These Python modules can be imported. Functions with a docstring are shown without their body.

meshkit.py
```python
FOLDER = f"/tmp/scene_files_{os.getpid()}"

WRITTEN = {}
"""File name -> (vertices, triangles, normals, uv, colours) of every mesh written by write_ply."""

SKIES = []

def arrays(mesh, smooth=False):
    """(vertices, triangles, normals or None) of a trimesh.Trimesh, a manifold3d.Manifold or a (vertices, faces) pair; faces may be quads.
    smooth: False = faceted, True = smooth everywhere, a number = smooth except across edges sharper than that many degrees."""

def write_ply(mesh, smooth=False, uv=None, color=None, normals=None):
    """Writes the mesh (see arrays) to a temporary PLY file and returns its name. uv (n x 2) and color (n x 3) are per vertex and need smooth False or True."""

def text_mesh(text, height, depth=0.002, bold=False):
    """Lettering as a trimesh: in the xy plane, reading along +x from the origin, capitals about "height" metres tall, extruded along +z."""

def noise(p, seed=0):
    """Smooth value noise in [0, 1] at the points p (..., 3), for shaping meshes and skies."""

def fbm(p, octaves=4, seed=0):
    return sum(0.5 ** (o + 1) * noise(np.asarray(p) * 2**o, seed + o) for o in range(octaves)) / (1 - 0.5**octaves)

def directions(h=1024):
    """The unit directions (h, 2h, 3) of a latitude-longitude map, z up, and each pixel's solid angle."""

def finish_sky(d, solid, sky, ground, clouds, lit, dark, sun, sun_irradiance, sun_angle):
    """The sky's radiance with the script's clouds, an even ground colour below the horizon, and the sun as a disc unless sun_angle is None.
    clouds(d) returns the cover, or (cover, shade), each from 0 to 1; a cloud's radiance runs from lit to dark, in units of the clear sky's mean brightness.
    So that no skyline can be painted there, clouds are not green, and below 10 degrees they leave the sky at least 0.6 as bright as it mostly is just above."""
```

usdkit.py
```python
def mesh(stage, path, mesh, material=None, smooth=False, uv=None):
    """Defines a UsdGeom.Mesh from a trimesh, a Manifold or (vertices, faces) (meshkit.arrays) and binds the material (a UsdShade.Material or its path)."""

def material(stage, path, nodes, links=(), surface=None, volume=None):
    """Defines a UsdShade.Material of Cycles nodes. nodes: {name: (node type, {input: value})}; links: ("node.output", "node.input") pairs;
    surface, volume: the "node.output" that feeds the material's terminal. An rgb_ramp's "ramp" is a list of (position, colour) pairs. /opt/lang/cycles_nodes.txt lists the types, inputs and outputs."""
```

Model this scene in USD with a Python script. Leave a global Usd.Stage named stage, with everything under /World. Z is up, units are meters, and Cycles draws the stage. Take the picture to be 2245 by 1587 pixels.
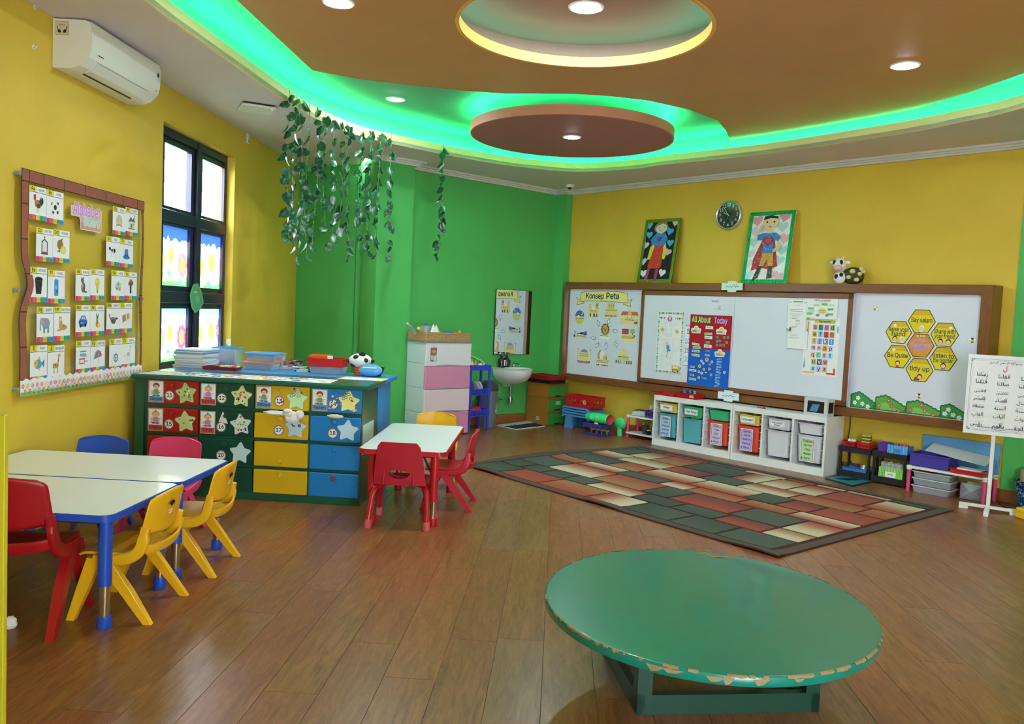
import math, random
import numpy as np, trimesh, manifold3d as m3, shapely, shapely.geometry as sg, shapely.affinity as sa
import usdkit, meshkit
from shapely.ops import unary_union
from pxr import Usd, UsdGeom, UsdLux, UsdShade, Gf, Sdf, Vt
random.seed(7); RNG = np.random.default_rng(7)
PI = math.pi

stage = Usd.Stage.CreateInMemory()
UsdGeom.SetStageUpAxis(stage, UsdGeom.Tokens.z); UsdGeom.SetStageMetersPerUnit(stage, 1.0)
stage.SetDefaultPrim(UsdGeom.Xform.Define(stage, '/World').GetPrim())
UsdGeom.Scope.Define(stage, '/World/Looks')

# ---------------------------------------------------------------- camera, sky, exposure
FPX, PITCH, ROLL, YAW, EYE = 1817.0, math.radians(3.531), math.radians(2.619), math.radians(-1.951), 1.30
EXPOSURE = 0.25
LAMP, LED_GREEN, SKY = 400.0, 36.0, 6.5
def cam_axes():
    cp, sp = math.cos(PITCH), math.sin(PITCH)
    fw = np.array([math.sin(YAW)*cp, math.cos(YAW)*cp, -sp]); rt = np.array([math.cos(YAW), -math.sin(YAW), 0.]); up = np.cross(rt, fw)
    c, s = math.cos(ROLL), math.sin(ROLL)
    return c*rt+s*up, -s*rt+c*up, fw
RT, UP, FW = cam_axes(); EYEP = np.array([0, 0, EYE])
cam = UsdGeom.Camera.Define(stage, '/World/camera')
cam.CreateHorizontalApertureAttr(36.0); cam.CreateVerticalApertureAttr(36.0*1587/2245); cam.CreateFocalLengthAttr(36.0*FPX/2245)
cam.CreateClippingRangeAttr(Gf.Vec2f(0.05, 200)); cam.CreateExposureAttr(EXPOSURE)
cam.AddTransformOp().Set(Gf.Matrix4d(*RT, 0, *UP, 0, *(-FW), 0, *EYEP, 1))
dome = UsdLux.DomeLight.Define(stage, '/World/sky'); dome.CreateIntensityAttr(SKY); dome.CreateColorAttr(Gf.Vec3f(0.86, 0.93, 1.0))

# ---------------------------------------------------------------- from measured picture points to points of the room
def ray(u, v): return RT*(u-1122.5)/FPX - UP*(v-793.5)/FPX + FW
def hit(u, v, p0, n):
    d = ray(u, v); return EYEP + d*(((np.asarray(p0)-EYEP) @ n)/(d @ n))
def onz(u, v, z): return hit(u, v, [0, 0, z], np.array([0, 0, 1.]))
GA = math.radians(46.39)
GD = np.array([math.sin(GA), math.cos(GA), 0]); WD = np.array([math.cos(GA), -math.sin(GA), 0])
W0 = np.array([0.294, 9.964, 0]); W_ROT = -GA            # whiteboard wall: x along the wall to the right, y into the wall
G0 = W0 - 0.1756*WD; G_ROT = PI/2-GA                      # green wall: x along it to the corner, y into the wall
XL = -2.68                                                # left wall
def wq(d, u, v):                                          # point on the plane d in front of the whiteboard wall -> (s, z)
    p = hit(u, v, W0-d*GD, GD); return np.array([(p-W0) @ WD, p[2]])
def gq(d, u, v):
    p = hit(u, v, G0+d*WD, WD); return np.array([(p-G0) @ GD, p[2]])
def lq(d, u, v):
    p = hit(u, v, [XL+d, 0, 0], np.array([1., 0, 0])); return np.array([p[1], p[2]])
def yq(y, u, v):
    p = hit(u, v, [0, y, 0], np.array([0, 1., 0])); return np.array([p[0], p[2]])
def wl(u, v, z=0):                                        # point at height z -> (s, depth in front of the whiteboard wall)
    p = onz(u, v, z)-W0; return np.array([p @ WD, -(p @ GD)])
def wp(s, d, z=0): return W0 + s*WD - d*GD + np.array([0, 0, z])
def gp(s, d, z=0): return G0 + s*GD + d*WD + np.array([0, 0, z])

# ---------------------------------------------------------------- materials
def lin(c):
    if isinstance(c, str): c = [int(c[i:i+2], 16) for i in (0, 2, 4)]
    return tuple((x/255/12.92 if x/255 < 0.04045 else ((x/255+0.055)/1.055)**2.4) for x in c)
MATS = {}
def M(name, rgb=None, rough=0.5, metal=0.0, spec=0.5, coat=0.0, var=0.0, scale=6.0, bump=0.0, bscale=40.0, emit=None, es=0.0, trans=0.0, alpha=1.0, rvar=0.0):
    """A plain surface with a little mottling (var), relief (bump) and difference from one piece to the next (rvar)."""
    if rgb is None: return MATS[name]
    c = lin(rgb)
    n = {'p': ('principled_bsdf', dict(base_color=c, roughness=rough, metallic=metal, specular_ior_level=spec, coat_weight=coat, transmission_weight=trans, alpha=alpha))}
    l = []
    if emit is not None: n['p'][1].update(emission_color=emit, emission_strength=es)
    if var or bump: n['t'] = ('texture_coordinate', {})
    src = None
    if var:
        n['n'] = ('noise_texture', dict(scale=scale, detail=4.0, roughness=0.6))
        n['r'] = ('rgb_ramp', {'ramp': [(0.25, tuple(x*(1-var) for x in c)), (0.75, tuple(min(1, x*(1+var)) for x in c))]})
        l += [('t.object', 'n.vector'), ('n.fac', 'r.fac')]; src = 'r.color'
    if rvar:
        n['oi'] = ('object_info', {}); n['mr'] = ('rgb_ramp', {'ramp': [(0.0, (1-rvar,)*3), (1.0, (1.0,)*3)]})
        n['mx'] = ('mix', dict(mix_type='multiply', fac=1.0, color1=c))
        l += [('oi.random', 'mr.fac'), ('mr.color', 'mx.color2')]
        if src: l.append((src, 'mx.color1'))
        src = 'mx.color'
    if src: l.append((src, 'p.base_color'))
    if bump:
        n['b'] = ('noise_texture', dict(scale=bscale, detail=3.0)); n['bm'] = ('bump', dict(strength=bump, distance=0.01))
        l += [('t.object', 'b.vector'), ('b.fac', 'bm.height'), ('bm.normal', 'p.normal')]
    MATS[name] = usdkit.material(stage, '/World/Looks/'+name, n, l, surface='p.BSDF')
    return MATS[name]
def ink_mat(name, rough=0.55, translucent=0.0):
    """Print: the colours come from the mesh's own 'ink' primvar."""
    n = {'a': ('attribute', dict(attribute='ink')), 'p': ('principled_bsdf', dict(roughness=rough, specular_ior_level=0.3))}
    l = [('a.color', 'p.base_color')]; s = 'p.BSDF'
    if translucent:
        n['t'] = ('translucent_bsdf', {}); n['m'] = ('mix_closure', dict(fac=translucent)); l += [('a.color', 't.color'), ('p.BSDF', 'm.closure1'), ('t.BSDF', 'm.closure2')]; s = 'm.closure'
    MATS[name] = usdkit.material(stage, '/World/Looks/'+name, n, l, surface=s); return MATS[name]
def pane_mat(name, tint=(1, 1, 1), amount=0.12, rough=0.03):
    n = {'t': ('transparent_bsdf', dict(color=tint)), 'g': ('glossy_bsdf', dict(color=(1, 1, 1), roughness=rough)), 'm': ('mix_closure', dict(fac=amount))}
    MATS[name] = usdkit.material(stage, '/World/Looks/'+name, n, [('t.BSDF', 'm.closure1'), ('g.BSDF', 'm.closure2')], surface='m.closure'); return MATS[name]
def wood_mat(name, dark, light, along='y', rough=0.4, scale=1.0, stretch=14.0, rot=0.0, rvar=0.0, bump=0.05, world=True, coat=0.0):
    """Grain drawn out along one direction; each piece takes its own stretch of grain from its random number."""
    s = [stretch*scale]*3; s['xyz'.index(along)] = 1.1*scale
    n = {'g': ('geometry', {}), 't': ('texture_coordinate', {}), 'vr': ('vector_rotate', dict(rotate_type='z_axis', angle=rot)), 'm': ('mapping', dict(scale=tuple(s))),
         'oi': ('object_info', {}), 'sh': ('vector_math', dict(math_type='multiply_add', vector2=(37.0, 71.0, 13.0))),
         'n': ('noise_texture', dict(scale=1.6, detail=6.0, roughness=0.62, distortion=1.3)), 'w': ('noise_texture', dict(scale=9.0, detail=3.0, roughness=0.7)),
         'a': ('mix', dict(mix_type='mix', fac=0.33)), 'r': ('rgb_ramp', {'ramp': [(0.30, lin(dark)), (0.52, tuple((x+y)/2 for x, y in zip(lin(dark), lin(light)))), (0.70, lin(light))]}),
         'p': ('principled_bsdf', dict(roughness=rough, specular_ior_level=0.5, coat_weight=coat)), 'b': ('bump', dict(strength=bump, distance=0.004))}
    l = [('g.position' if world else 't.object', 'vr.vector'), ('vr.vector', 'm.vector'), ('oi.random', 'sh.vector1'), ('m.vector', 'sh.vector3'), ('sh.vector', 'n.vector'), ('sh.vector', 'w.vector'),
         ('n.color', 'a.color1'), ('w.color', 'a.color2'), ('a.color', 'r.fac'), ('a.color', 'b.height'), ('b.normal', 'p.normal')]
    src = 'r.color'
    if rvar:
        n['wn'] = ('white_noise_texture', dict(dimensions='1D')); n['mr'] = ('rgb_ramp', {'ramp': [(0, (1-rvar, (1-rvar)*0.97, (1-rvar)*0.95)), (0.5, (1.0-rvar/2,)*3), (1, (1, 1, 1))]}); n['mx'] = ('mix', dict(mix_type='multiply', fac=1.0))
        l += [('oi.random', 'wn.w'), ('wn.value', 'mr.fac'), ('mr.color', 'mx.color2'), ('r.color', 'mx.color1')]; src = 'mx.color'
    l.append((src, 'p.base_color'))
    MATS[name] = usdkit.material(stage, '/World/Looks/'+name, n, l, surface='p.BSDF'); return MATS[name]
def emit_mat(name, rgb, strength):
    MATS[name] = usdkit.material(stage, '/World/Looks/'+name, {'e': ('emission', dict(color=rgb, strength=strength))}, [], surface='e.emission'); return MATS[name]

# ---------------------------------------------------------------- shapes
def cat(*ms): return trimesh.util.concatenate([m for m in (ms[0] if len(ms) == 1 and isinstance(ms[0], (list, tuple)) else ms)])
def hull(pts):
    h = m3.Manifold.hull_points(np.asarray(pts, float)).to_mesh(); return trimesh.Trimesh(h.vert_properties[:, :3], h.tri_verts, process=False)
def bx(x0, x1, y0, y1, z0, z1, r=0.0):
    """A box; r chamfers its edges."""
    if not r: return trimesh.creation.box(bounds=[[min(x0, x1), min(y0, y1), min(z0, z1)], [max(x0, x1), max(y0, y1), max(z0, z1)]])
    x0, x1, y0, y1, z0, z1 = min(x0, x1), max(x0, x1), min(y0, y1), max(y0, y1), min(z0, z1), max(z0, z1)
    r = min(r, (x1-x0)*.45, (y1-y0)*.45, (z1-z0)*.45); P = []
    for x, a in ((x0, 1), (x1, -1)):
        for y, b in ((y0, 1), (y1, -1)):
            for z, c in ((z0, 1), (z1, -1)): P += [(x, y+b*r, z+c*r), (x+a*r, y, z+c*r), (x+a*r, y+b*r, z)]
    return hull(P)
def rbox(x0, x1, y0, y1, z0, z1, r, ez=0.004, n=6):
    """A box with rounded upright corners (radius r) and a small chamfer above and below."""
    p = sg.box(x0+r, y0+r, x1-r, y1-r).buffer(r, quad_segs=n); a = np.array(p.exterior.coords)[:-1]; b = np.array(p.buffer(-ez).exterior.coords)[:-1]
    return hull([(*q, z) for q in b for z in (z0, z1)]+[(*q, z) for q in a for z in (z0+ez, z1-ez)])
def cyl(p, q, r0, r1=None, n=16, caps=True):
    p, q = np.asarray(p, float), np.asarray(q, float); r1 = r0 if r1 is None else r1
    d = q-p; d /= np.linalg.norm(d); a = np.cross(d, [0, 0, 1.] if abs(d[2]) < .9 else [1., 0, 0]); a /= np.linalg.norm(a); b = np.cross(d, a)
    t = np.arange(n)/n*2*PI; ring = np.outer(np.cos(t), a)+np.outer(np.sin(t), b)
    v = np.vstack([p+ring*r0, q+ring*r1, [p, q]]); f = []
    for i in range(n):
        j = (i+1) % n; f += [[i, j, n+j], [i, n+j, n+i]]
        if caps: f += [[2*n, j, i], [2*n+1, n+i, n+j]]
    m = trimesh.Trimesh(v, f, process=False); 
    if np.dot(m.face_normals[0], v[0]-p) < 0: m.invert()
    return m
def tube(pts, r, n=8, closed=False):
    P = np.asarray(pts, float); k = len(P); rr = np.broadcast_to(np.asarray(r, float), (k,))
    T = (np.roll(P, -1, 0)-np.roll(P, 1, 0)) if closed else np.gradient(P, axis=0)
    T /= np.linalg.norm(T, axis=1)[:, None]; a = np.cross(T[0], [0, 0, 1.]); 
    if np.linalg.norm(a) < .1: a = np.cross(T[0], [1., 0, 0])
    a /= np.linalg.norm(a); v = []
    for i in range(k):
        a = a-T[i]*(a @ T[i]); a /= np.linalg.norm(a); b = np.cross(T[i], a)
        for t in np.arange(n)/n*2*PI: v.append(P[i]+rr[i]*(math.cos(t)*a+math.sin(t)*b))
    f = []
    for i in range(k if closed else k-1):
        A, B = i*n, ((i+1) % k)*n
        for j in range(n):
            q = (j+1) % n; f += [[A+j, A+q, B+q], [A+j, B+q, B+j]]
    if not closed:
        v += [P[0], P[-1]]; c0, c1 = len(v)-2, len(v)-1
        for j in range(n): f += [[c0, (j+1) % n, j], [c1, (k-1)*n+j, (k-1)*n+(j+1) % n]]
    return trimesh.Trimesh(np.array(v), f, process=False)
def lathe(prof, n=24, c=(0, 0, 0)):
    P = np.asarray(prof, float); t = np.arange(n)/n*2*PI; v = np.vstack([np.c_[r*np.cos(t), r*np.sin(t), np.full(n, z)] for r, z in P]); f = []
    for i in range(len(P)-1):
        for j in range(n):
            q = (j+1) % n; f += [[i*n+j, i*n+q, (i+1)*n+q], [i*n+j, (i+1)*n+q, (i+1)*n+j]]
    return trimesh.Trimesh(v+np.asarray(c, float), f, process=False)
def ball(c, r, sub=2, s=(1, 1, 1)):
    m = trimesh.creation.icosphere(subdivisions=sub, radius=r); m.apply_scale(s); m.apply_translation(c); return m
def ext(poly, z0, z1):
    gs = getattr(poly, 'geoms', [poly]); out = []
    for g in gs:
        if g.is_empty or g.area < 1e-9: continue
        m = trimesh.creation.extrude_polygon(g, z1-z0, engine='earcut'); m.apply_translation([0, 0, z0]); out.append(m)
    return cat(out)
def up(m):                                                # drawn in (x, y) and thick along z -> upright: x, z and thickness towards -y
    m = m.copy(); v = m.vertices; m.vertices = np.c_[v[:, 0], -v[:, 2], v[:, 1]]; return m
def mv(m, x=0, y=0, z=0, rz=0, rx=0, ry=0, s=None):
    m = m.copy()
    if s is not None: m.apply_scale(s)
    for a, ax in ((rx, [1, 0, 0]), (ry, [0, 1, 0]), (rz, [0, 0, 1])):
        if a: m.apply_transform(trimesh.transformations.rotation_matrix(a, ax))
    m.apply_translation([x, y, z]); return m
def grid(fn, nu, nv, closed=False):
    """A surface of (nu+1) x (nv+1) points fn(a, b), a and b from 0 to 1."""
    v = [fn(i/nu, j/nv) for i in range(nu+1) for j in range(nv+1)]; f = []
    for i in range(nu):
        for j in range(nv):
            a = i*(nv+1)+j; f += [[a, a+nv+1, a+nv+2], [a, a+nv+2, a+1]]
    return trimesh.Trimesh(np.array(v, float), f, process=False)
def shell(fn, nu, nv, t, nrm=None):
    """grid() given a thickness t, closed at the rim."""
    m = grid(fn, nu, nv); n = m.vertex_normals; a, b = np.array(m.vertices), np.array(m.vertices)-n*t; k = len(a)
    f = [list(x) for x in m.faces]+[[x[2]+k, x[1]+k, x[0]+k] for x in m.faces]
    rim = [i*(nv+1) for i in range(nu+1)]+[nu*(nv+1)+j for j in range(1, nv+1)]+[i*(nv+1)+nv for i in range(nu-1, -1, -1)]+[j for j in range(nv-1, 0, -1)]
    for x, y in zip(rim, rim[1:]+rim[:1]): f += [[x, y, y+k], [x, y+k, x+k]]
    o = trimesh.Trimesh(np.vstack([a, b]), f, process=False); o.fix_normals(); return o

def loft(secs):
    """A closed skin through rings of equally many points."""
    k, n = len(secs), len(secs[0]); v = np.array([p for s in secs for p in s]+[np.mean(secs[0], 0), np.mean(secs[-1], 0)], float); f = []
    for i in range(k-1):
        for j in range(n): q = (j+1) % n; f += [[i*n+j, i*n+q, (i+1)*n+q], [i*n+j, (i+1)*n+q, (i+1)*n+j]]
    for j in range(n): q = (j+1) % n; f += [[k*n, q, j], [k*n+1, (k-1)*n+j, (k-1)*n+q]]
    m = trimesh.Trimesh(v, f, process=False); m.fix_normals(); return m
def along(pts, w, t, up_):
    """A flat bar (w across, t along up_) bent along pts; w and t may vary."""
    P = np.asarray(pts, float); T = np.gradient(P, axis=0); T /= np.linalg.norm(T, axis=1)[:, None]; U = np.broadcast_to(np.asarray(up_, float), P.shape); out = []
    w, t = np.broadcast_to(w, (len(P),)), np.broadcast_to(t, (len(P),))
    for p, d, u, a, b in zip(P, T, U, w, t):
        s = np.cross(d, u); s /= np.linalg.norm(s); u = np.cross(s, d)
        out.append([p+s*a*x+u*b*y for x, y in ((.5, .3), (.35, .5), (-.35, .5), (-.5, .3), (-.5, -.3), (-.35, -.5), (.35, -.5), (.5, -.3))])
    return loft(out)

# ---------------------------------------------------------------- prims
NAMES = {}
def path_for(parent, name):
    k = (parent, name); i = NAMES.get(k, -1)+1; NAMES[k] = i
    return f'{parent}/{name}' if i == 0 else f'{parent}/{name}_{i:03d}'
def tag(prim, label=None, category=None, group=None, kind=None):
    for k, v in (('label', label), ('category', category), ('group', group), ('kind', kind)):
        if v: prim.SetCustomDataByKey(k, v)
    return prim
def thing(name, label, category, loc=(0, 0, 0), rz=0.0, group=None, kind=None):
    x = UsdGeom.Xform.Define(stage, path_for('/World', name)); x.AddTranslateOp().Set(Gf.Vec3d(*map(float, loc))); x.AddRotateZOp().Set(math.degrees(rz))
    return tag(x.GetPrim(), label, category, group, kind)
def par(parent): return parent if isinstance(parent, str) else parent.GetPath().pathString
def obj(parent, name, mesh, mat, smooth=35, label=None, kind=None):
    if isinstance(mesh, (list, tuple)): mesh = cat(mesh)
    m = usdkit.mesh(stage, path_for(par(parent), name), mesh, MATS[mat] if isinstance(mat, str) else mat, smooth=smooth)
    return tag(m.GetPrim(), label, None, None, kind)
def struct(name, mesh, mat, smooth=False): 
    return tag(obj('/World', name, mesh, mat, smooth), kind='structure')
def move(prim, loc, rz):
    o = UsdGeom.Xformable(prim).GetOrderedXformOps(); o[0].Set(Gf.Vec3d(*map(float, loc))); o[1].Set(math.degrees(rz))
def dup(root, loc, rz, label, group=None):
    was = root.GetCustomData(); base = root.GetName()
    while base[-4:-3] == '_' and base[-3:].isdigit(): base = base[:-4]
    r = thing(base, label, was['category'], loc, rz, group or was.get('group'))
    r.GetReferences().AddInternalReference(root.GetPath()); r.SetInstanceable(True); return r

# ---------------------------------------------------------------- flat print
TXT = {}
def text_tri(t, bold=True):
    k = (t, bold)
    if k not in TXT:
        m = meshkit.text_mesh(t, 1.0, 0.01, bold); f = m.faces[m.face_normals[:, 2] > .9]; TXT[k] = (np.array(m.vertices)[:, :2], f)
    v, f = TXT[k]; return v, f
class Ink:
    """Coloured flat shapes in an upright plane, drawn in (x, z) metres and facing -y; later ones lie a hair in front of earlier ones."""
    def __init__(s, y=0.0, step=0.00005): s.v, s.f, s.c, s.y, s.n, s.step = [], [], [], y, 0, step; s.T = None
    def win(s, x0, x1, z0, z1): s.T = (x0, z0, x1-x0, z1-z0); return s       # draw in a unit window
    def _p(s, P):
        P = np.asarray(P, float)
        return P if s.T is None else P*[s.T[2], s.T[3]]+[s.T[0], s.T[1]]
    def raw(s, v, f, col):
        v = np.asarray(v, float)
        if len(f) == 0: return s
        f = np.asarray(f, int); a, b, c = v[f[:, 0]], v[f[:, 1]], v[f[:, 2]]
        w = (b[:, 0]-a[:, 0])*(c[:, 1]-a[:, 1])-(b[:, 1]-a[:, 1])*(c[:, 0]-a[:, 0]); f = np.where((w < 0)[:, None], f[:, ::-1], f)
        k = sum(map(len, s.v)); s.v.append(np.c_[v[:, 0], np.full(len(v), s.y), v[:, 1]]); s.f.append(f+k); s.c.append(np.tile(lin(col), (len(v), 1))); return s
    def up(s): s.y -= s.step; return s
    def geo(s, g, col, lift=True):
        if getattr(s, 'keep', None) is not None: s.keep.append((g, col)); return s
        if lift: s.up()
        for q in getattr(g, 'geoms', [g]):
            if q.is_empty: continue
            v, f = trimesh.creation.triangulate_polygon(q, engine='earcut'); s.raw(v, f, col)
        return s
    def poly(s, P, col): return s.geo(sg.Polygon(s._p(P)).buffer(0), col)
    def rect(s, x0, z0, x1, z1, col): return s.poly([(x0, z0), (x1, z0), (x1, z1), (x0, z1)], col)
    def ell(s, x, z, rx, rz=None, col='000000', n=20, a0=0, a1=2*PI):
        rz = rx if rz is None else rz; t = np.linspace(a0, a1, n+1); return s.poly(np.c_[x+rx*np.cos(t), z+rz*np.sin(t)], col)
    def line(s, P, w, col, closed=False):
        P = s._p(P); g = (sg.LinearRing(P) if closed else sg.LineString(P)).buffer(w/2, quad_segs=2); return s.geo(g, col)
    def text(s, t, x, z, h, col, align='c', bold=True, fit=None, slant=0.0):
        v, f = text_tri(t, bold); v = v.copy(); w0, w1 = v[:, 0].min(), v[:, 0].max()
        p = s._p([(x, z)])[0]; sc = h*(s.T[3] if s.T else 1); sx = sc
        if fit: sx = min(sc, fit*(s.T[2] if s.T else 1)/(w1-w0))
        v[:, 0] += slant*v[:, 1]; off = {'c': (w0+w1)/2, 'l': w0, 'r': w1}[align]; s.up()
        return s.raw(np.c_[(v[:, 0]-off)*sx+p[0], (v[:, 1]-.35)*sc+p[1]], f, col)
    def flat(s):                                               # kept shapes become one layer: each cut out of those under it
        k, s.keep = s.keep, None; over = None; done = []
        for g, c in reversed(k):
            h = g if over is None else g.difference(over); over = g if over is None else over.union(g); done.append((h.buffer(0), c))
        for g, c in reversed(done): s.geo(sg.MultiPolygon([q for q in getattr(g, 'geoms', [g]) if q.geom_type == 'Polygon' and q.area > 1e-8]), c, False)
        return s
    def mesh(s): return trimesh.Trimesh(np.vstack(s.v), np.vstack(s.f), process=False), np.vstack(s.c)
    def put(s, parent, name, mat='ink', label=None, xf=None):
        m, c = s.mesh()
        if xf is not None: m.vertices = xf(np.array(m.vertices))
        p = obj(parent, name, m, mat, False, label)
        UsdGeom.PrimvarsAPI(p).CreatePrimvar('ink', Sdf.ValueTypeNames.Color3fArray, 'vertex').Set(Vt.Vec3fArray.FromNumpy(c.astype(np.float32))); return p
def star(cx, cz, r, inner=0.45, n=5, rot=PI/2, rnd=0.0):
    P = [(cx+(r if k % 2 == 0 else r*inner)*math.cos(rot+k*PI/n), cz+(r if k % 2 == 0 else r*inner)*math.sin(rot+k*PI/n)) for k in range(2*n)]
    g = sg.Polygon(P); return g.buffer(-rnd).buffer(2*rnd).buffer(-rnd) if rnd else g
def heart(cx, cz, s, a=0):
    t = np.linspace(0, 2*PI, 40)[:-1]; x = 16*np.sin(t)**3; z = 13*np.cos(t)-5*np.cos(2*t)-2*np.cos(3*t)-np.cos(4*t)
    return sa.translate(sa.rotate(sg.Polygon(np.c_[x, z]*s/17.0), a, origin=(0, 0)), cx, cz)
def hexagon(cx, cz, r, sx=1.0): return [(cx+sx*r*math.cos(k*PI/3), cz+r*math.sin(k*PI/3)) for k in range(6)]
ink_mat('ink')
# ================================================================ the room
M('yellow_paint', (222, 190, 62), 0.6, var=0.05, scale=3, bump=0.08, bscale=160)
M('green_paint', (84, 188, 98), 0.55, var=0.04, scale=3, bump=0.08, bscale=160)
M('soffit_paint', (222, 214, 214), 0.7, var=0.03, scale=2)
M('cornice_paint', (220, 222, 218), 0.6)
M('lip_paint', (240, 230, 170), 0.6)
M('orange_panel_paint', (208, 152, 92), 0.55, var=0.04, scale=3)
M('hole_edge_paint', (250, 196, 96), 0.6)
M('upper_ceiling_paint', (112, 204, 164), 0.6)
M('rose_paint', (178, 112, 112), 0.6)
M('rose_edge_paint', (214, 128, 110), 0.6)
M('baseboard_wood', (150, 92, 48), 0.45, var=0.12, scale=9)
M('subfloor_dark', (70, 45, 28), 0.6)
M('window_frame_paint', (34, 34, 62), 0.35, var=0.1)
wood_mat('floor_plank', (92, 50, 24), (184, 124, 70), along='y', rough=0.30, scale=2.1, stretch=9.0, rot=math.radians(1.2), rvar=0.14, bump=0.04)
wood_mat('floor_plank_reddish', (96, 46, 24), (184, 116, 66), along='y', rough=0.32, scale=2.3, stretch=9.0, rot=math.radians(1.2), rvar=0.12, bump=0.04)
wood_mat('floor_plank_grey', (88, 54, 32), (176, 124, 80), along='y', rough=0.31, scale=1.9, stretch=9.0, rot=math.radians(1.2), rvar=0.12, bump=0.04)

# plan of the walls
RC = onz(659, 363, 2.75); YR = RC[1]                                     # far end of the left wall
pier_l, pier_r = onz(833, 351, 2.703), onz(910, 365, 2.703)
e_pier = (pier_r-G0) @ WD                                                 # how far the pier stands in front of the green wall
s_pl, s_pr = (pier_l-G0) @ GD, (pier_r-G0) @ GD
strip = onz(785, 361, 2.75)
ZT = 2.80                                                                 # walls run up behind the ceiling
# left wall with its window
wy0, wy1 = lq(0, 359, 262)[0], lq(0, 516, 347)[0]; wz0, wz1 = 0.76, lq(0, 440, 306)[1]
wl_poly = sg.Polygon([(-1.6, 0), (YR+.15, 0), (YR+.15, ZT), (-1.6, ZT)]).difference(sg.box(wy0, wz0, wy1, wz1))
m = ext(wl_poly, 0, 0.135); v = m.vertices; m.vertices = np.c_[XL-v[:, 2], v[:, 0], v[:, 1]]; m.fix_normals()
struct('wall_left', m, 'yellow_paint')
def upright(a, b, t, z0, z1, side=1):                                     # a wall of thickness t behind the line a-b
    a, b = np.array(a[:2], float), np.array(b[:2], float); d = (b-a)/np.linalg.norm(b-a); n = np.array([-d[1], d[0]])*t*side
    return ext(sg.Polygon([a, b, b+n, a+n]), z0, z1)
pl = gp(s_pl, e_pier)[:2]; pr = gp(s_pr, e_pier)[:2]; pr2 = gp(s_pr, 0)[:2]
recess_end = strip[:2]
rdir = (recess_end-np.array([XL, YR])); rdir /= np.linalg.norm(rdir)
struct('wall_rear_left', upright([XL, YR], recess_end+rdir*.5, 0.15, 0, ZT), 'green_paint')
struct('wall_pier', ext(sg.Polygon([recess_end, pl, pr, pr2, gp(s_pr, -.15)[:2], gp(s_pl, -.3)[:2], recess_end+[0, .2]]).buffer(0), 0, ZT), 'green_paint')
struct('wall_rear', upright(gp(s_pr-.2, 0), gp(.3, 0), 0.15, 0, ZT), 'green_paint')
struct('wall_corner_column', ext(sg.Polygon([wp(-.1756, .10)[:2], wp(0, .10)[:2], wp(0, -.1)[:2], wp(-.1756, -.1)[:2]]), 0, ZT), 'green_paint')
s_gr = wq(0, 2218, 780)[0]                                                # where the yellow wall turns green on the right
struct('wall_right', upright(wp(-.05, 0), wp(s_gr+.02, 0), 0.15, 0, ZT), 'yellow_paint')
struct('wall_right_column', ext(sg.Polygon([wp(s_gr, .012)[:2], wp(s_gr+1.1, .012)[:2], wp(s_gr+1.1, -.15)[:2], wp(s_gr, -.15)[:2]]), 0, ZT), 'green_paint')
E1 = wp(s_gr+1.1, .012)[:2]
struct('wall_far_right', upright(E1, [E1[0]+.25, -1.6], 0.15, 0, ZT), 'yellow_paint')
FX = [XL-.2, .9, 2.3, E1[0]+.4]                                           # behind the camera: an open doorway to the daylight
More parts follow.
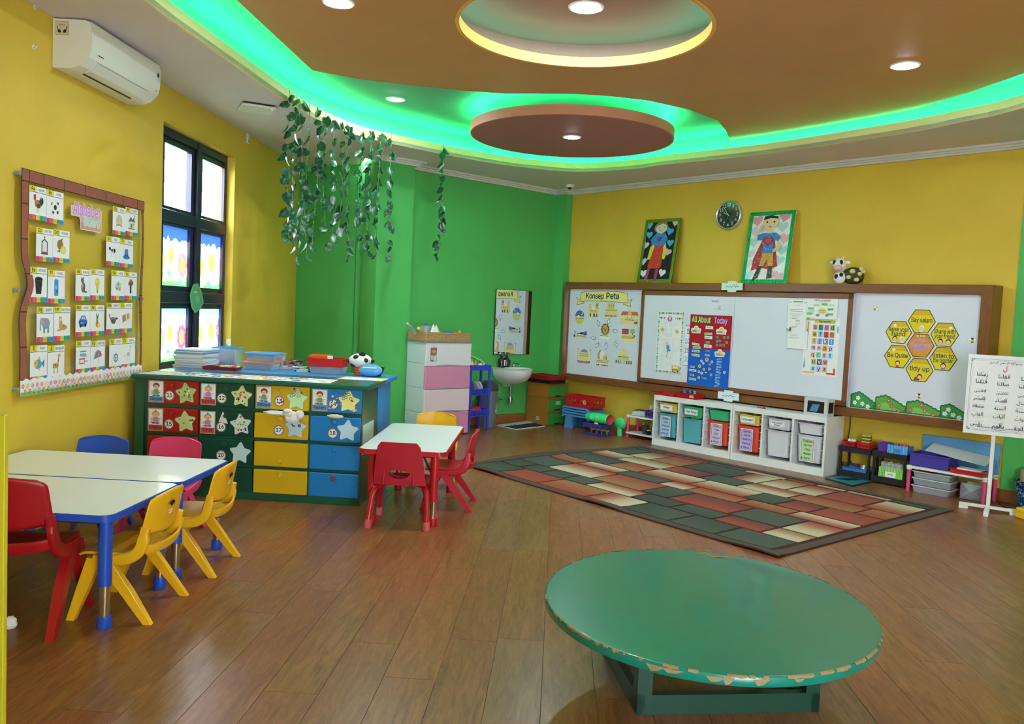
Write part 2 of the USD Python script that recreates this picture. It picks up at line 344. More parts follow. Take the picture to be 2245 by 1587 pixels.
struct('wall_front', cat(upright([FX[0], -1.6], [FX[1], -1.6], .15, 0, ZT, -1), upright([FX[2], -1.6], [FX[3], -1.6], .15, 0, ZT, -1), upright([FX[1], -1.6], [FX[2], -1.6], .15, 2.2, ZT, -1)), 'yellow_paint')

# ceiling: soffit with a curved opening, a cove with green light, a dropped orange panel, a hanging disc
ZS, ZU, ZP, ZD = 2.75, 3.00, 2.90, 2.80
lip_px = [(321, 0), (460, 101.5), (627, 219), (701, 263), (794, 299), (900, 323), (1010, 345), (1130, 364), (1262, 375.5), (1380, 370), (1464, 359), (1648, 340), (1800, 319), (2000, 288), (2130, 262), (2245, 235)]
inner = [tuple(onz(u, v, ZS)[:2]) for u, v in lip_px]
raw_pts = [(-1.99, 1.2), (-1.97, 2.6)]+inner+[(3.55, 3.5), (3.35, 2.0), (2.6, 0.7), (1.2, 0.0), (-0.4, -0.15), (-1.5, 0.3)]
def spline(P, k=8):
    P = np.asarray(P, float); n = len(P); out = []
    for i in range(n):
        a, b, c, d = P[i-1], P[i], P[(i+1) % n], P[(i+2) % n]
        for t in np.arange(k)/k: out.append(.5*((2*b)+(-a+c)*t+(2*a-5*b+4*c-d)*t*t+(-a+3*b-3*c+d)*t**3))
    return np.array(out)
opening = sg.Polygon(spline(raw_pts, 6)).buffer(0.15).buffer(-0.3).buffer(0.15).simplify(0.003)
room = sg.Polygon([(XL-.1, -1.7), (XL-.1, YR+.1), tuple(recess_end+[0, .1]), tuple(gp(s_pl, -.1)[:2]), tuple(gp(.1, -.1)[:2]), tuple(wp(-.1, -.1)[:2]), tuple(E1+[.1, .1]), (E1[0]+.4, -1.7)])
struct('ceiling_soffit', ext(room.difference(opening), ZS, ZS+.03), 'soffit_paint')
struct('trim_1', ext(opening.buffer(.02).difference(opening), ZS-.002, ZS+.085), 'lip_paint')                  # lip of the cove
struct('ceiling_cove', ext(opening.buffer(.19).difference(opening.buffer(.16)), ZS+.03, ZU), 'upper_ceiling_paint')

# orange panel
pan_px = [(519, 0), (685, 154.5), (790, 174), (900, 187), (1010, 198.5), (1106, 205), (1262, 206), (1340, 211), (1418, 220), (1511, 240), (1574, 265), (1592, 287), (1600, 307), (1650, 300), (1800, 277), (2000, 241), (2120, 204.5), (2245, 161)]
pan = [tuple(onz(u, v, ZP)[:2]) for u, v in pan_px]
hole_c = np.array([0.155, 4.62]); hole_r = 0.78
e0, e1, e2 = onz(1000, 40, ZP), onz(1569, 50, ZP), onz(1285, 148, ZP)
def circ3(a, b, c):
    A = np.array([[b[0]-a[0], b[1]-a[1]], [c[0]-a[0], c[1]-a[1]]])*2; B = [b[0]**2+b[1]**2-a[0]**2-a[1]**2, c[0]**2+c[1]**2-a[0]**2-a[1]**2]
    o = np.linalg.solve(A, B); return o, np.hypot(*(o-np.array(a[:2])))
hole_c, hole_r = circ3(onz(1012, 75, ZP), onz(1558, 82, ZP), onz(1285, 148, ZP))
ring = lambda c, r, n=72: sg.Polygon([(c[0]+r*math.cos(t), c[1]+r*math.sin(t)) for t in np.arange(n)/n*2*PI])
panel = sg.Polygon([(-1.74, 1.4)]+pan+[(3.2, 3.6), (2.7, 1.6), (1.0, 0.5), (-0.8, 0.5)]).buffer(0)
struct('ceiling_panel', ext(panel.difference(ring(hole_c, hole_r)), ZP, ZP+.035), 'orange_panel_paint')
struct('trim_2', ext(ring(hole_c, hole_r+.002).difference(ring(hole_c, hole_r-.02)), ZP-.002, ZP+.06), 'hole_edge_paint')
struct('ceiling_recess', cat(ext(ring(hole_c, hole_r+.17), 3.09, 3.10), ext(ring(hole_c, hole_r+.17).difference(ring(hole_c, hole_r+.15)), ZP+.035, 3.09)), 'rose_paint')
ZR = 3.09
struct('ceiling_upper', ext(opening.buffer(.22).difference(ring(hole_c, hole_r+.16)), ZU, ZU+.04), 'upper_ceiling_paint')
# hanging disc
dc, dr = circ3(onz(1031, 290, ZD), onz(1477, 300, ZD), onz(1255, 345, ZD))
struct('ceiling_disc', cat(ext(ring(dc, dr-.004), ZD, ZD+.012), ext(ring(dc, .3), ZD+.012, ZU)), 'rose_paint')
struct('trim_3', ext(ring(dc, dr).difference(ring(dc, dr-.02)), ZD-.001, ZD+.075), 'rose_edge_paint')
# light strips lying in the coves
emit_mat('green_led', (0.06, 1.0, 0.40), LED_GREEN); emit_mat('teal_led', (0.06, 1.0, 0.60), LED_GREEN*.35)
def strip_on(poly, z, name, mat, label, w=.012):
    P = np.array(poly.simplify(.01).exterior.coords)[:-1]; t = thing(name, label, 'light strip')
    obj(t, 'glowing_strip', tube(np.c_[P, np.full(len(P), z)], w, 4, True), mat, False); obj(t, 'backing_tape', ext(poly.buffer(.014).difference(poly.buffer(-.014)), z-w-.004, z-w), 'soffit_paint', False)
strip_on(opening.buffer(.075), ZS+.052, 'led_strip', 'green_led', 'long green light strip lying in the cove around the curved ceiling opening')
strip_on(ring(hole_c, hole_r+.05), ZP+.050, 'led_strip', 'teal_led', 'circular green light strip hidden above the yellow-edged round ceiling recess')
strip_on(ring(dc, dr-.045), ZD+.055, 'led_strip', 'green_led', 'circular green light strip hidden above the hanging rose-coloured ceiling disc')
# cornice on the whiteboard wall, the green wall and the pier
path = [pl, pr, pr2, gp(-.10, 0)[:2], wp(-.1756+.0, .10)[:2], wp(0, .10)[:2], wp(0, 0)[:2], wp(s_gr, 0)[:2], wp(s_gr, .012)[:2], wp(s_gr+1.1, .012)[:2]]
cor = []
for dep, z0, z1 in ((.035, 2.700, 2.716), (.055, 2.716, 2.731), (.085, 2.731, 2.7505)):
    cor.append(ext(sg.LineString(path).buffer(dep, join_style=2, cap_style=2), z0, z1))
struct('trim_4', cat(cor), 'cornice_paint')
# baseboards
def base(name, a, b, t=.014, h=.10): struct(name, upright(a, b, t, 0.002, h, -1), 'baseboard_wood')
base('baseboard_rear', gp(s_pr, 0), gp(-.1, 0)); base('baseboard_right', wp(0, 0), wp(s_gr, 0)); base('baseboard_right_column', wp(s_gr, .012), wp(s_gr+1.1, .012)); base('baseboard_left', [XL, 5.0], [XL, YR]) ; base('baseboard_rear_left', [XL, YR], recess_end)

# floor: planks side by side on a dark slab
fl = struct('floor', ext(room.buffer(.05), -0.06, -0.0022), 'subfloor_dark')
PWID, PLEN = 0.185, 1.25; fa = math.radians(1.2); fx, fy = np.array([math.cos(fa), -math.sin(fa)]), np.array([math.sin(fa), math.cos(fa)])
rp = random.Random(5); np_planks = 0; floor_in = room.buffer(-.1)
cand = []
for i in range(-16, 28):
    off = rp.random()*PLEN
    for j in range(-1, 9):
        y0 = j*PLEN+off; c = fx*((i+.5)*PWID)+fy*(y0+PLEN/2)
        seen = False
        for a, b in ((-.5, 0), (.5, 0), (0, -.5), (0, .5), (.5, .5), (-.5, -.5), (.5, -.5), (-.5, .5), (0, 0)):
            q = np.array([*(c+fx*a*PWID+fy*b*PLEN), 0])-EYEP; z = q @ FW
            if z > .3:
                u, v = 1122.5+FPX*(q @ RT)/z, 793.5-FPX*(q @ UP)/z
                if -60 < u < 2305 and v < 1660: seen = True
        if seen and floor_in.distance(sg.Point(*c)) < 1.2: cand.append((np.hypot(*c), i, y0, c))
cand.sort(key=lambda t: t[0])
PL = [(-PWID/2+.0006, PWID/2-.0006), (-PLEN/2+.0006, PLEN/2-.0006)]
rest = []; NP = 0
for k, (dist, i, y0, c) in enumerate(cand):
    pp = sg.Polygon([c+fx*a+fy*b for a, b in ((PL[0][0], PL[1][0]), (PL[0][1], PL[1][0]), (PL[0][1], PL[1][1]), (PL[0][0], PL[1][1]))])
    if floor_in.buffer(.06).contains(pp): m = bx(*PL[0], *PL[1], -0.002, 0.0, r=.0007); m = mv(m, c[0], c[1], 0, rz=-fa)
    else:
        pp = pp.intersection(room.buffer(-.04)); pp = max(getattr(pp, 'geoms', [pp]), key=lambda g: g.area)
        if pp.area < .002: continue
        m = ext(pp, -.002, 0)
    if NP < 292: NP += 1; obj(fl, 'plank', m, rp.choice(['floor_plank', 'floor_plank', 'floor_plank_reddish', 'floor_plank_grey']), False)
    else: rest.append(m)
if rest: obj(fl, 'distant_planks', cat(rest), 'floor_plank', False, kind='stuff')
M('ground_earth', (70, 84, 60), 0.9)
struct('ground_outside', bx(-60, XL-.4, -30, 40, -.5, -.4), 'ground_earth')
struct('floor_behind', ext(room.intersection(sg.box(-4, -2, 6, 1.2)), -0.002, -0.0012), 'floor_plank')

# window in the left wall
wxf = XL-.075
w = tag(UsdGeom.Xform.Define(stage, '/World/window_1').GetPrim(), kind='structure')
ya, yb, yc, yd = (lq(-.11, *p)[0] for p in ((352, 307), (415, 332), (436, 345), (500, 366)))
rows = [tuple(lq(-.11, *p)[1] for p in q) for q in (((354, 307), (350, 452)), ((348, 487), (347, 628)), ((344, 672), (344, 802)))]
fr_in = sg.box(wy0, wz0, wy1, wz1)
for (za, zb) in rows:
    for (p, q) in ((ya, yb), (yc, yd)): fr_in = fr_in.difference(sg.box(p, zb, q, za))
def lwall(poly, x0, x1):                                                   # shape drawn in (y, z) on the left wall, thick from x0 to x1
    m = ext(poly, 0, 1); v = m.vertices; m.vertices = np.c_[x0+v[:, 2]*(x1-x0), v[:, 0], v[:, 1]]; m.fix_normals(); return m
obj(w, 'window_frame', lwall(fr_in, XL-.13, wxf-.012), 'window_frame_paint', False)
mid = (yb+yc)/2
obj(w, 'mullion', bx(wxf-.014, wxf+.018, mid-.03, mid+.03, wz0, wz1, .006), 'window_frame_paint', False)
for (za, zb), (zc, zd) in zip(rows, rows[1:]): obj(w, 'transom', bx(wxf-.014, wxf+.012, wy0, wy1, (zb+zc)/2-.045, (zb+zc)/2+.045, .006), 'window_frame_paint', False)
obj(w, 'frame_rim', lwall(sg.box(wy0, wz0, wy1, wz1).difference(sg.box(wy0+.06, wz0+.05, wy1-.06, wz1-.06)), wxf-.014, wxf+.008), 'window_frame_paint', False)
pane_mat('window_pane', (0.97, 0.98, 1.0), 0.06)
for za, zb in rows:
    for p, q in ((ya, yb), (yc, yd)):
        beads = sg.box(p-.012, zb-.012, q+.012, za+.012).difference(sg.box(p+.012, zb+.012, q-.012, za-.012)); obj(w, 'glazing_bead', lwall(beads, XL-.105, XL-.083), 'window_frame_paint', False)
        obj(w, 'pane', bx(XL-.112, XL-.108, p-.01, q+.01, zb-.01, za+.01), 'window_pane', False)

# downlights
M('lamp_rim', (240, 240, 240), 0.4); emit_mat('lamp_glow', (0.80, 0.89, 1.0), LAMP)
def downlight(x, y, z, label, r=.075):
    t = thing('downlight', label, 'ceiling light', (x, y, z), 0, None)
    obj(t, 'rim', lathe([(r, -.001), (r, -.004), (r+.008, -.008), (r+.022, -.007), (r+.026, -.001)], 28), 'lamp_rim')
    v = lathe([(0.0001, -.0095), (r*.97, -.0095), (r, -.005)], 20); obj(t, 'diffuser', v if v.face_normals[-1][2] < 0 else trimesh.Trimesh(v.vertices, v.faces[:, ::-1], process=False), 'lamp_glow', False)
for u, v, z, r, lb in ((742, 5, ZP, .062, 'round white downlight at the top left of the orange ceiling panel'), (1285, 15, ZR, .080, 'large round white downlight in the middle of the recessed ceiling circle'),
                    (867, 217, ZU, .058, 'round white downlight in the green-lit upper ceiling above the hanging vines'), (1254, 300, ZD, .056, 'round white downlight in the middle of the hanging rose-coloured disc'),
                    (1984, 143, ZP, .062, 'round white downlight on the right side of the orange ceiling panel')):
    p = onz(u, v, z); downlight(p[0], p[1], z, lb, r)
# ================================================================ tables and chairs
M('table_white', (238, 240, 243), 0.28, coat=0.2); M('blue_plastic', (30, 78, 196), 0.35); M('red_plastic', (196, 22, 40), 0.35); M('steel_tube', (176, 160, 130), 0.28, metal=0.85)
M('dark_wire', (40, 44, 60), 0.5)
def kids_table(x0, x1, y0, y1, H, edge, label, inset=.07, low=.17):
    cx_, cy_ = (x0+x1)/2, (y0+y1)/2; t = thing('kids_table', label, 'table', (cx_, cy_, 0)); a, b = (x1-x0)/2, (y1-y0)/2
    p = sg.box(-a+.05, -b+.05, a-.05, b-.05).buffer(.05, quad_segs=6); pin = p.buffer(-.007)
    obj(t, 'tabletop', ext(pin, H-.024, H), 'table_white', 30)
    band = p.difference(pin.buffer(.0002)); obj(t, 'edge_band', cat(ext(band, H-.028, H-.003), ext(p.buffer(-.003).difference(pin.buffer(.0002)), H-.003, H-.0008)), edge, 30)
    for sx in (-1, 1):
        for sy in (-1, 1):
            lx, ly = sx*(a-inset*.8), sy*(b-inset); g = obj(t, 'leg', cyl((lx, ly, low), (lx, ly, H-.024), .0255, n=20), edge)
            obj(g, 'leg_tube', cyl((lx, ly, .03), (lx, ly, low+.01), .0205, n=18), 'steel_tube'); obj(g, 'foot_cap', lathe([(.0001, 0), (.024, 0), (.0275, .006), (.0275, .046), (.024, .052), (.0001, .052)], 20, (lx, ly, 0)), edge)
            obj(t, 'brace', tube([(lx-sx*.01, ly-sy*.02, low+.14), (lx-sx*.10, ly-sy*.10, H-.026)], .006, 6), 'dark_wire')
    obj(t, 'apron_rail', [bx(-a+.09, a-.09, sy*(b-inset)-.008, sy*(b-inset)+.008, H-.05, H-.024, .002) for sy in (-1, 1)], 'dark_wire')
    return t
kids_table(-2.66, -1.585, 3.02, 3.628, .46, 'blue_plastic', 'white low table with blue edge and blue legs nearest the camera')
kids_table(-2.66, -1.585, 3.632, 4.22, .46, 'blue_plastic', 'white low table with blue edge pushed behind the nearer blue table', inset=.052)
kids_table(-1.04, -.518, 4.75, 5.88, .46, 'red_plastic', 'white low table with red edge and red legs beside the drawer chest', inset=.095, low=.15)
M('yellow_plastic', (240, 184, 28), 0.38, var=0.03); M('pink_plastic', (232, 62, 122), 0.38); M('dark_red_plastic', (168, 14, 30), 0.36); M('crimson_plastic', (200, 28, 52), 0.36); M('blue_chair_plastic', (36, 92, 208), 0.38)
ink_mat('sticker', 0.4)
def kids_chair(label, mat, loc, rz, k=1.0, sticker=True, group=None):
    """One-piece plastic school chair: dished seat, curved back with a slot under it, splayed flat legs. Faces its own -y."""
    t = thing('kids_chair', label, 'chair', loc, rz, group); S = lambda m: mv(m, s=k)
    W = .155
    def seat(u, v):
        a, b = 2*u-1, 2*v-1; r = max(abs(a), abs(b)); n = (abs(a)**5+abs(b)**5)**.2 or 1; q = r/n if n > 1e-9 else 1
        x, y = a*q*(W+.002), b*q*.15-.01
        return x, y, .266-.012*(1-min(1, a*a))*(1-b*b*.6)-(.018*max(0, -b-.6)**1.2/.4)+.02*max(0, b-.7)
    obj(t, 'seat', S(shell(seat, 16, 12, -.010)), mat, 50)
    def back(u, v):
        z = .352+.150*v; r = .032; hw = W+.004-.010*v
        if v > .80: q = (v-.80)/.20; hw -= r*(1-math.sqrt(max(0, 1-q*q)))
        if v < .12: q = 1-v/.12; hw -= .012*(1-math.sqrt(max(0, 1-q*q)))
        a = 2*u-1; return a*hw, .128+.035*v+.030*(1-a*a)-.012, z+.010*(1-a*a)*v-.014*(1-a*a)*(1-v)
    bk = obj(t, 'backrest', S(shell(back, 20, 14, -.009)), mat, 50)
    low = [(W*math.sin(a), .118+.032*math.cos(a), .302-.020*math.cos(a)) for a in np.linspace(-PI/2, PI/2, 17)]
    obj(t, 'lower_back_rail', S(along(low, .013, .036, (0, .25, 1))), mat, 50)
    for sx in (-1, 1):
        arm = [(W, -.075, .246), (W+.001, .0, .247), (W+.002, .06, .256), (W+.002, .098, .278), (W+.001, .116, .312), (W-.002, .122, .350), (W-.005, .128, .380)]
        obj(t, 'side_arm', S(along(spline([arm[0]]+[(sx*0+p[0], p[1], p[2]) for p in arm]+[arm[-1]], 4)[4:4*7+1]*[sx, 1, 1], [.040]*5+[.046]*15+[.036]*5, .024, (1, 0, 0))), mat, 50)
        for y0, y1 in ((-.040, .152), (-.070, -.158)):
            sg_ = 1 if y1 > y0 else -1
            top, bot = [(y0-.030, .252), (y0+.030, .252)], [(y1-.016, 0), (y1+.016, 0)]
            P = [(sx*(W+dx), y, z) for (y, z) in top for dx in (-.014, .012)]+[(sx*(W+.012+dx), y, z) for (y, z) in bot for dx in (-.012, .012)]+[(sx*(W+.002+dx), (y0*.5+y1*.5)+e, .13) for e in (-.024, .024) for dx in (-.016, .014)]
            obj(t, 'leg', S(hull(P)), mat, 25)
    if sticker:
        i = Ink(0); i.poly([(0, .022), (.026, .036), (.052, .022), (.026, .006)], '151515'); i.line([(.048, .022), (.050, .004)], .003, '151515'); i.rect(.010, -.012, .044, -.004, 'f4f4f4'); i.rect(.014, -.022, .038, -.016, 'f4f4f4')
        i.put(bk, 'sticker', 'sticker', xf=lambda v: np.c_[(-(v[:, 0]-.026)+.03)*k, (.1745+.0+ (v[:, 2]*.25) - v[:, 1]*-1)*k, (v[:, 2]+.435)*k])
    return t
y1c = kids_chair('yellow plastic chair nearest the camera at the right end of the blue tables', 'yellow_plastic', (-1.65, 3.32, 0), -PI/2, group=None)
dup(y1c, (-1.63, 3.897, 0), -PI/2+.03, 'second yellow plastic chair along the right end of the blue tables, before the drawer chest')
dup(y1c, (-.755, 6.035, 0), .02, 'yellow plastic chair behind the far end of the red table')
kids_chair('blue plastic chair behind the blue tables beside the left wall', 'blue_chair_plastic', (-2.43, 4.41, 0), .03, .96, False)
kids_chair('bright pink plastic chair behind the blue tables before the drawer chest', 'pink_plastic', (-2.03, 4.42, 0), -.04, .98, False)
kids_chair('dark red plastic chair at the near side of the blue tables on the far left', 'dark_red_plastic', (-1.995, 3.10, 0), PI+.16, 1.20, False)
kids_chair('crimson plastic chair pulled up to the right side of the red table', 'crimson_plastic', (-.555, 5.395, 0), -PI/2, 1.0, False)
# red chair with round tube legs
M('worn_red_plastic', (190, 36, 58), 0.45, var=0.06, scale=14); M('worn_foot_cap', (214, 92, 104), 0.6, var=0.15, scale=40); M('red_enamel', (186, 20, 44), 0.22, coat=0.4)
t = thing('tube_leg_chair', 'worn red plastic chair with round tube legs at the near end of the red table', 'chair', (-.786, 4.895, 0), PI-.01)
prof = sg.Polygon([(-.148, 0), (.148, 0), (.136, .12), (.118, .225), (.10, .248), (-.10, .248), (-.118, .225), (-.136, .12)]).buffer(.010).buffer(-.004)
slot = sg.Polygon([(.066*math.cos(a), .060+.026*math.sin(a)+.010*(math.cos(a)**2)) for a in np.arange(32)/32*2*PI])
def bend(m):
    v = m.vertices; z = v[:, 2]; m.vertices = np.c_[v[:, 0], v[:, 1]+.128+.06*(z-.25)/.25+.02*(1-(v[:, 0]/.15)**2), z]; return m
pm = up(ext(prof.difference(slot), 0, .010)); pm = trimesh.Trimesh(*trimesh.remesh.subdivide_to_size(pm.vertices, pm.faces, .03)); pm.apply_translation([0, 0, .262])
obj(t, 'backrest', bend(pm), 'worn_red_plastic', 40)
rim = tube([(x*1.06, .1545+(z-.322)*.2, z+.262) for x, z in [(.066*math.cos(a), .060+.026*math.sin(a)+.010*(math.cos(a)**2)) for a in np.arange(28)/28*2*PI]], .006, 6, True); obj(t, 'handle_rim', rim, 'worn_red_plastic', 60)
for sx in (-1, 1): obj(t, 'back_rib', hull([(sx*.086+dx, y, z) for dx in (-.003, .003) for y, z in ((.146, .262), (.172, .262), (.163, .372))]), 'worn_red_plastic', False)
def seat2(u, v):
    a, b = 2*u-1, 2*v-1; n = (abs(a)**6+abs(b)**6)**(1/6); r = max(abs(a), abs(b)); q = r/n if n > 1e-9 else 1
    return a*q*.155, b*q*.155-.01, .262-.012*(1-a*a)*(1-b*b)-.02*max(0, -b-.5)**2
obj(t, 'seat', shell(seat2, 14, 14, -.010), 'worn_red_plastic', 50)
for sx in (-1, 1):
    for y0, y1 in ((.06, .160), (-.06, -.160)):
        pts = [(sx*.095, y0*.6, .246), (sx*.128, y0*.9, .240), (sx*.150, y0+(y1-y0)*.35, .215), (sx*.162, y0+(y1-y0)*.55, .17), (sx*.172, y1, .03)]
        P = spline([pts[0]]+pts+[pts[-1]], 5)[5:5*5+1]; g = obj(t, 'leg', tube(P, .0175, 12), 'red_enamel', 60)
        obj(g, 'foot_cap', cyl((sx*.1725, y1, 0), (sx*.171, y1*.985, .05), .0215, n=16), 'worn_foot_cap')

# ================================================================ drawer chest
M('chest_green', (20, 92, 72), 0.3, coat=0.3, var=0.04); M('drawer_red', (176, 26, 26), 0.35, var=0.03); M('drawer_green', (16, 72, 56), 0.3, var=0.03); M('drawer_yellow', (214, 176, 24), 0.4, var=0.03); M('drawer_blue', (28, 128, 206), 0.35, var=0.03)
M('chest_blue', (44, 140, 214), 0.35); M('mint_panel', (190, 226, 206), 0.5)
CA = math.radians(-1.46); CH = .785
chest = thing('drawer_chest', 'dark green chest with red, green, yellow and blue numbered drawers', 'chest of drawers', (-1.12, 5.23, 0), CA)
CW = 1.50; CD = .44
obj(chest, 'carcass', cat(bx(-CW, 0, .02, CD, .0, CH-.03), bx(-CW, 0, .012, .03, 0, .05)), 'chest_green', False)
obj(chest, 'top_board', bx(-CW-.01, .045, -.035, CD+.01, CH-.032, CH, .008), 'chest_green', False)
for xx in (-CW, -1.069, -.702, -.340, -.024): obj(chest, 'divider', bx(xx, xx+.024 if xx > -CW else xx+.06, .002, .03, .05, CH-.03), 'chest_green', False)
obj(chest, 'side_sticker', bx(.0005, .002, .03, .33, .33, .52), 'mint_panel', False)
cols = [(-1.408, -1.072), (-1.062, -.706), (-.696, -.344), (-.332, -.006)]; cmat = ['drawer_red', 'drawer_green', 'drawer_yellow', 'drawer_blue']
rowz = [(.598, .752), (.412, .572), (.228, .388), (.052, .206)]
names = {(0, 0): ('Zayyan', 'boy', 11), (1, 0): ('Nadhifa', 'girl', 12), (2, 0): ('Rassya', 'boy', 13), (3, 0): ('Rasen', 'boy', 14), (0, 1): ('Shabia', 'girl', 15), (1, 1): ('Chia', 'girl', 16), (2, 1): (None, None, 17), (3, 1): (None, None, 18), (0, 2): (None, None, 19), (1, 2): (None, None, 20)}
star_col = {11: 'b9d488', 12: 'd3e2a0', 13: 'c6eec0', 14: 'f2ec98', 15: 'cfe29a', 16: 'cfe0e4', 17: 'bcdcf0', 18: 'c2e0fa', 19: 'b4cfc8', 20: 'c2e0e6'}
def child_face(i, x, z, r, girl):
    if girl:
        i.ell(x, z+r*.15, r*1.25, r*.85, 'e8a23a'); i.poly([(x-r*.9, z+r*.8), (x+r*.9, z+r*.8), (x+r*.35, z+r*1.1), (x, z+r*1.7), (x-r*.35, z+r*1.1)], '5aa6cf')
    else: i.ell(x, z+r*.35, r*1.1, r*.95, '8a4a34')
    i.ell(x, z-r*.12, r*.82, r*.72, 'f4c9a4'); i.line([(x-r*.25, z-r*.45), (x, z-r*.52), (x+r*.25, z-r*.45)], r*.1, 'b0524a'); 
    for q in (-.32, .32): i.ell(x+q*r, z, r*.1, r*.12, '3a2a22', 8)
for c, (xa, xb) in enumerate(cols):
    for r, (za, zb) in enumerate(rowz):
        yf = -.012 if (c, r) not in ((2, 1), (3, 1)) else -.020
        d = obj(chest, 'drawer', bx(xa, xb, yf, .02, za, zb, .004), cmat[c], False)
        kz = zb-.030 if (c, r) != (2, 2) else za+.038
        obj(d, 'knob', cat(mv(lathe([(.0001, .026), (.011, .024), (.0145, .016), (.012, .008), (.007, 0)], 14), rx=PI/2, x=(xa+xb)/2, y=yf, z=kz)), cmat[c] if (c, r) != (3, 3) else 'drawer_red')
        nm = names.get((c, r))
        if nm:
            who, kind, no = nm
            if who:
                i = Ink(yf-.0008); i.rect(xa+.006, za+.006, xa+.108, zb-.006, 'b9a98a'); i.rect(xa+.012, za+.012, xa+.102, zb-.012, 'f4f6fb')
                col = '5aa0de' if kind == 'boy' else 'd0505c'; cx_ = xa+.057
                child_face(i, cx_, zb-.046, .020, kind == 'girl')
                for q in range(4): i.rect(xa+.024, zb-.075-.009*q, xa+.090-.006*q, zb-.0715-.009*q, ['c8787c', 'b0506e', '7f9fd0', '58a07c'][q])
                i.poly([(cx_-.014, zb-.062), (cx_+.014, zb-.062), (cx_+.018, zb-.094), (cx_-.018, zb-.094)], '6fae72' if kind == 'boy' else 'c78ab4'); i.ell(cx_-.012, zb-.102, .014, .006, 'c9504a'); i.ell(cx_+.012, zb-.102, .014, .006, '5878b8')
                i.rect(xa+.012, za+.012, xa+.102, za+.046, col); i.text(who, cx_, za+.028, .021, '1d3f74' if kind == 'boy' else '6b1c2c', fit=.080); i.put(d, 'name_card')
            i = Ink(yf-.0006); bxx, bz = xa+(.146 if who else .150)+(.012 if c == 2 else 0), za+.055+(0 if r < 2 else .0)
            i.ell(bxx, bz, .033, .034, '8a7486', 24); i.ell(bxx, bz, .0265, .0275, 'f6f4fa', 24); i.text(str(no), bxx, bz-.001, .025, '1a1a24', fit=.036); i.put(d, 'number_badge')
            i = Ink(yf-.0012); sx_, sz = xb-.080, (za+zb)/2+.0; g = star(sx_, sz-.004, .078, .56, rot=PI/2+(.12 if no in (11, 15, 16) else -.05), rnd=.008)
            i.geo(g.buffer(.002), '8f9a84' if no < 17 else '7fa0b8'); i.geo(g, star_col[no]); rr = random.Random(no)
            if no in (11, 12, 15, 16):
                for _ in range(46 if no != 15 else 24):
                    px_, pz_ = sx_+rr.uniform(-.07, .07), sz+rr.uniform(-.07 if no != 15 else -.02, .07)
                    if g.buffer(-.008).contains(sg.Point(px_, pz_)): i.ell(px_, pz_, rr.uniform(.004, .009), rr.uniform(.004, .008), rr.choice(['c83c46', '4c8f4a', 'f2f2ea', '5b6fb8', 'e7c34a', 'd98a90', '7cb86a', '20303a']), 9)
            if no in (13, 14):
                for a_, b_ in ((-.02, .026), (-.002, .045), (.012, .018), (-.035, .018)): i.ell(sx_+a_, sz+b_, .011, .010, '5a6a5a', 12); i.ell(sx_+a_, sz+b_, .008, .007, 'd9e8c8' if no == 13 else 'e6e29a', 12)
            if no == 17: i.ell(sx_+.024, sz+.012, .011, .011, '5a5a90', 14); i.ell(sx_+.024, sz+.012, .006, .006, 'c85050', 10); i.line([(sx_-.025, sz+.020), (sx_-.018, sz+.008), (sx_-.006, sz+.008)], .006, '20243a')
            i.put(d, 'star_cutout')
            if no in (13, 14):
                i = Ink(yf-.0004)
                for _ in range(26 if no == 14 else 14):
                    px_, pz_ = rr.uniform(xa+.12, xb-.012), rr.uniform(za+.02, zb-.012)
                    i.ell(px_, pz_, rr.uniform(.005, .010), rr.uniform(.004, .009), rr.choice(['b84a3c', 'e0a23a', 'd8e4f0', '4a7a4a', '8a4a2a', '3a5aa0', 'cfa0b0']), 8)
                i.put(d, 'sticker')
blue_cab = thing('side_cabinet', 'plain blue cabinet standing back to back with the green drawer chest', 'cabinet', (-1.12, 5.23, 0), CA)
obj(blue_cab, 'carcass', bx(-CW, -.002, CD+.014, CD+.40, 0, CH-.03), 'chest_blue', False); obj(blue_cab, 'top_board', bx(-CW-.01, .045, CD+.011, CD+.43, CH-.032, CH, .006), 'chest_blue', False)
obj(blue_cab, 'door', bx(-.004, .004, CD+.03, CD+.39, .05, CH-.05), 'chest_blue', False)
# cloths left hanging from two drawers
M('white_cloth', (236, 238, 242), 0.85, bump=0.4, bscale=30); M('cream_cloth', (222, 208, 176), 0.85, bump=0.4, bscale=30)
ca, sa_ = math.cos(CA), math.sin(CA)
def chest_pt(x, y, z): return (-1.12+x*ca-y*sa_, 5.23+x*sa_+y*ca, z)
def lump(c, s, seed, sub=3, amp=.35, f=3.0):
    m = trimesh.creation.icosphere(subdivisions=sub, radius=1.0); n = meshkit.fbm(m.vertices*f*.5+seed*7.3, 3, seed); m.vertices *= (1-amp+2*amp*n)[:, None]; m.vertices *= s; m.apply_translation(c); return m
cl = thing('cloth', 'white crumpled cloth hanging over the top edge of yellow drawer seventeen', 'cloth', chest_pt(-.44, -.03, .572), CA)
obj(cl, 'bunched_end', cat(lump((.0, -.012, -.012), (.046, .022, .040), 3), lump((.045, -.010, .006), (.030, .018, .030), 4), lump((-.03, -.010, .018), (.034, .018, .022), 8)), 'white_cloth', 60); obj(cl, 'flat_end', lump((-.11, -.006, .008), (.075, .012, .014), 5), 'white_cloth', 60)
cl = thing('cloth', 'small cream cloth peeping out over blue drawer eighteen', 'cloth', chest_pt(-.165, -.03, .574), CA); obj(cl, 'bunched_end', lump((0, 0, .004), (.05, .012, .014), 6), 'cream_cloth', 60)
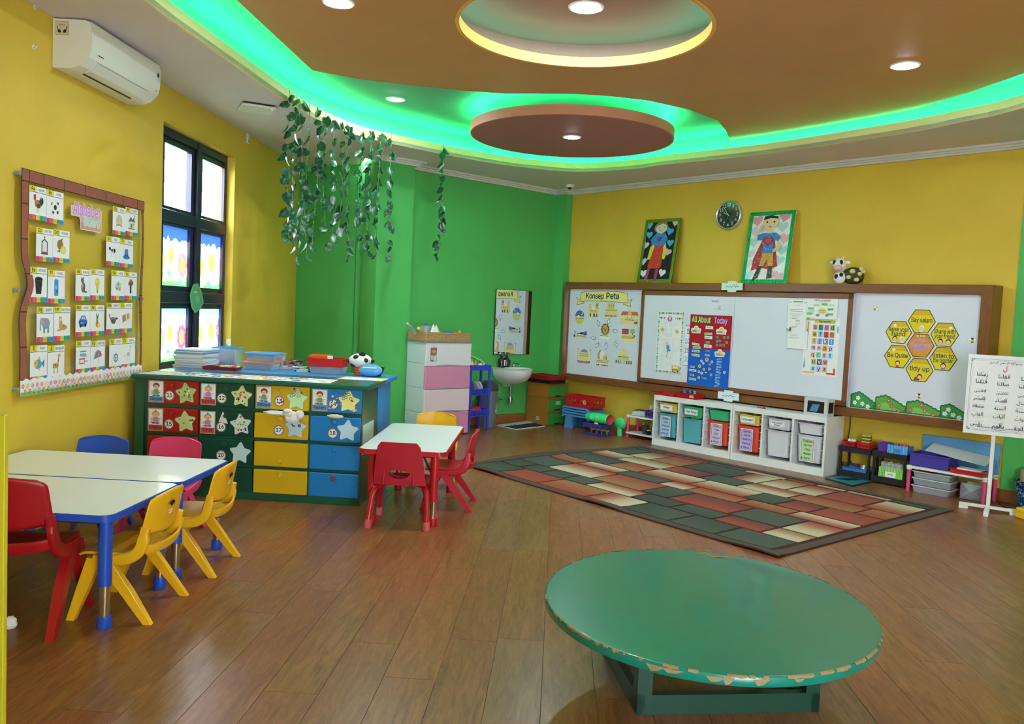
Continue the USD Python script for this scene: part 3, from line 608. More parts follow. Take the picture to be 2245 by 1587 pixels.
cl = thing('tissue', 'thin grey tissue hanging from green drawer sixteen beside its star', 'tissue', chest_pt(-.905, -.014, .50), CA); obj(cl, 'folded_tissue', hull([(0, -.001, .07), (-.028, -.001, 0), (.034, -.001, -.01), (.012, -.004, .05), (.034, -.006, .0)]), 'white_cloth', False)

# ================================================================ green round low table
M('table_green', (8, 122, 106), 0.30, coat=0.25, var=0.05, scale=5, bump=0.03, bscale=30); M('table_green_dark', (8, 62, 46), 0.4, var=0.08); M('chipped_wood', (150, 128, 92), 0.7, var=0.2, scale=60); M('old_green', (64, 150, 74), 0.5)
TZ = .33
tp = np.array([onz(*p, TZ)[:2] for p in [(1185, 1290), (1948, 1395), (1540, 1203), (1560, 1478), (1300, 1228), (1800, 1275), (1300, 1395), (1860, 1455), (1210, 1250), (1440, 1455)]])
A = np.c_[tp[:, 0]**2, tp[:, 0]*tp[:, 1], tp[:, 1]**2, tp[:, 0], tp[:, 1]]; co = np.linalg.lstsq(A, np.ones(len(tp)), rcond=None)[0]
Q = np.array([[co[0], co[1]/2], [co[1]/2, co[2]]]); tc = np.linalg.solve(-2*Q, co[3:]); kk = 1+tc @ Q @ tc; ev, ew = np.linalg.eigh(Q/kk)
def tpt(a, f=1.0): return ew @ np.array([math.cos(a)/math.sqrt(ev[0])*f, math.sin(a)/math.sqrt(ev[1])*f])
TT = thing('round_table', 'big low round table in worn green paint with chipped edge', 'table', (tc[0], tc[1], 0))
NT = 160; rg = np.random.default_rng(3)
def ringpts(f, z, nz=0): return [(*tpt(a, f), z) for a in np.arange(NT)/NT*2*PI]
prof = [(.0002, TZ), (.5, TZ), (.985, TZ), (.994, TZ-.003), (1.0, TZ-.010), (1.0, TZ-.026), (.995, TZ-.032), (.5, TZ-.033), (.0002, TZ-.033)]
v = np.vstack([ringpts(f, z) for f, z in prof]); f = []
for i in range(len(prof)-1):
    for j in range(NT): q = (j+1) % NT; f += [[i*NT+j, i*NT+q, (i+1)*NT+q], [i*NT+j, (i+1)*NT+q, (i+1)*NT+j]]
topm = trimesh.Trimesh(v, f, process=False); topm.fix_normals(); obj(TT, 'tabletop', topm, 'table_green', 30)
chips = []; cr = random.Random(11)
nr = meshkit.noise(np.c_[np.arange(NT*4)/3.1, np.zeros(NT*4), np.zeros(NT*4)], 4)
for k in range(NT*4):
    a0, a1 = k/(NT*4)*2*PI, (k+1.15)/(NT*4)*2*PI; h = nr[k]
    pt = tpt(a0); 
    facing = -(pt[1])/np.hypot(*pt)
    if h > .60: chips.append(hull([(*tpt(a, 1.0012), z) for a in (a0, a1) for z in (TZ-.004, TZ-.006-.020*max(0, h-.66)*cr.random())]+[(*tpt(a, .990), TZ+.0006) for a in (a0, a1)]+[(*tpt(a, .998), TZ-.001) for a in (a0, a1)]))
obj(TT, 'chipped_edge', cat(chips), 'chipped_wood', False, kind='stuff')
big = []
for a_, w_, h_ in ((-2.02, .05, .018), (-1.93, .06, .012), (-1.72, .05, .016), (-1.66, .03, .02), (-1.5, .04, .018), (-1.30, .03, .010)):
    aa = math.atan2(*(np.linalg.inv(ew) @ np.array([math.cos(a_)/1, math.sin(a_)]))[::-1])
    big.append(hull([(*tpt(aa+dx, 1.0022), TZ-.009-dz) for dx, dz in ((-w_, 0), (w_, 0), (w_*.4, h_), (-w_*.3, h_*.8))]+[(*tpt(aa+dx, .999), TZ-.012) for dx in (-w_*.5, w_*.5)]))
obj(TT, 'paint_loss', big, 'chipped_wood', False, kind='stuff')
sm = []
for u_, v_, w_ in ((1545, 1213, .05), (1572, 1222, .03), (1600, 1222, .025), (1350, 1207, .02)):
    p_ = onz(u_, v_, TZ)-np.array([*tc, 0]); a_ = cr.uniform(-.6, .1)
    for q in range(7):
        dx, dy, ln = cr.uniform(-w_, w_)*.6, cr.uniform(-.02, .02), cr.uniform(.008, w_*.6); sm.append(mv(bx(-ln, ln, -.0025-.003*cr.random(), .0035, -.001, .0004), p_[0]+dx, p_[1]+dy, TZ, rz=a_))
obj(TT, 'scratches', sm, 'chipped_wood', False, kind='stuff')
# the base: a square frame of boards, corner posts leaning in
f0, f1, f2 = onz(1395, 1567, 0)[:2]-tc, onz(1795, 1560, 0)[:2]-tc, onz(1350, 1452, 0)[:2]-tc
ex = (f1-f0)/np.linalg.norm(f1-f0); ey = np.array([-ex[1], ex[0]]); LX = np.linalg.norm(f1-f0); LY = .46
cor = [f0, f1, f1+ey*LY, f0+ey*LY]
def beam(a, b, za, zb, w=.028, inset=0):
    a, b = np.asarray(a), np.asarray(b); d = (b-a)/np.linalg.norm(b-a); n = np.array([-d[1], d[0]])
    return ext(sg.Polygon([a, b, b+n*w, a+n*w]), za, zb)
for k in range(4):
    a, b = cor[k], cor[(k+1) % 4]
    obj(TT, 'bottom_rail', beam(a, b, 0, .065), 'table_green_dark', False); obj(TT, 'top_rail', beam(a, b, TZ-.095, TZ-.033), 'table_green_dark', False)
    p = np.asarray(a); d = (b-p)/np.linalg.norm(b-p); n = np.array([-d[1], d[0]])
    obj(TT, 'corner_post', ext(sg.Polygon([p, p+d*.05, p+d*.05+n*.05, p+n*.05]), .065, TZ-.095), 'table_green_dark', False)

# ================================================================ rug
M('rug_pile', (74, 22, 26), 0.95)
rc = [np.array(onz(*p, .008)[:2]) for p in ((1022, 1018), (1390, 975), (2075, 1112), (1722, 1230))]
RX = (rc[3]-rc[0]+rc[2]-rc[1])/2; RY = (rc[1]-rc[0]+rc[2]-rc[3])/2; RL, RW = np.linalg.norm(RX), np.linalg.norm(RY)
r0 = sum(rc)/4; rug_rot = math.atan2(RX[1], RX[0])
# material: weave relief plus the mesh's own colours, softened from one dye to the next
MATS['rug_weave'] = usdkit.material(stage, '/World/Looks/rug_weave', {'a': ('attribute', dict(attribute='ink')), 't': ('texture_coordinate', {}), 'n': ('noise_texture', dict(scale=220.0, detail=2.0)), 'm': ('rgb_ramp', {'ramp': [(0.3, (.78,)*3), (0.7, (1.08,)*3)]}),
    'x': ('mix', dict(mix_type='multiply', fac=1.0)), 'p': ('principled_bsdf', dict(roughness=0.95, specular_ior_level=0.1, sheen_weight=0.15)), 'b': ('bump', dict(strength=0.5, distance=0.004))},
    [('t.object', 'n.vector'), ('n.fac', 'm.fac'), ('a.color', 'x.color1'), ('m.color', 'x.color2'), ('x.color', 'p.base_color'), ('n.fac', 'b.height'), ('b.normal', 'p.normal')], surface='p.BSDF')
rug = thing('rug', 'patchwork rug of red, cream and dark green woven panels', 'rug', (r0[0], r0[1], 0), rug_rot)
def wavy(x, y):                                            # slight lifts of the near and left edges
    z = .006
    e = (-RW/2+.16-y)/.16
    if e > 0: z += .014*e*max(0, math.sin(x*5.0+1.0))**2
    e = (-RL/2+.22-x)/.22
    if e > 0: z += .03*e*e*max(0, math.sin((y+RW/2)/RW*PI*1.3-.2))
    return z
NX, NY = 90, 64
def rugf(u, v): x, y = (u-.5)*RL, (v-.5)*RW; return x, y, wavy(x, y)
base_m = shell(rugf, NX, NY, .006); obj(rug, 'backing', base_m, 'rug_pile', 40)
BR = .075
def add_patch(parent, name, x0, x1, y0, y1, c0, c1, lift, horiz, ga=.0):
    nx, ny = max(2, int((x1-x0)/.05)), max(2, int((y1-y0)/.05)); V, C, Fc = [], [], []
    a, b = np.array(lin(c0)), np.array(lin(c1))
    for i in range(nx+1):
        for j in range(ny+1):
            x, y = x0+(x1-x0)*i/nx, y0+(y1-y0)*j/ny; q = i/nx if horiz else j/ny; q = q*q*(3-2*q)
            V.append((x, y, wavy(x, y)+lift)); C.append(a+(b-a)*q)
    for i in range(nx):
        for j in range(ny): k = i*(ny+1)+j; Fc += [[k, k+ny+1, k+ny+2], [k, k+ny+2, k+1]]
    # a rim that gives the pile its edge
    n0 = len(V); rim = [i*(ny+1) for i in range(nx+1)]+[nx*(ny+1)+j for j in range(1, ny+1)]+[i*(ny+1)+ny for i in range(nx-1, -1, -1)]+[j for j in range(ny-1, 0, -1)]
    for k in rim: x, y, z = V[k]; V.append((x, y, z-lift)); C.append(C[k])
    for k in range(len(rim)): q = (k+1) % len(rim); Fc += [[rim[k], n0+k, n0+q], [rim[k], n0+q, rim[q]]]
    p = obj(parent, name, trimesh.Trimesh(np.array(V), Fc, process=False), 'rug_weave', False); UsdGeom.PrimvarsAPI(p).CreatePrimvar('ink', Sdf.ValueTypeNames.Color3fArray, 'vertex').Set(Vt.Vec3fArray.FromNumpy(np.array(C, np.float32)))
rr = random.Random(21); CREAM, RUST, GREEN, DGREEN, TAN, WINE = 'cdc3a6', '9c3a22', '3a4a3e', '233c2e', '9c6c42', '6a2226'
for (a, b, c, d) in ((-RL/2+.004, RL/2-.004, -RW/2+.004, -RW/2+BR), (-RL/2+.004, RL/2-.004, RW/2-BR, RW/2-.004), (-RL/2+.004, -RL/2+BR, -RW/2+BR, RW/2-BR), (RL/2-BR, RL/2-.004, -RW/2+BR, RW/2-BR)): add_patch(rug, 'border', a, b, c, d, '4f3a2e', '44362c', .003, True)
y = -RW/2+BR+.012; k = 0
rows_h = [.30, .22, .34, .20, .30, .26, .36, .22, .30]
while y < RW/2-BR-.06:
    h = min(rows_h[k % 9], RW/2-BR-.012-y); x = -RL/2+BR+.012+(0 if k % 2 else -.0); j = 0
    while x < RL/2-BR-.05:
        w_ = min(rr.choice([.26, .36, .46, .52, .40]), RL/2-BR-.012-x)
        if RL/2-BR-.012-(x+w_) < .10: w_ = RL/2-BR-.012-x
        cc = [(CREAM, RUST), (GREEN, DGREEN), (RUST, WINE), (RUST, CREAM), (DGREEN, DGREEN), (TAN, RUST), (RUST, '8e3a22'), (GREEN, GREEN), (CREAM, TAN), (DGREEN, GREEN), (RUST, TAN), (RUST, CREAM)][(j*5+k*3+rr.randrange(2)) % 12]
        add_patch(rug, 'panel', x, x+w_-.026, y, y+h-.026, cc[0], cc[1], .0035, rr.random() < .12); x += w_; j += 1
    y += h; k += 1
# ================================================================ the whiteboard cabinet on the yellow wall
wood_mat('board_wood', (96, 56, 26), (150, 96, 50), along='x', rough=0.35, scale=3.0, stretch=16, rot=GA, bump=0.03, coat=0.15)
wood_mat('board_wood_upright', (96, 56, 26), (150, 96, 50), along='z', rough=0.35, scale=3.0, stretch=16, rot=GA, bump=0.03, coat=0.15)
M('whiteboard', (220, 226, 242), 0.45); M('board_back', (150, 110, 70), 0.6); M('paper', (240, 242, 246), 0.7); M('cardboard', (230, 226, 214), 0.7); M('black_gap', (16, 14, 14), 0.7)
DF, DP, DM = .200, .165, .215                                              # depths in front of the wall: frame, side panels, sliding boards
b0, b1 = wq(DF, 1239, 618), wq(DF, 2179.4, 625); c0, c1 = wq(DF, 1242.5, 832.2), wq(DF, 2111.5, 945.3)
BS0, BS1, BZ0, BZ1 = b0[0], b1[0], (c0[1]+c1[1])/2, (b0[1]+b1[1])/2
board = thing('whiteboard_cabinet', 'long wooden whiteboard cabinet with four white panels on the yellow wall', 'whiteboard', tuple(wp(BS0, 0, 0)), W_ROT)
LW = BS1-BS0; m1 = wq(DF, 1404, 740)[0]-BS0; m2 = wq(DF, 1866, 760)[0]-BS0
obj(board, 'frame_rail', bx(0, LW, -DF, -.002, BZ1-.075, BZ1, .003), 'board_wood', False, 'top rail'); obj(board, 'frame_rail', bx(0, LW, -DF, -.002, BZ0, BZ0+.075, .003), 'board_wood', False, 'bottom rail')
obj(board, 'frame_post', bx(0, .06, -DF+.001, -.002, BZ0+.07, BZ1-.07, .003), 'board_wood_upright', False); obj(board, 'frame_post', bx(LW-.085, LW, -DF+.001, -.002, BZ0+.07, BZ1-.07, .003), 'board_wood_upright', False)
obj(board, 'white_panel', bx(.055, m1+.03, -DP, -DP+.02, BZ0+.07, BZ1-.07), 'whiteboard', False); obj(board, 'white_panel', bx(m2-.03, LW-.08, -DP, -DP+.02, BZ0+.07, BZ1-.07), 'whiteboard', False)
obj(board, 'back_board', bx(.05, LW-.05, -DP+.02, -DP+.03, BZ0+.06, BZ1-.06), 'board_back', False)
zt, zb = wq(DM, 1420, 634)[1]-.0, wq(DM, 1420, 845)[1]
zt, zb = BZ1-.085, BZ0+.085
msp = wq(DM, 1609, 700)[0]-BS0
for a, b in ((m1, msp-.0015), (msp+.0015, m2)):
    d = obj(board, 'sliding_board', bx(a+.0, b, -DM, -DF+.006, zb, zt), 'whiteboard', False)
    for (x0, x1, z0, z1, mt) in ((a, b, zt-.045, zt, 'board_wood'), (a, b, zb, zb+.045, 'board_wood')): obj(d, 'wooden_rail', bx(x0, x1, -DM-.006, -DM+.004, z0, z1, .002), mt, False)
    xs = (a, a+.045) if a == m1 else (b-.045, b); obj(d, 'wooden_stile', bx(*xs, -DM-.006, -DM+.004, zb, zt, .002), 'board_wood_upright', False)
obj(board, 'slide_gap', bx(m1, m2, -DF-.002, -DF+.004, zt+.001, zt+.006), 'black_gap', False); obj(board, 'slide_gap', bx(m1, m2, -DF-.002, -DF+.004, zb-.006, zb-.001), 'black_gap', False)

def zq(x0, y0, k, d): return lambda u, v: wq(d, x0+u/k, y0+v/k)            # a point of an enlarged picture -> the plane
def paper(name, label, category, s0, s1, z0, z1, d, mat='paper', t=.0012, group=None, rz=W_ROT, at=wp):
    th = thing(name, label, category, tuple(at((s0+s1)/2, d+.0006, z0)), rz, group); w = s1-s0
    obj(th, 'sheet', bx(-w/2, w/2, -t, 0, 0, z1-z0), mat, False); return th, Ink(-t-.0002).win(-w/2, w/2, 0, z1-z0)
def cutout(name, label, category, poly, s, z, d, draw, group=None, mat='paper', t=.0015, rz=W_ROT, at=wp):
    """A card cut to an outline given around (0, 0); draw(ink) prints on it."""
    th = thing(name, label, category, tuple(at(s, d+.0006, z)), rz, group); obj(th, 'card', up(ext(poly, 0, t)), mat, False)
    i = Ink(-t-.0002); draw(i); i.put(th, 'print'); return th
# ---------------- concept map on the left panel
q = zq(1230, 610, 6.347, DP+.001)
def put(uv): return q(*uv)
A_, B_ = q(190, 280), q(995, 300); bw = (B_[0]-A_[0])/2; bc = q(592, 265)
rib = sg.Polygon([(-.83*bw, -.055), (-.80*bw, .050), (-.6*bw, .066), (0, .072), (.6*bw, .064), (.80*bw, .048), (.84*bw, -.058), (.6*bw, -.052), (0, -.045), (-.6*bw, -.048)])
tails = [sg.Polygon([(sx*.72*bw, -.048), (sx*.98*bw, -.005 if sx < 0 else -.01), (sx*.90*bw, -.050), (sx*.94*bw, -.098), (sx*.66*bw, -.070)]) for sx in (-1, 1)]
for g_ in [unary_union([rib]+tails+[sg.box(-.98*bw, -.06, -.7*bw, .0), sg.box(.7*bw, -.06, .98*bw, 0)])]:
    def draw(i):
        for t_ in tails: i.geo(t_, '22304a').geo(t_.buffer(-.004), 'ece38a')
        i.geo(rib, '22304a').geo(rib.buffer(-.004), 'efe68e'); i.text('Konsep', -.30*bw, .006, .060, '1f2b3f', fit=.62*bw); i.text('Peta', .31*bw, .008, .068, '1f2b3f', fit=.48*bw)
    cutout('title_banner', 'yellow ribbon banner reading Konsep Peta at the top of the left panel', 'paper banner', unary_union([rib]+tails), bc[0], bc[1], DP, draw)
def lines(i, x0, x1, zs, col='4c6b3a', h=.005):                            # lettering too small to read
    for z in zs:
        x = x0; r = random.Random(int(z*1e4)+7)
        while x < x1-.004: w_ = min(r.uniform(.006, .02), x1-x); i.rect(x, z, x+w_, z+h, col); x += w_+.004
def ic_night(i, w, h): i.ell(0, 0, w/2, h/2, 'd8d26a'); i.ell(0, h*.06, w/2*.96, h*.42, '4a6ec0', a0=0, a1=PI); i.ell(w*.2, h*.27, w*.12, col='f4f4f4'); i.ell(w*.14, h*.29, w*.11, col='4a6ec0'); i.ell(-w*.12, h*.02, w*.13, h*.12, 'f2f2ee'); lines(i, -w*.4, w*.4, (-h*.12,)); i.line([(-w*.3, -h*.3), (0, -h*.36), (w*.3, -h*.28)], .004, 'a9a83c')
def ic_build(i, w, h): i.rect(-w/2, -h/2, w/2, h*.2, 'e6d290'); i.rect(-w*.45, h*.1, -w*.3, h*.42, 'e0c678'); i.rect(w*.18, h*.1, w*.46, h/2, 'd8bc6a'); i.rect(w*.24, h*.25, w*.29, h*.45, '4a3a2a'); i.rect(w*.35, h*.25, w*.40, h*.45, '4a3a2a'); i.ell(-w*.02, h*.12, w*.17, h*.12, 'f0f0ea'); i.rect(-w*.36, -h*.5, -w*.26, -h*.25, '6a5030'); i.rect(0, -h*.5, w*.14, -h*.25, '6a5030'); i.rect(w*.25, -h*.5, w*.38, -h*.3, '5a6a80'); lines(i, -w*.3, w*.3, (-h*.1,))
def ic_fort(i, w, h): i.rect(-w/2, -h/2, w/2, h*.1, 'e8d89a'); i.rect(-w*.34, 0, w*.22, h/2, 'dfc88a'); [i.ell(x, h*.3, w*.025, h*.05, '5a4028') for x in (-w*.2, -w*.05, w*.12)]; lines(i, -w*.42, w*.42, (-h*.06,)); [i.ell(-w*.42+k*w*.09, -h*.42, w*.05, h*.07, c_) for k, c_ in enumerate(['5aa05a', '6fb06a', '8a9a6a', 'd8c07a', 'd86a4a', 'd87a5a', 'e0a06a', 'd8a0a0', '9a8ab0', 'd0b090'])]
def ic_house(i, w, h): i.rect(-w/2, -h/2, w/2, h*.15, 'ead792'); i.poly([(-w/2, h*.12), (-w*.42, h*.36), (w*.42, h*.36), (w/2, h*.12)], 'd06a44'); i.poly([(-w*.17, h*.1), (0, h/2), (w*.17, h*.1)], 'e6c27a'); i.rect(-w*.12, -h*.08, w*.10, h*.14, '6a7a9a'); i.rect(-w*.10, -h*.06, w*.08, h*.12, 'e8eef4'); [i.rect(x, -h*.08, x+w*.18, 0, 'f2f2ee') for x in (-w*.46, w*.26)]; lines(i, -w*.25, w*.25, (-h*.22,), h=.008); [i.ell(w*.3+k*w*.06, -h*.36, w*.03, h*.09, c_) for k, c_ in enumerate(['8a6ab0', 'c04a6a', '5a4a8a'])]
def ic_plate(i, w, h): i.ell(0, -h*.28, w*.48, h*.18, 'e8e4d2'); i.poly([(-w*.1, h*.42), (w*.12, h*.3), (w*.36, h*.16), (w*.1, h*.06)], 'e9e9ee'); i.line([(w*.38, h*.16), (-w*.05, 0), (-w*.25, -h*.06)], .008, '2a2a34'); i.line([(-w*.42, h*.12), (-w*.36, -h*.02)], .010, '3a3a40'); i.ell(w*.28, -.0, w*.15, h*.14, '4a6ab8'); i.ell(w*.05, -h*.0, w*.12, h*.08, '26262e'); lines(i, -w*.4, w*.38, (-h*.2, -h*.28)); i.rect(-w*.46, -h*.3, -w*.38, -h*.1, '3a4a5a')
def ic_emblem(i, w, h): i.geo(star(0, h*.16, w*.42, .78, 12), '8a6a34'); i.ell(0, h*.16, w*.30, w*.36, '6a5a3a'); i.ell(0, h*.16, w*.24, w*.30, 'c8a850'); i.line([(-w*.1, h*.24), (0, h*.1), (w*.1, h*.22), (w*.04, h*.06)], .006, '5a4a2a'); i.ell(0, -h*.34, w*.48, h*.14, 'f4f4f4'); lines(i, -w*.42, w*.42, (-h*.28,), '4a7a3a', .008)
def ic_drum(i, w, h): i.rect(-w*.5, h*.1, 0, h*.44, 'c0506a'); i.rect(-w*.48, h*.38, 0, h*.46, '9a3a4a'); i.ell(w*.28, h*.32, w*.2, h*.18, '8fc080'); i.rect(w*.25, h*.02, w*.31, h*.2, '8a6a4a'); i.rect(-w*.5, -h*.22, w*.5, h*.06, 'e6d27a'); lines(i, -w*.46, w*.46, (-h*.1, -h*.18)); i.ell(-w*.22, -h*.34, w*.25, h*.16, 'efe6b8'); i.ell(w*.25, -h*.34, w*.25, h*.16, 'efe2b0'); i.ell(w*.42, 0, w*.05, h*.07, '4a5a7a')
def ic_mosque(i, w, h, dome='7f9cc8', body='eadf9a'): [i.rect(x, -h*.4, x+w*.08, h*.34, 'e2d6a2') for x in (-w*.48, w*.40)]; [i.ell(x+w*.04, h*.36, w*.05, h*.06, 'c8b088') for x in (-w*.48, w*.40)]; i.ell(0, h*.16, w*.25, h*.22, dome, a0=0, a1=PI); i.line([(0, h*.36), (0, h*.48)], .004, 'b89a5a'); i.rect(-w*.36, -h*.36, w*.36, h*.18, body); lines(i, -w*.32, w*.32, (h*.06, -h*.06)); i.rect(-w*.4, -h*.5, w*.4, -h*.36, 'c88a9a'); [i.ell(-w*.4+k*w*.2, -h*.4, w*.05, h*.05, c_) for k, c_ in enumerate(['6a5a8a', 'c04a5a', 'd8a04a', '4a8a5a', '8a3a5a'])]
def ic_tents(i, w, h): i.ell(-w*.18, h*.14, w*.24, h*.36, 'd9a25a'); i.ell(-w*.06, h*.18, w*.20, h*.30, 'f4f4f2'); i.poly([(w*.02, -h*.1), (w*.10, h*.28), (w*.2, -h*.1)], 'd8b06a'); i.poly([(w*.18, -h*.1), (w*.26, h*.3), (w*.36, -h*.1)], 'c89a58'); i.rect(-w/2, -h*.3, w/2, -h*.06, 'e9dc9a'); lines(i, -w*.46, w*.46, (-h*.16, -h*.26)); [i.ell(-w*.42+k*w*.12, -h*.42, w*.05, h*.06, c_) for k, c_ in enumerate(['c0705a', '5a5a8a', 'd8c0a0', 'c88a5a', '7a5a4a', 'b04a5a', '8a8ab0', 'd0a0a0'])]; i.geo(heart(w*.36, h*.34, w*.07), 'c8d8c8')
def ic_gold(i, w, h): i.poly([(-w*.25, h*.1), (-w*.2, h*.46), (w*.2, h*.46), (w*.25, h*.1)], 'eadb98'); i.line([(-w*.1, h*.46), (0, h*.5)], .006, 'c0a050'); i.poly([(-w*.36, -h*.2), (-w*.25, h*.1), (w*.25, h*.1), (w*.36, -h*.2)], 'cfd88a'); lines(i, -w*.34, w*.34, (-h*.04,), h=.007); i.rect(-w/2, -h/2, w/2, -h*.2, 'e0d4b0'); [i.rect(-w*.46+k*w*.13, -h*.46, -w*.40+k*w*.13, -h*.26, c_) for k, c_ in enumerate(['6a4a3a', '4a5a8a', '7aa0d0', 'd8e4f0', 'a0c8e0', '6a4a8a', '3a6a5a', '5a3a3a'])]
icons = [('blue night scene with a crescent moon', (260, 540), 140, 190, ic_night, 'e'), ('tan building with two dark tower windows', (455, 440), 150, 190, ic_build, 'r'), ('sand-coloured fort with square tower', (705, 442), 195, 190, ic_fort, 'r'),
         ('yellow house with an orange roof', (955, 540), 260, 200, ic_house, 'h'), ('set table with dark dishes and blue pot', (275, 765), 220, 170, ic_plate, 'e'), ('brown rosette emblem in the middle of the arrows', (615, 745), 170, 205, ic_emblem, 'e'),
         ('red drum beside a green tree', (940, 800), 205, 190, ic_drum, 'r'), ('blue-domed mosque with two minarets', (320, 1070), 205, 200, ic_mosque, 'r'), ('orange crescent and pointed tents', (580, 1115), 190, 205, ic_tents, 'e'), ('pale gold lantern-shaped building', (870, 1090), 240, 190, ic_gold, 'h')]
for lb, c_, w_, h_, fn, sh in icons:
    a_, b_ = q(c_[0]-w_/2, c_[1]+h_/2), q(c_[0]+w_/2, c_[1]-h_/2); w2, h2 = b_[0]-a_[0], b_[1]-a_[1]; cc = q(*c_)
    i0 = Ink(0); fn(i0, w2, h2); m_, _ = i0.mesh()
    pl_ = unary_union([sg.Polygon(m_.vertices[f_][:, [0, 2]]).buffer(.0005) for f_ in m_.faces]).buffer(.006).buffer(-.004)
    pl_ = max(getattr(pl_, 'geoms', [pl_]), key=lambda g: g.area); pl_ = sg.Polygon(pl_.exterior).simplify(.001)
    cutout('picture_cutout', 'cut-out picture of a '+lb+(' on the concept map' if len(lb.split()) < 9 else ''), 'picture cutout', pl_, cc[0], cc[1], DP, lambda i, fn=fn, w2=w2, h2=h2: fn(i, w2, h2), 'pictures of the concept map')
arrow = sg.Polygon([(-.042, -.008), (-.006, -.014), (-.008, -.026), (.042, .002), (-.006, .026), (-.004, .014), (-.040, .016), (-.026, .004)])
for (u, v, an, lb) in ((520, 620, 115, 'towards the tan building'), (665, 600, 75, 'towards the sand-coloured fort'), (755, 735, -3, 'towards the red drum'), (450, 830, 180, 'towards the set table'), (505, 930, 228, 'towards the blue-domed mosque'), (628, 945, 270, 'towards the orange crescent'), (765, 920, -62, 'towards the gold lantern building')):
    g = sa.rotate(arrow, an, origin=(0, 0)); c_ = q(u, v); cutout('paper_arrow', 'small white paper arrow pointing '+lb, 'paper arrow', g, c_[0], c_[1], DP, lambda i, g=g: (i.geo(g, '3a3f52'), i.geo(g.buffer(-.004), 'f4f6fa')), 'arrows of the concept map')
# ---------------- things on the sliding boards
qq = zq(1420, 660, 7.935, DM+.001)
a_, b_ = qq(130, 1225), qq(650, 190)
th, i = paper('worksheet_poster', 'narrow white puzzle poster with a dotted colourful border', 'poster', a_[0], b_[0], a_[1], b_[1], DM+.002)
n_ = 34
for k in range(n_):
    t0, t1 = k/n_, (k+.7)/n_; c_ = ['6fb3d8', 'e7d36a', '6fae9a', '4a6a9a', 'd8e4c0'][k % 5]
    i.rect(.03, t0, .075, t1, c_); i.rect(.925, t0, .97, t1, c_)
for k in range(17): c_ = ['6fb3d8', 'e7d36a', '6fae9a', '4a6a9a', 'd8e4c0'][k % 5]; i.rect(.03+k*.055, .955, .075+k*.055, .985, c_); i.rect(.03+k*.055, .010, .075+k*.055, .030, c_)
i.ell(.47, .88, .085, .045, '7d5a8c'); i.ell(.47, .885, .055, .035, 'eac6e4'); i.ell(.44, .90, .018, .012, 'f6f6f6'); i.ell(.50, .90, .018, .012, 'f6f6f6')
for k, c_ in enumerate(['c9503c', '5a5aa0', 'd8d8e8', '6f86c8', '8fd0e8', '9a6ab0', 'c03a3a', 'd8c06a']): x_ = (.10, .14, .18, .24, .66, .73, .80, .86)[k]; i.poly([(x_, .905), (x_+.05, .905), (x_+.03, .865)], c_)
for (x_, z_) in ((.20, .70), (.76, .68)): i.T = None; w_, h_ = b_[0]-a_[0], b_[1]-a_[1]; i.geo(star(-w_/2+x_*w_, z_*h_, .026, .55, rnd=.003), 'd8a83c'); i.ell(-w_/2+x_*w_, z_*h_, .009, .009, 'f0d080', 10); i.win(-w_/2, w_/2, 0, h_)
rr = random.Random(4)
def cell(i, x, z, n, vert):
    for k in range(n): xx, zz = (x, z-k*.026) if vert else (x+k*.05, z); i.line([(xx, zz), (xx+.05, zz), (xx+.05, zz+.026), (xx, zz+.026)], .0008, 'b4b8cc', True)
for (x_, z_, n_, v_) in ((.12, .80, 5, 0), (.33, .80, 9, 1), (.55, .78, 5, 0), (.52, .76, 7, 1), (.12, .62, 4, 0), (.38, .60, 5, 0), (.12, .52, 8, 0), (.62, .54, 6, 0), (.62, .52, 5, 1), (.86, .52, 6, 1), (.14, .44, 4, 0), (.30, .46, 6, 1), (.66, .36, 4, 0), (.14, .26, 5, 0), (.22, .26, 7, 1), (.40, .24, 5, 0), (.62, .34, 5, 1), (.44, .14, 4, 0)): cell(i, x_, z_, n_, v_)
i.ell(.42, .48, .055, .025, 'e8c9a0'); i.poly([(.40, .45), (.52, .45), (.52, .36), (.44, .34)], '4f9ad8'); i.poly([(.50, .37), (.57, .385), (.56, .35)], '4f8ac8'); i.line([(.46, .36), (.44, .26)], .006, '6f9ac8')
i.poly([(.66, .04), (.92, .04), (.93, .13), (.65, .13)], 'd9be5a'); i.rect(.69, .085, .89, .12, 'f2efe2'); i.ell(.71, .04, .025, .012, '4a3a30'); i.ell(.87, .04, .025, .012, '4a3a30'); i.rect(.67, .06, .91, .072, 'a8843c'); i.put(th, 'print')
a_, b_ = qq(620, 1120), qq(750, 430); th, i = paper('number_strip', 'white number strip showing 5, 10, 15 and 20 beside the puzzle poster', 'number strip', a_[0], b_[0]+.03, a_[1], b_[1], DM-.0002, t=.0006)
for t_, z_, c_ in (('5', .84, '5a3a9a'), ('10', .60, '58a8e0'), ('15', .37, 'c86a78'), ('20', .15, '9cc0a4')): i.text(t_, .36 if len(t_) > 1 else .44, z_, .125, c_, fit=.58)
i.rect(0, .985, 1, 1, '8a8a98'); i.rect(0, 0, 1, .012, '8a8a98'); [i.rect(0, z_, 1, z_+.004, 'b8b8c4') for z_ in (.72, .49, .26)]; i.put(th, 'print')
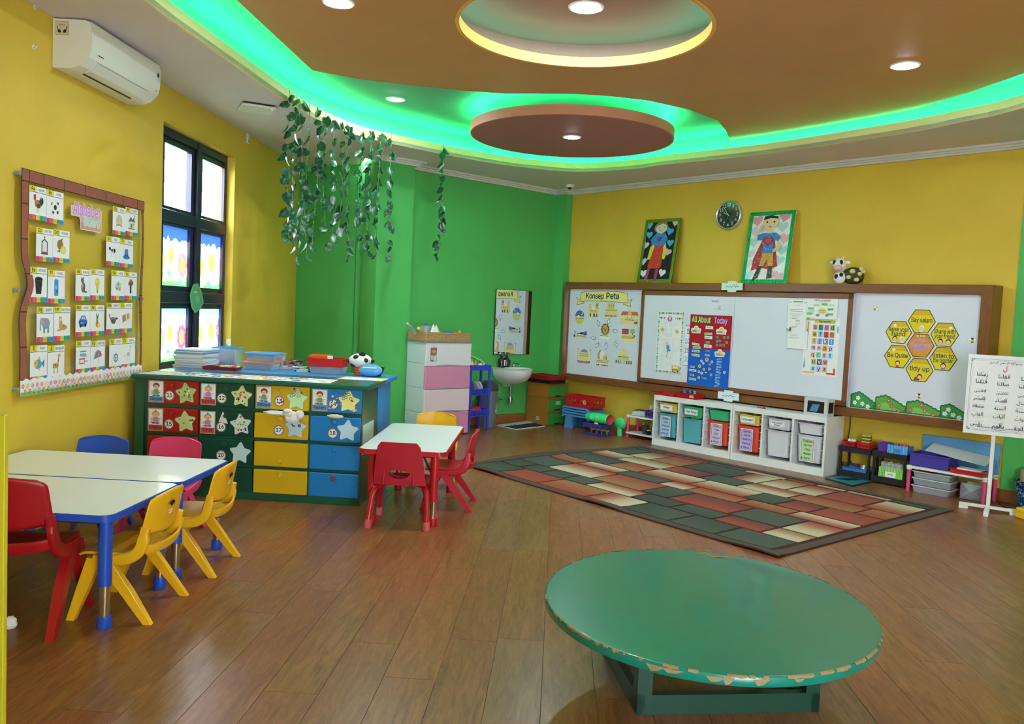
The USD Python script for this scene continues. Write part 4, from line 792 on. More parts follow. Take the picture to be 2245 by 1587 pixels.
# All About Today chart
TL, BR = qq(748, 225), qq(1475, 265); BL, B2 = qq(700, 1445), qq(1400, 1535)
S0, S1, Z1, Z0 = (TL[0]+BL[0])/2, (BR[0]+B2[0])/2, (TL[1]+BR[1])/2, (BL[1]+B2[1])/2; W_, H_ = S1-S0, Z1-Z0
M('felt_red', (176, 22, 40), 0.9, bump=0.2, bscale=400); M('felt_blue', (20, 98, 206), 0.9, bump=0.2, bscale=400)
ch = thing('felt_chart', 'red and blue felt chart headed All About Today', 'wall chart', tuple(wp((S0+S1)/2, DM+.0075, Z0)), W_ROT)
zs = .525*H_
obj(ch, 'red_field', bx(-W_/2, W_/2, -.004, 0, zs, H_), 'felt_red', False); obj(ch, 'blue_field', bx(-W_/2, W_/2, -.004, 0, 0, zs), 'felt_blue', False)
def cp(u, v): p = qq(u, v); return p[0]-(S0+S1)/2, p[1]-Z0
i = Ink(-.0042)
x_, z_ = cp(945, 335); 
for o in ((.0035, 0), (-.0035, 0), (0, .0035), (0, -.0035)): i.text('All About', x_-.004+o[0], z_+o[1], .056, '1f6a3c', fit=.46*W_)
i.text('All About', x_-.004, z_, .056, 'b8e48a', fit=.46*W_)
x_, z_ = cp(1275, 355)
for o in ((.0035, 0), (-.0035, 0), (0, .0035), (0, -.0035)): i.text('Today', x_+.005+o[0], z_+o[1], .056, '5a3f9a', fit=.31*W_)
i.text('Today', x_+.005, z_, .056, 'd6b6f2', fit=.31*W_); i.put(ch, 'title_lettering')
def tagp(u, v, w, h, col, edge=None, rot=0.0, txt=0, tc_='5a7a6a', name='word_tag'):
    x, z = cp(u, v); g = sa.translate(sa.rotate(sg.box(-w/2, -h/2, w/2, h/2), rot, origin=(0, 0)), x, z); t_ = obj(ch, name, mv(up(ext(g, 0, .0016)), y=-.004), 'paper', False)
    i = Ink(-.0058); i.geo(g, edge or col).geo(g.buffer(-.003), col); cr_, sr_ = math.cos(math.radians(rot)), math.sin(math.radians(rot))
    for k in range(txt): L = w*.8/txt; i.geo(sa.translate(sa.rotate(sg.box(-w*.4+k*L, -h*.2, -w*.4+(k+.8)*L, h*.2), rot, origin=(0, 0)), x, z), tc_ if k % 2 == 0 else '8fb0c8')
    i.put(t_, 'print')
for (u, v) in ((855, 500), (1295, 520), (1265, 910)):
    x, z = cp(u, v); g = unary_union([sg.box(-.050, -.030, .050, .012), sg.Point(0, .012).buffer(.026), sg.Point(-.042, .0).buffer(.014), sg.Point(.042, 0).buffer(.014)]).buffer(.004); t_ = obj(ch, 'cloud_tag', mv(up(ext(g, 0, .002)), x, -.004, z), 'paper', False)
    i = Ink(-.0062); g = sa.translate(g, x, z); i.geo(g.buffer(-.004), 'f2e3b4'); i.ell(x, z+.016, .018, .014, 'f0d27a'); i.rect(x-.042, z-.022, x+.016, z-.001, '7f9fe0'); i.rect(x+.004, z-.024, x+.044, z-.002, 'e9c47a'); i.put(t_, 'print')
for a in ((1085, 462, .088, .030, 'f4f4f4', None, -1, 1, '9ad0b4'), (1065, 570, .092, .026, 'cfe8b8', '8fae7a', 3, 4, '8a8ab0'), (1068, 632, .090, .030, 'f4f4f4', None, -1, 1, '9ad0b4'), (1052, 718, .050, .026, '7fc0a4', '4a8a72', 0, 2, '4a8a72'), (1058, 785, .090, .032, 'f4f6f4', None, -2, 1, '9ad0b4'),
          (848, 750, .090, .024, 'e6e6c4', None, -5, 3, 'b0a070'), (862, 808, .092, .024, 'a8d8c4', None, 0, 4, '5a9a7a'), (848, 870, .092, .024, 'd8d8b4', None, 0, 3, '9a6a8a'), (845, 940, .094, .024, 'e0e0a0', None, -2, 3, 'a06a7a'), (1045, 868, .056, .012, '5aa0e0', None, 0, 2, '3a70b0'), (1045, 942, .056, .018, 'e0d0d8', None, -3, 1, '9a6a8a'),
          (788, 1142, .052, .020, 'd0d0e0', None, -2, 1, '7a6a9a'), (795, 1203, .088, .022, 'e8e2b8', None, -2, 4, 'a0806a'), (782, 1285, .052, .020, 'd8d4d8', None, -3, 1, '7a5a8a'), (790, 1355, .088, .022, 'c8e0b8', None, -4, 3, '7a8a5a'), (990, 1340, .060, .022, '5ab0e8', '2a6ab0', -3, 2, '2a70c0'), (1020, 1243, .018, .012, 'e8eef4', None, 0, 0)):
    tagp(*a)
for (u, v) in ((1222, 628), (1340, 632), (1405, 630), (1215, 700), (1262, 690), (1382, 720), (1215, 765), (1275, 765), (1330, 772)): tagp(u, v, .026, .026, '7cc4aa', '3f8468', 0, 1, '4a8a72', 'number_tile')
for (u, v, r_, c_) in ((1040, 1018, .020, 'e0a05a'), (945, 1042, .013, '9ad0f0'), (978, 1080, .013, 'e8d8a0'), (1128, 1058, .014, 'e8dcb0'), (1090, 1100, .012, 'e08a8a'), (915, 1130, .017, 'd8e08a'), (990, 1188, .014, 'e0c070'), (1085, 1180, .013, 'd8c86a'), (905, 1228, .014, 'e8b070'), (952, 1252, .015, 'f0e0c0'), (1112, 1282, .014, 'd8a05a'), (1345, 1240, .014, 'e8dcd0'), (898, 1330, .014, 'e8c87a')):
    x, z = cp(u, v); t_ = obj(ch, 'weather_badge', mv(up(ext(sg.Point(0, 0).buffer(r_), 0, .002)), x, -.004, z), 'paper', False); i = Ink(-.0062); i.ell(x, z, r_*.9, col=c_); i.ell(x, z+r_*.1, r_*.4, col='a86a4a', n=10); i.put(t_, 'print')
for k in range(11): tagp(1252-k*4.5+(k % 2)*10, 1010+k*46, .056, .018, ['4f8fd8', '6fb4ea'][k % 2], None, [4, 2, -8, 3, -12, -6, 4, 6, -14, -18, 20][k], 2, 'a8d4f4', 'blue_tag')
# handwriting on the board, two little name plates
def wseg(P, w, d, name, label, col='30344a'):
    P = [qq(*p) for p in P]; c_ = np.mean(P, 0); t_ = thing(name, label, 'handwriting', tuple(wp(c_[0], d, c_[1])), W_ROT); i = Ink(-.0002); i.line([(p[0]-c_[0], p[1]-c_[1]) for p in P], w, col); i.put(t_, 'ink_stroke'); return t_
c_ = qq(1175, 15); t_ = thing('board_writing', 'small handwritten marker word above the felt chart', 'handwriting', tuple(wp(c_[0], DM, c_[1])), W_ROT); i = Ink(-.0003); i.text('Ramadhan', 0, .006, .022, '4a4e60', bold=False, fit=.085, slant=.2); i.text('18', .048, -.055, .030, '4a4e60', bold=False, fit=.03); i.line([(.02, -.075), (.08, -.07)], .002, '4a4e60'); i.put(t_, 'ink_strokes')
def plate(u, v, d, label, tint):
    c_ = wq(d, u, v); g = unary_union([sg.box(-.115, -.032, .115, .032).buffer(.004), sg.Point(0, 0).buffer(.055), sg.box(-.045, -.048, .045, .048).buffer(.006)]).buffer(-.008).buffer(.008)
    def draw(i):
        i.geo(g, 'b8cfd0').geo(g.buffer(-.004), tint); P = [(.075, .004), (.065, -.006), (.05, .006), (.04, -.008), (.028, .004), (.01, .006), (0, -.010), (-.015, .004), (-.03, -.008), (-.05, .002), (-.07, -.008)]
        i.line(P, .004, '3f6a72'); i.line([(.028, .004), (.026, .022)], .004, '3f6a72'); [i.ell(x, z, .003, col='3f6a72', n=8) for x, z in ((.05, .018), (.055, .018), (-.02, .016), (-.05, -.016))]
    return cutout('name_plate', label, 'sign', g, c_[0], c_[1], d, draw)
plate(1605, 628, .2225, 'mint cloud-shaped plate with Arabic writing on the top rail of the whiteboard', 'd2ecdf'); plate(1597, 868, .2225, 'pale blue cloud-shaped plate with Arabic writing on the bottom rail of the whiteboard', 'dbeaf2')
# papers on the right sliding board
qr = zq(1710, 640, 8.353, DM+.001)
a_, b_ = qr(400, 1500), qr(1110, 520); th, i = paper('alphabet_poster', 'alphabet poster with lower-case letters on coloured squares', 'poster', a_[0], b_[0], a_[1], b_[1]+.02, DM)
i.rect(.28, .895, .86, .965, 'ddca4c'); i.text('alphabet', .57, .93, .045, '2a2a1a', fit=.34)
lt = [('a', 'd9b78c'), ('b', '3aa086'), ('c', 'd07cc4'), ('d', '94c078'), ('e', 'dcc070'), ('f', '86d0f4'), ('g', 'c0504a'), ('h', 'd88a70'), ('i', 'dcc070'), ('j', 'b49ae0'), ('k', '5a7ad0'), ('l', '4aa4ea'), ('m', 'e4dce8'), ('n', 'e8d8ec'), ('o', 'd8b050'), ('p', 'ded4f0'), ('q', 'ecd0c4'), ('r', '94dcb4'), ('s', 'e8c4e8'), ('t', 'a4dcf8'), ('u', 'd8b860'), ('v', '4a5a80'), ('w', 'd8a8a8'), ('x', 'bce0fa'), ('y', 'd8c8f4'), ('z', 'd8c49a')]
for k, (c_, cl_) in enumerate(lt):
    r_ = k//4 if k < 20 else 5+(k-20)//3; col_ = k % 4 if k < 20 else (k-20) % 3+.25
    x0, z1 = .235+col_*.165-r_*.004, .875-r_*.119; i.rect(x0, z1-.098, x0+.135, z1, cl_); i.text(c_, x0+.0675, z1-.052, .070, 'f4f4f4' if c_ in 'klv' else '5a4a42' if c_ not in 'bd' else '1f4a3c', fit=.10)
i.rect(.02, .03, .36, .055, 'dcc060'); i.poly([(.90, .14), (.94, .14), (.95, .03), (.70, .03), (.70, .055), (.90, .06)], 'd0504a'); i.poly([(.05, .30), (.03, .14), (.05, .10), (.075, .14)], '5aa8b8'); i.rect(.08, .78, .12, .92, 'c89a5a'); i.rect(.07, .66, .11, .78, 'c85a5a'); i.ell(.95, .80, .02, .06, '6ab0c8'); i.put(th, 'print')
a_, b_ = qr(440, 510), qr(1075, 130); th, i = paper('concept_poster', 'small white sheet headed Peta Konsep with green boxes', 'poster', a_[0], b_[0], a_[1], b_[1], DM+.006)
i.text('PETA KONSEP', .55, .90, .085, '6a5a6a', fit=.52)
for (x, z, c_) in ((.35, .70, 'bcd8c0'), (.52, .78, 'd8e8d8'), (.60, .74, '7cc06a'), (.80, .70, 'c4d8c4'), (.18, .54, '84c88a'), (.78, .52, '78c070'), (.16, .30, '78c070'), (.78, .30, '6ab86a'), (.20, .42, 'b8dcc4')): i.rect(x-.07, z-.05, x+.10, z+.05, c_)
i.ell(.55, .42, .14, .14, 'e8dc7a'); lines(i, .47, .64, (.45, .37), '6a6a3a', .03); i.ell(.42, .24, .06, .07, '7aa0d0'); i.ell(.70, .24, .05, .06, '6a90c0'); i.rect(.08, .01, .95, .07, '8cc878'); i.ell(.15, .07, .05, .05, '6ab05a'); i.rect(.28, .03, .33, .1, 'e0b0b0'); i.put(th, 'print')
a_, b_ = qr(130, 740), qr(510, 150); th, i = paper('notice_sheet', 'white notice sheet with a green heading hanging left of the alphabet poster', 'paper notice', a_[0], b_[0], a_[1], b_[1], DM+.012)
i.rect(.28, .93, .78, .96, '6a9a6a'); [i.ell(x, .93, .03, .02, '8fb88f') for x in (.08, .16, .88, .96)]; i.text('1 0 1', .52, .83, .06, 'c4c4b4', bold=False, fit=.35); [lines(i, x0, x1, (z,), '5a5a66', .010) for x0, x1, z in ((.16, .84, .70), (.18, .82, .65), (.15, .86, .57), (.26, .72, .51), (.26, .6, .47), (.26, .62, .42), (.5, .74, .37), (.5, .74, .33), (.5, .74, .29), (.5, .72, .24), (.28, .62, .19), (.28, .5, .15))]; i.ell(.1, .08, .08, .05, 'b4cc9a'); i.rect(.2, .04, .28, .16, '5a5a4a'); i.put(th, 'print')
a_, b_ = qr(130, 1025), qr(520, 745); th, i = paper('note_paper', 'blank white note paper pinned below the notice sheet', 'paper note', a_[0], b_[0], a_[1], b_[1]+.01, DM+.010)
lines(i, .12, .62, (.60,), '70707c', .018); lines(i, .15, .55, (.80, .72), 'b8b8c4', .016); i.put(th, 'print')
# classroom rules on the right panel
qh = zq(1880, 640, 6.612, DP+.001)
hexes = [((930, 425), 205, 'Say salam', None, 'f0'), ((597, 585), 195, 'Raise your', 'hand', 'b'), ((1262, 620), 210, 'Share with', 'your friend', 'k'), ((912, 775), 205, 'Our', 'Classroom Rules', 'o'), ((580, 935), 198, 'Be Quite', None, 'g'), ((1240, 970), 205, 'listen to', 'the teacher', 'c'), ((897, 1130), 205, 'tidy up', None, 't')]
hl = ['topmost yellow hexagon of the classroom rules reading Say salam', 'upper left yellow hexagon reading Raise your hand', 'upper right yellow hexagon reading Share with your friend', 'orange middle hexagon reading Our Classroom Rules', 'lower left yellow hexagon reading Be Quite', 'lower right yellow hexagon reading listen to the teacher', 'bottom yellow hexagon reading tidy up']
for k, ((u, v), r_, t1, t2, kd) in enumerate(hexes):
    a_, b_ = qh(u-r_, v), qh(u+r_, v); R_ = (b_[0]-a_[0])/2; t_, bb_ = qh(u, v-r_*.83), qh(u, v+r_*.83); RZ = (t_[1]-bb_[1])/2/.866; c_ = qh(u, v)
    g = sg.Polygon([(R_*math.cos(n*PI/3), RZ*math.sin(n*PI/3)) for n in range(6)])
    def draw(i, g=g, R=R_, Z=RZ, t1=t1, t2=t2, kd=kd, k=k):
        i.geo(g, '4a4a2a').geo(g.buffer(-.006), 'e09a30' if kd == 'o' else 'e6d02c'); i.geo(g.buffer(-.006).intersection(sg.box(-R, Z*.45, R, Z)), 'd98f28' if kd == 'o' else 'd8b424')
        tc2 = 'b49af0' if kd == 'o' else '2f5a4c'
        if kd == 'o': i.text('Our', 0, Z*.36, .038, tc2, fit=R*.7); i.text('Classroom', 0, .0, .038, tc2, fit=R*1.6); i.text('Rules', 0, -Z*.34, .038, tc2, fit=R*.9); [i.ell(x*R, .7*Z, .01, col='f0c878', n=8) for x in (-.25, 0, .2)]
        else:
            i.text(t1, 0, (.0 if t2 is None else .14)*Z+.005, .036, tc2, fit=R*1.5)
            if t2: i.text(t2, 0, -.16*Z, .036, tc2, fit=R*1.4)
            for x in ({1: (-.25, .3), 2: (-.25, .3)}.get(k, (.05,))):
                hair = '4a3226' if k in (2, 4, 5, 6) else ('e8eef0' if k == 0 or x > 0 else '2a2a2a'); i.rect(x*R-.014, -.80*Z, x*R+.014, -.62*Z, ['cfe0d0', 'e8e8f0', 'd8c8d8', '', 'd8503c', '4f9ae0', 'e8d8b8'][k]); i.ell(x*R, -.50*Z, .020, .022, hair); i.ell(x*R, -.54*Z, .016, .016, 'f2c8a6')
            if k == 6: i.rect(-.35*R, -.78*Z, .05*R, -.66*Z, '5a4a4a'); i.ell(-.2*R, -.62*Z, .012, col='b0506a')
            if k in (1, 2, 4): i.ell(.4*R if k == 2 else -.3*R, .5*Z if k != 1 else .52*Z, .014, .012, 'f2ece0')
    cutout('rule_card', hl[k], 'rule card', g, c_[0], c_[1], DP, draw, 'classroom rule hexagons')
def bee(i, s, body='e8d24a'):
    i.ell(-.6*s, .15*s, .55*s, .38*s, '8a9ab0'); i.ell(-.6*s, .15*s, .48*s, .31*s, 'f2f6fc'); i.ell(.6*s, .15*s, .55*s, .38*s, '8a9ab0'); i.ell(.6*s, .15*s, .48*s, .31*s, 'f2f6fc')
    i.ell(0, -.3*s, .38*s, .5*s, body); i.rect(-.33*s, -.45*s, .33*s, -.30*s, '2a2a20'); i.rect(-.25*s, -.7*s, .25*s, -.58*s, '2a2a20'); i.ell(0, .4*s, .32*s, .28*s, body if s != .030 else '3a3a34'); i.line([(-.15*s, .6*s), (-.35*s, .85*s)], .06*s, '3a3a34'); i.line([(.15*s, .6*s), (.35*s, .85*s)], .06*s, '3a3a34')
beeg = lambda s: unary_union([sa.scale(sg.Point(0, 0).buffer(1), .45*s, .8*s), sa.translate(sa.scale(sg.Point(0, 0).buffer(1), .55*s, .4*s), -.6*s, .15*s), sa.translate(sa.scale(sg.Point(0, 0).buffer(1), .55*s, .4*s), .6*s, .15*s)])
for (u, v, s_, lb) in ((2132, 746, .030, 'smiling yellow bee picture at the right edge of the whiteboard'), (2015, 868, .030, 'bee picture hovering over the green bushes'), (1920, 676, .026, 'tilted bee picture at the upper left of the classroom rules')):
    c_ = wq(DP, u, v); t_ = thing('bee_cutout', lb, 'picture cutout', tuple(wp(c_[0], DP+.0006, c_[1])), W_ROT, 'paper bees'); g = beeg(s_); an = -45 if u == 1920 else 0
    obj(t_, 'card', up(ext(sa.rotate(g, an, origin=(0, 0)), 0, .0012)), 'paper', False); i = Ink(-.0015); bee(i, s_); ca2, sa2 = math.cos(math.radians(an)), math.sin(math.radians(an)); i.put(t_, 'print', xf=lambda v: np.c_[v[:, 0]*ca2-v[:, 2]*sa2, v[:, 1], v[:, 0]*sa2+v[:, 2]*ca2])
# green bushes along the bottom of the right panel
for (u0, u1, top, kind, lb) in ((1852, 1918, 858, 0, 'dark green bush border with white flowers at the left end of the right panel'), (1916, 1986, 866, 1, 'light green bush border with red flowers left of the middle bee'), (1984, 2064, 878, 1, 'light green bush border with red flowers under the middle bee'), (2060, 2122, 886, 0, 'dark green bush border with white flowers behind the easel')):
    a_, b_ = wq(DP, u0, 915), wq(DP, u1, 915); tz = wq(DP, (u0+u1)/2, top)[1]; z0 = BZ0+.080; b_[0] = min(b_[0], BS1-.105); a_[0] = max(a_[0], BS0+m2+.012); w_ = b_[0]-a_[0]; h_ = tz-z0; r = random.Random(u0)
    bumps = [sg.Point(-w_*.42+k*w_*.12, h_*(.94-.075*abs(k-2)-.04*max(0, k-3))-.012).buffer(.022) for k in range(8)]; g = unary_union([sg.Polygon([(-w_/2, 0), (-w_/2, h_*.62), (-w_*.3, h_*.86), (-w_*.08, h_*.9), (w_*.2, h_*.7), (w_*.42, h_*.34), (w_*.5, .0)])]+bumps).intersection(sg.box(-w_, 0, w_, 2))
    def draw(i, g=g, kind=kind, r=r, w_=w_, h_=h_):
        i.geo(g, '2f7a3f'); i.geo(g.buffer(-.012), '3f9a55' if kind == 0 else '5cae4a'); i.geo(sa.scale(g, .6, .6, origin=(-w_*.15, 0)).buffer(-.01), '4aa862' if kind == 0 else '86c860')
        for x, z in ((-.32, .3), (-.02, .28), (.2, .14), (-.2, .6)) if kind == 0 else ((-.36, .3), (.04, .32), (.28, .12), (-.06, .66)):
            for n in range(5): i.ell(x*w_+.012*math.cos(n*1.257), z*h_+.012*math.sin(n*1.257), .008, col='f0f4f0' if kind == 0 else 'd0605a', n=8)
            i.ell(x*w_, z*h_, .006, col='d8e0d0' if kind == 0 else 'e8c0a0', n=8)
    cutout('bush_cutout', lb, 'paper border', g, (a_[0]+b_[0])/2, z0, DP, draw, 'paper bushes')
# ---------------- clock and what stands on the cabinet
M('clock_rim', (196, 200, 206), 0.3, metal=0.5); M('clock_face', (24, 34, 34), 0.35); M('clock_white', (226, 232, 230), 0.5)
c_ = wq(.03, 1597, 471.5); CR = .145
ck = thing('wall_clock', 'round black-faced clock with white numerals and silver rim', 'clock', tuple(wp(c_[0], 0, c_[1])), W_ROT)
obj(ck, 'rim', mv(lathe([(CR-.018, .034), (CR-.008, .042), (CR, .036), (CR+.002, .018), (CR-.004, 0), (.0001, 0)], 48), rx=PI/2), 'clock_rim'); obj(ck, 'face', mv(cyl((0, 0, .02), (0, 0, .028), CR-.016, n=48), rx=PI/2), 'clock_face')
i = Ink(-.0285)
for k in range(12): a = PI/2-(k+1)*PI/6; i.text(str(k+1), .098*math.cos(a), .098*math.sin(a), .030, 'e4ece8', fit=.04); i.ell(.121*math.cos(a), .121*math.sin(a), .003, col='e4ece8', n=6)
i.put(ck, 'numerals')
for nm, a, ln, w_ in (('hour_hand', PI/2-(9+54/60)*PI/6, .062, .0065), ('minute_hand', PI/2-54*PI/30, .100, .005), ('second_hand', PI/2-33*PI/30, .05, .002)): obj(ck, nm, mv(bx(-.014, ln, -.0015, .0015, -w_/2, w_/2), y=-.031-(.002 if nm[0] == 'm' else 0)-(.004 if nm[0] == 's' else 0), ry=-a), 'clock_white', False)
pane_mat('clear_cover', (1, 1, 1), 0.04); obj(ck, 'glass', mv(cyl((0, 0, .0385), (0, 0, .0395), CR-.018, n=40), rx=PI/2), 'clear_cover')
M('green_foil', (20, 150, 80), 0.25, metal=0.7, bump=0.8, bscale=60); M('olive_foil', (120, 150, 40), 0.3, metal=0.6, bump=0.8, bscale=60); M('black_card', (18, 20, 24), 0.7)
def art(label, corners, foil, ground, draw):
    (a0, a1, b0_, b1_) = corners; p0, p1 = wq(.10, *a0), wq(.10, *a1); t0, t1 = wq(.02, *b0_), wq(.02, *b1_)
    w_ = ((p1[0]-p0[0])+(t1[0]-t0[0]))/2; zt_ = (t0[1]+t1[1])/2; sc, st = (p0[0]+p1[0])/2, (t0[0]+t1[0])/2; H = math.hypot(zt_-BZ1, .10); tilt = math.atan2(.09, zt_-BZ1); shear = (st-sc)
    th = thing('framed_artwork', label, 'artwork', tuple(wp(sc, .125, BZ1+.001)), W_ROT)
    roll = math.atan2(shear, H)*.0
    def tf(m): m = m.copy(); v = m.vertices; m.vertices = np.c_[v[:, 0]+shear*v[:, 2]/H*.35, v[:, 1]*math.cos(tilt)+v[:, 2]*math.sin(tilt), v[:, 2]*math.cos(tilt)-v[:, 1]*math.sin(tilt)]; return m
    obj(th, 'backing_card', tf(bx(-w_/2, w_/2, -.004, 0, 0, H)), ground, False)
    ring_ = sg.box(-w_/2, 0, w_/2, H).difference(sg.box(-w_/2+.035, .04, w_/2-.035, H-.035)); obj(th, 'foil_border', tf(mv(up(ext(ring_, 0, .004)), y=-.004)), foil, False)
    i = Ink(-.0045); draw(i, w_, H); i.put(th, 'cut_paper_figure', xf=lambda v: np.c_[v[:, 0]+shear*v[:, 2]/H*.35, v[:, 1]*math.cos(tilt)+v[:, 2]*math.sin(tilt), v[:, 2]*math.cos(tilt)-v[:, 1]*math.sin(tilt)]); return th
def glit(i, g, col, alt, n, seed):
    i.geo(g, col); r = random.Random(seed); x0, z0, x1, z1 = g.bounds
    for _ in range(n):
        p = (r.uniform(x0, x1), r.uniform(z0, z1))
        if g.buffer(-.004).contains(sg.Point(p)): i.ell(p[0], p[1], r.uniform(.002, .005), col=alt, n=5)
def girl(i, w, h):
    P = lambda pts: sg.Polygon([(x*w, z*h) for x, z in pts])
    for (x, z, s, c_, a) in ((-.38, .91, .05, '5ab4e0', 10), (.36, .93, .046, 'e8b8cc', -10), (-.34, .76, .046, '46aade', 0), (.24, .80, .05, '46aade', -15), (.30, .62, .046, '46aade', 0), (-.40, .60, .046, 'dcd0ec', -10), (.28, .48, .046, 'e8b8d0', -15), (-.40, .34, .048, 'e2c4dc', 5), (-.34, .15, .05, 'dce6f4', 5), (.20, .16, .05, 'dce6f4', -10)): i.geo(heart(x*w, z*h, s, a), c_)
    i.geo(P([(-.26, .56), (-.1, .66), (.16, .66), (.24, .46), (.2, .36), (.06, .4), (-.3, .36)]), 'd2d848'); i.geo(P([(-.12, .60), (.12, .60), (.14, .26), (.10, .23), (-.22, .22), (-.26, .26)]), 'cc4034'); glit(i, P([(-.12, .60), (.12, .60), (.14, .26), (.10, .23), (-.22, .22), (-.26, .26)]), 'cc4034', 'e88a70', 90, 3)
    glit(i, P([(-.24, .22), (-.16, .22), (-.2, .04), (-.30, .03)]), 'c03068', 'e07aa0', 30, 4); glit(i, P([(0, .22), (.09, .22), (.06, .03), (-.02, .03)]), 'c03068', 'e07aa0', 30, 5)
    glit(i, P([(-.12, .78), (.12, .78), (.22, .68), (.14, .58), (.10, .62), (.11, .58), (-.14, .58), (-.14, .62), (-.22, .58), (-.27, .68)]), '2f86d8', '7ac0f0', 40, 6); i.geo(heart(-.01*w, .68*h, .034), 'b03040')
    i.ell(-.01*w, .86*h, .20*w, .088*h, 'b87a62'); i.ell(0, .85*h, .155*w, .078*h, 'd8d8c0'); i.poly([(-.05*w, .80*h), (.05*w, .80*h), (.03*w, .765*h), (-.03*w, .765*h)], 'd8d8c0'); i.ell(-.06*w, .86*h, .006, col='6a6a5a', n=8); i.ell(.07*w, .87*h, .006, col='6a6a5a', n=8); i.ell(-.02*w, .815*h, .010, .005, 'a05a4a', 8)
    i.poly([(-.2*w, .86*h), (-.1*w, .95*h), (.02*w, .92*h), (-.1*w, .9*h)], 'a86a54'); i.poly([(.2*w, .86*h), (.12*w, .95*h), (.0*w, .935*h), (.12*w, .9*h)], 'a86a54')
def boy(i, w, h):
    P = lambda pts: sg.Polygon([(x*w, z*h) for x, z in pts])
    for (x, z, s, c_, a) in ((-.32, .88, .062, 'dca0a8', 10), (.28, .92, .062, 'dca0b0', -10), (.26, .78, .06, 'b4dcdc', 0), (-.38, .74, .05, 'cfd4ea', 10), (-.16, .76, .05, 'd4d4e4', -10), (.34, .62, .06, 'e0b0bc', -10), (-.34, .58, .058, 'b8dce0', 10), (-.38, .42, .054, 'd4d8e6', 5), (.32, .46, .058, 'a8d4d4', -5), (.28, .32, .06, 'a8d8d4', -10), (-.40, .28, .056, 'd4dce8', 5), (-.38, .11, .062, 'bfe2ec', 5), (.30, .10, .062, 'e4bccc', -15)): i.geo(heart(x*w, z*h, s, a), 'c8a8a8' if s > .07 else c_)
    glit(i, P([(-.14, .62), (.12, .62), (.26, .24), (.1, .19), (-.1, .22), (-.32, .18), (-.30, .34)]), 'b83a44', 'e0c0c0', 150, 8); glit(i, P([(-.10, .44), (.14, .44), (.16, .24), (.05, .24), (.02, .34), (-.04, .24), (-.14, .24)]), 'd0a044', 'ecd8a0', 60, 9)
    glit(i, P([(-.16, .24), (-.08, .24), (-.14, .08), (-.26, .04)]), '4a4038', 'c0b8a8', 30, 10); glit(i, P([(.06, .24), (.15, .24), (.18, .08), (.06, .06)]), '4a4038', 'c0b8a8', 30, 11)
    i.geo(P([(-.34, .66), (-.22, .80), (-.18, .83), (-.16, .79), (-.25, .68), (-.2, .64)]), 'e4c8a0'); i.geo(P([(.2, .62), (.3, .52), (.24, .45), (.08, .42), (.08, .46), (.2, .5)]), 'e4c8a0')
    glit(i, P([(-.26, .68), (-.1, .70), (.14, .70), (.26, .64), (.22, .58), (.12, .60), (.12, .42), (-.1, .42), (-.12, .60), (-.26, .60)]), '3f80cc', '9cc4ec', 90, 12); i.geo(heart(0.0, .585*h, .058), 'b0304a'); i.geo(heart(0.0, .585*h, .038), 'c8506a')
    i.ell(0, .84*h, .17*w, .092*h, 'e8cca4'); i.poly([(-.06*w, .76*h), (.06*w, .76*h), (.05*w, .69*h), (-.05*w, .69*h)], 'e8cca4'); i.poly([(-.17*w, .88*h), (-.14*w, .93*h), (0, .945*h), (.15*w, .92*h), (.16*w, .89*h), (0, .905*h)], '22202a'); i.ell(-.08*w, .85*h, .010, col='3a3028', n=10); i.ell(.08*w, .85*h, .010, col='3a3028', n=10); i.ell(-.0*w, .785*h, .018, .008, 'c08a8a', 10)
art('black artwork of a caped girl among hearts in an olive foil border', ((1400, 616), (1475, 618), (1424, 482), (1501, 479)), 'olive_foil', 'black_card', girl)
art('white artwork of a caped boy among hearts in a shiny green border', ((1628, 619), (1728, 620), (1650, 467), (1748, 462)), 'green_foil', 'paper', boy)
# cow toy lying on the cabinet
M('toy_white', (232, 232, 228), 0.7); M('toy_black', (26, 28, 26), 0.7); M('toy_pink', (226, 170, 176), 0.7); M('toy_olive', (60, 64, 30), 0.7); M('toy_cream', (216, 200, 140), 0.7)
p0 = wq(.10, 1848, 590); cow = thing('cow_toy', 'cow toy with a white head and spotted dark body on the whiteboard cabinet', 'toy cow', tuple(wp(p0[0]+.03, .10, BZ1+.001)), W_ROT)
obj(cow, 'body', mv(ball((0, 0, 0), .074, 3, (1.3, .8, 1)), .065, 0, .074), 'toy_olive', 60)
for a_, b_, s_ in ((.2, .5, .026), (.9, .2, .022), (.6, -.5, .024), (1.3, .5, .020), (-.1, -.2, .022), (1.0, .9, .022)): d_ = np.array([math.sin(a_)*1.3, -math.cos(a_)*.8*math.cos(b_), math.sin(b_)])*.0745; obj(cow, 'spot', ball((.065+d_[0], d_[1], .074+d_[2]), s_, 2, (1, .45, .8)), 'toy_cream', 60)
obj(cow, 'chest', lump((-.03, -.045, .055), (.055, .03, .055), 2, amp=.08), 'toy_white', 60); obj(cow, 'chest_spot', ball((-.05, -.072, .065), .018, 2, (1, .35, 1.2)), 'toy_black', 60); obj(cow, 'chest_spot', ball((-.005, -.072, .08), .018, 2, (1, .35, 1)), 'toy_black', 60)
hd = obj(cow, 'head', lump((-.035, -.055, .165), (.058, .045, .062), 1, amp=.04), 'toy_white', 60)
obj(hd, 'muzzle', ball((-.03, -.092, .140), .034, 2, (1.15, .5, .8)), 'toy_pink', 60)
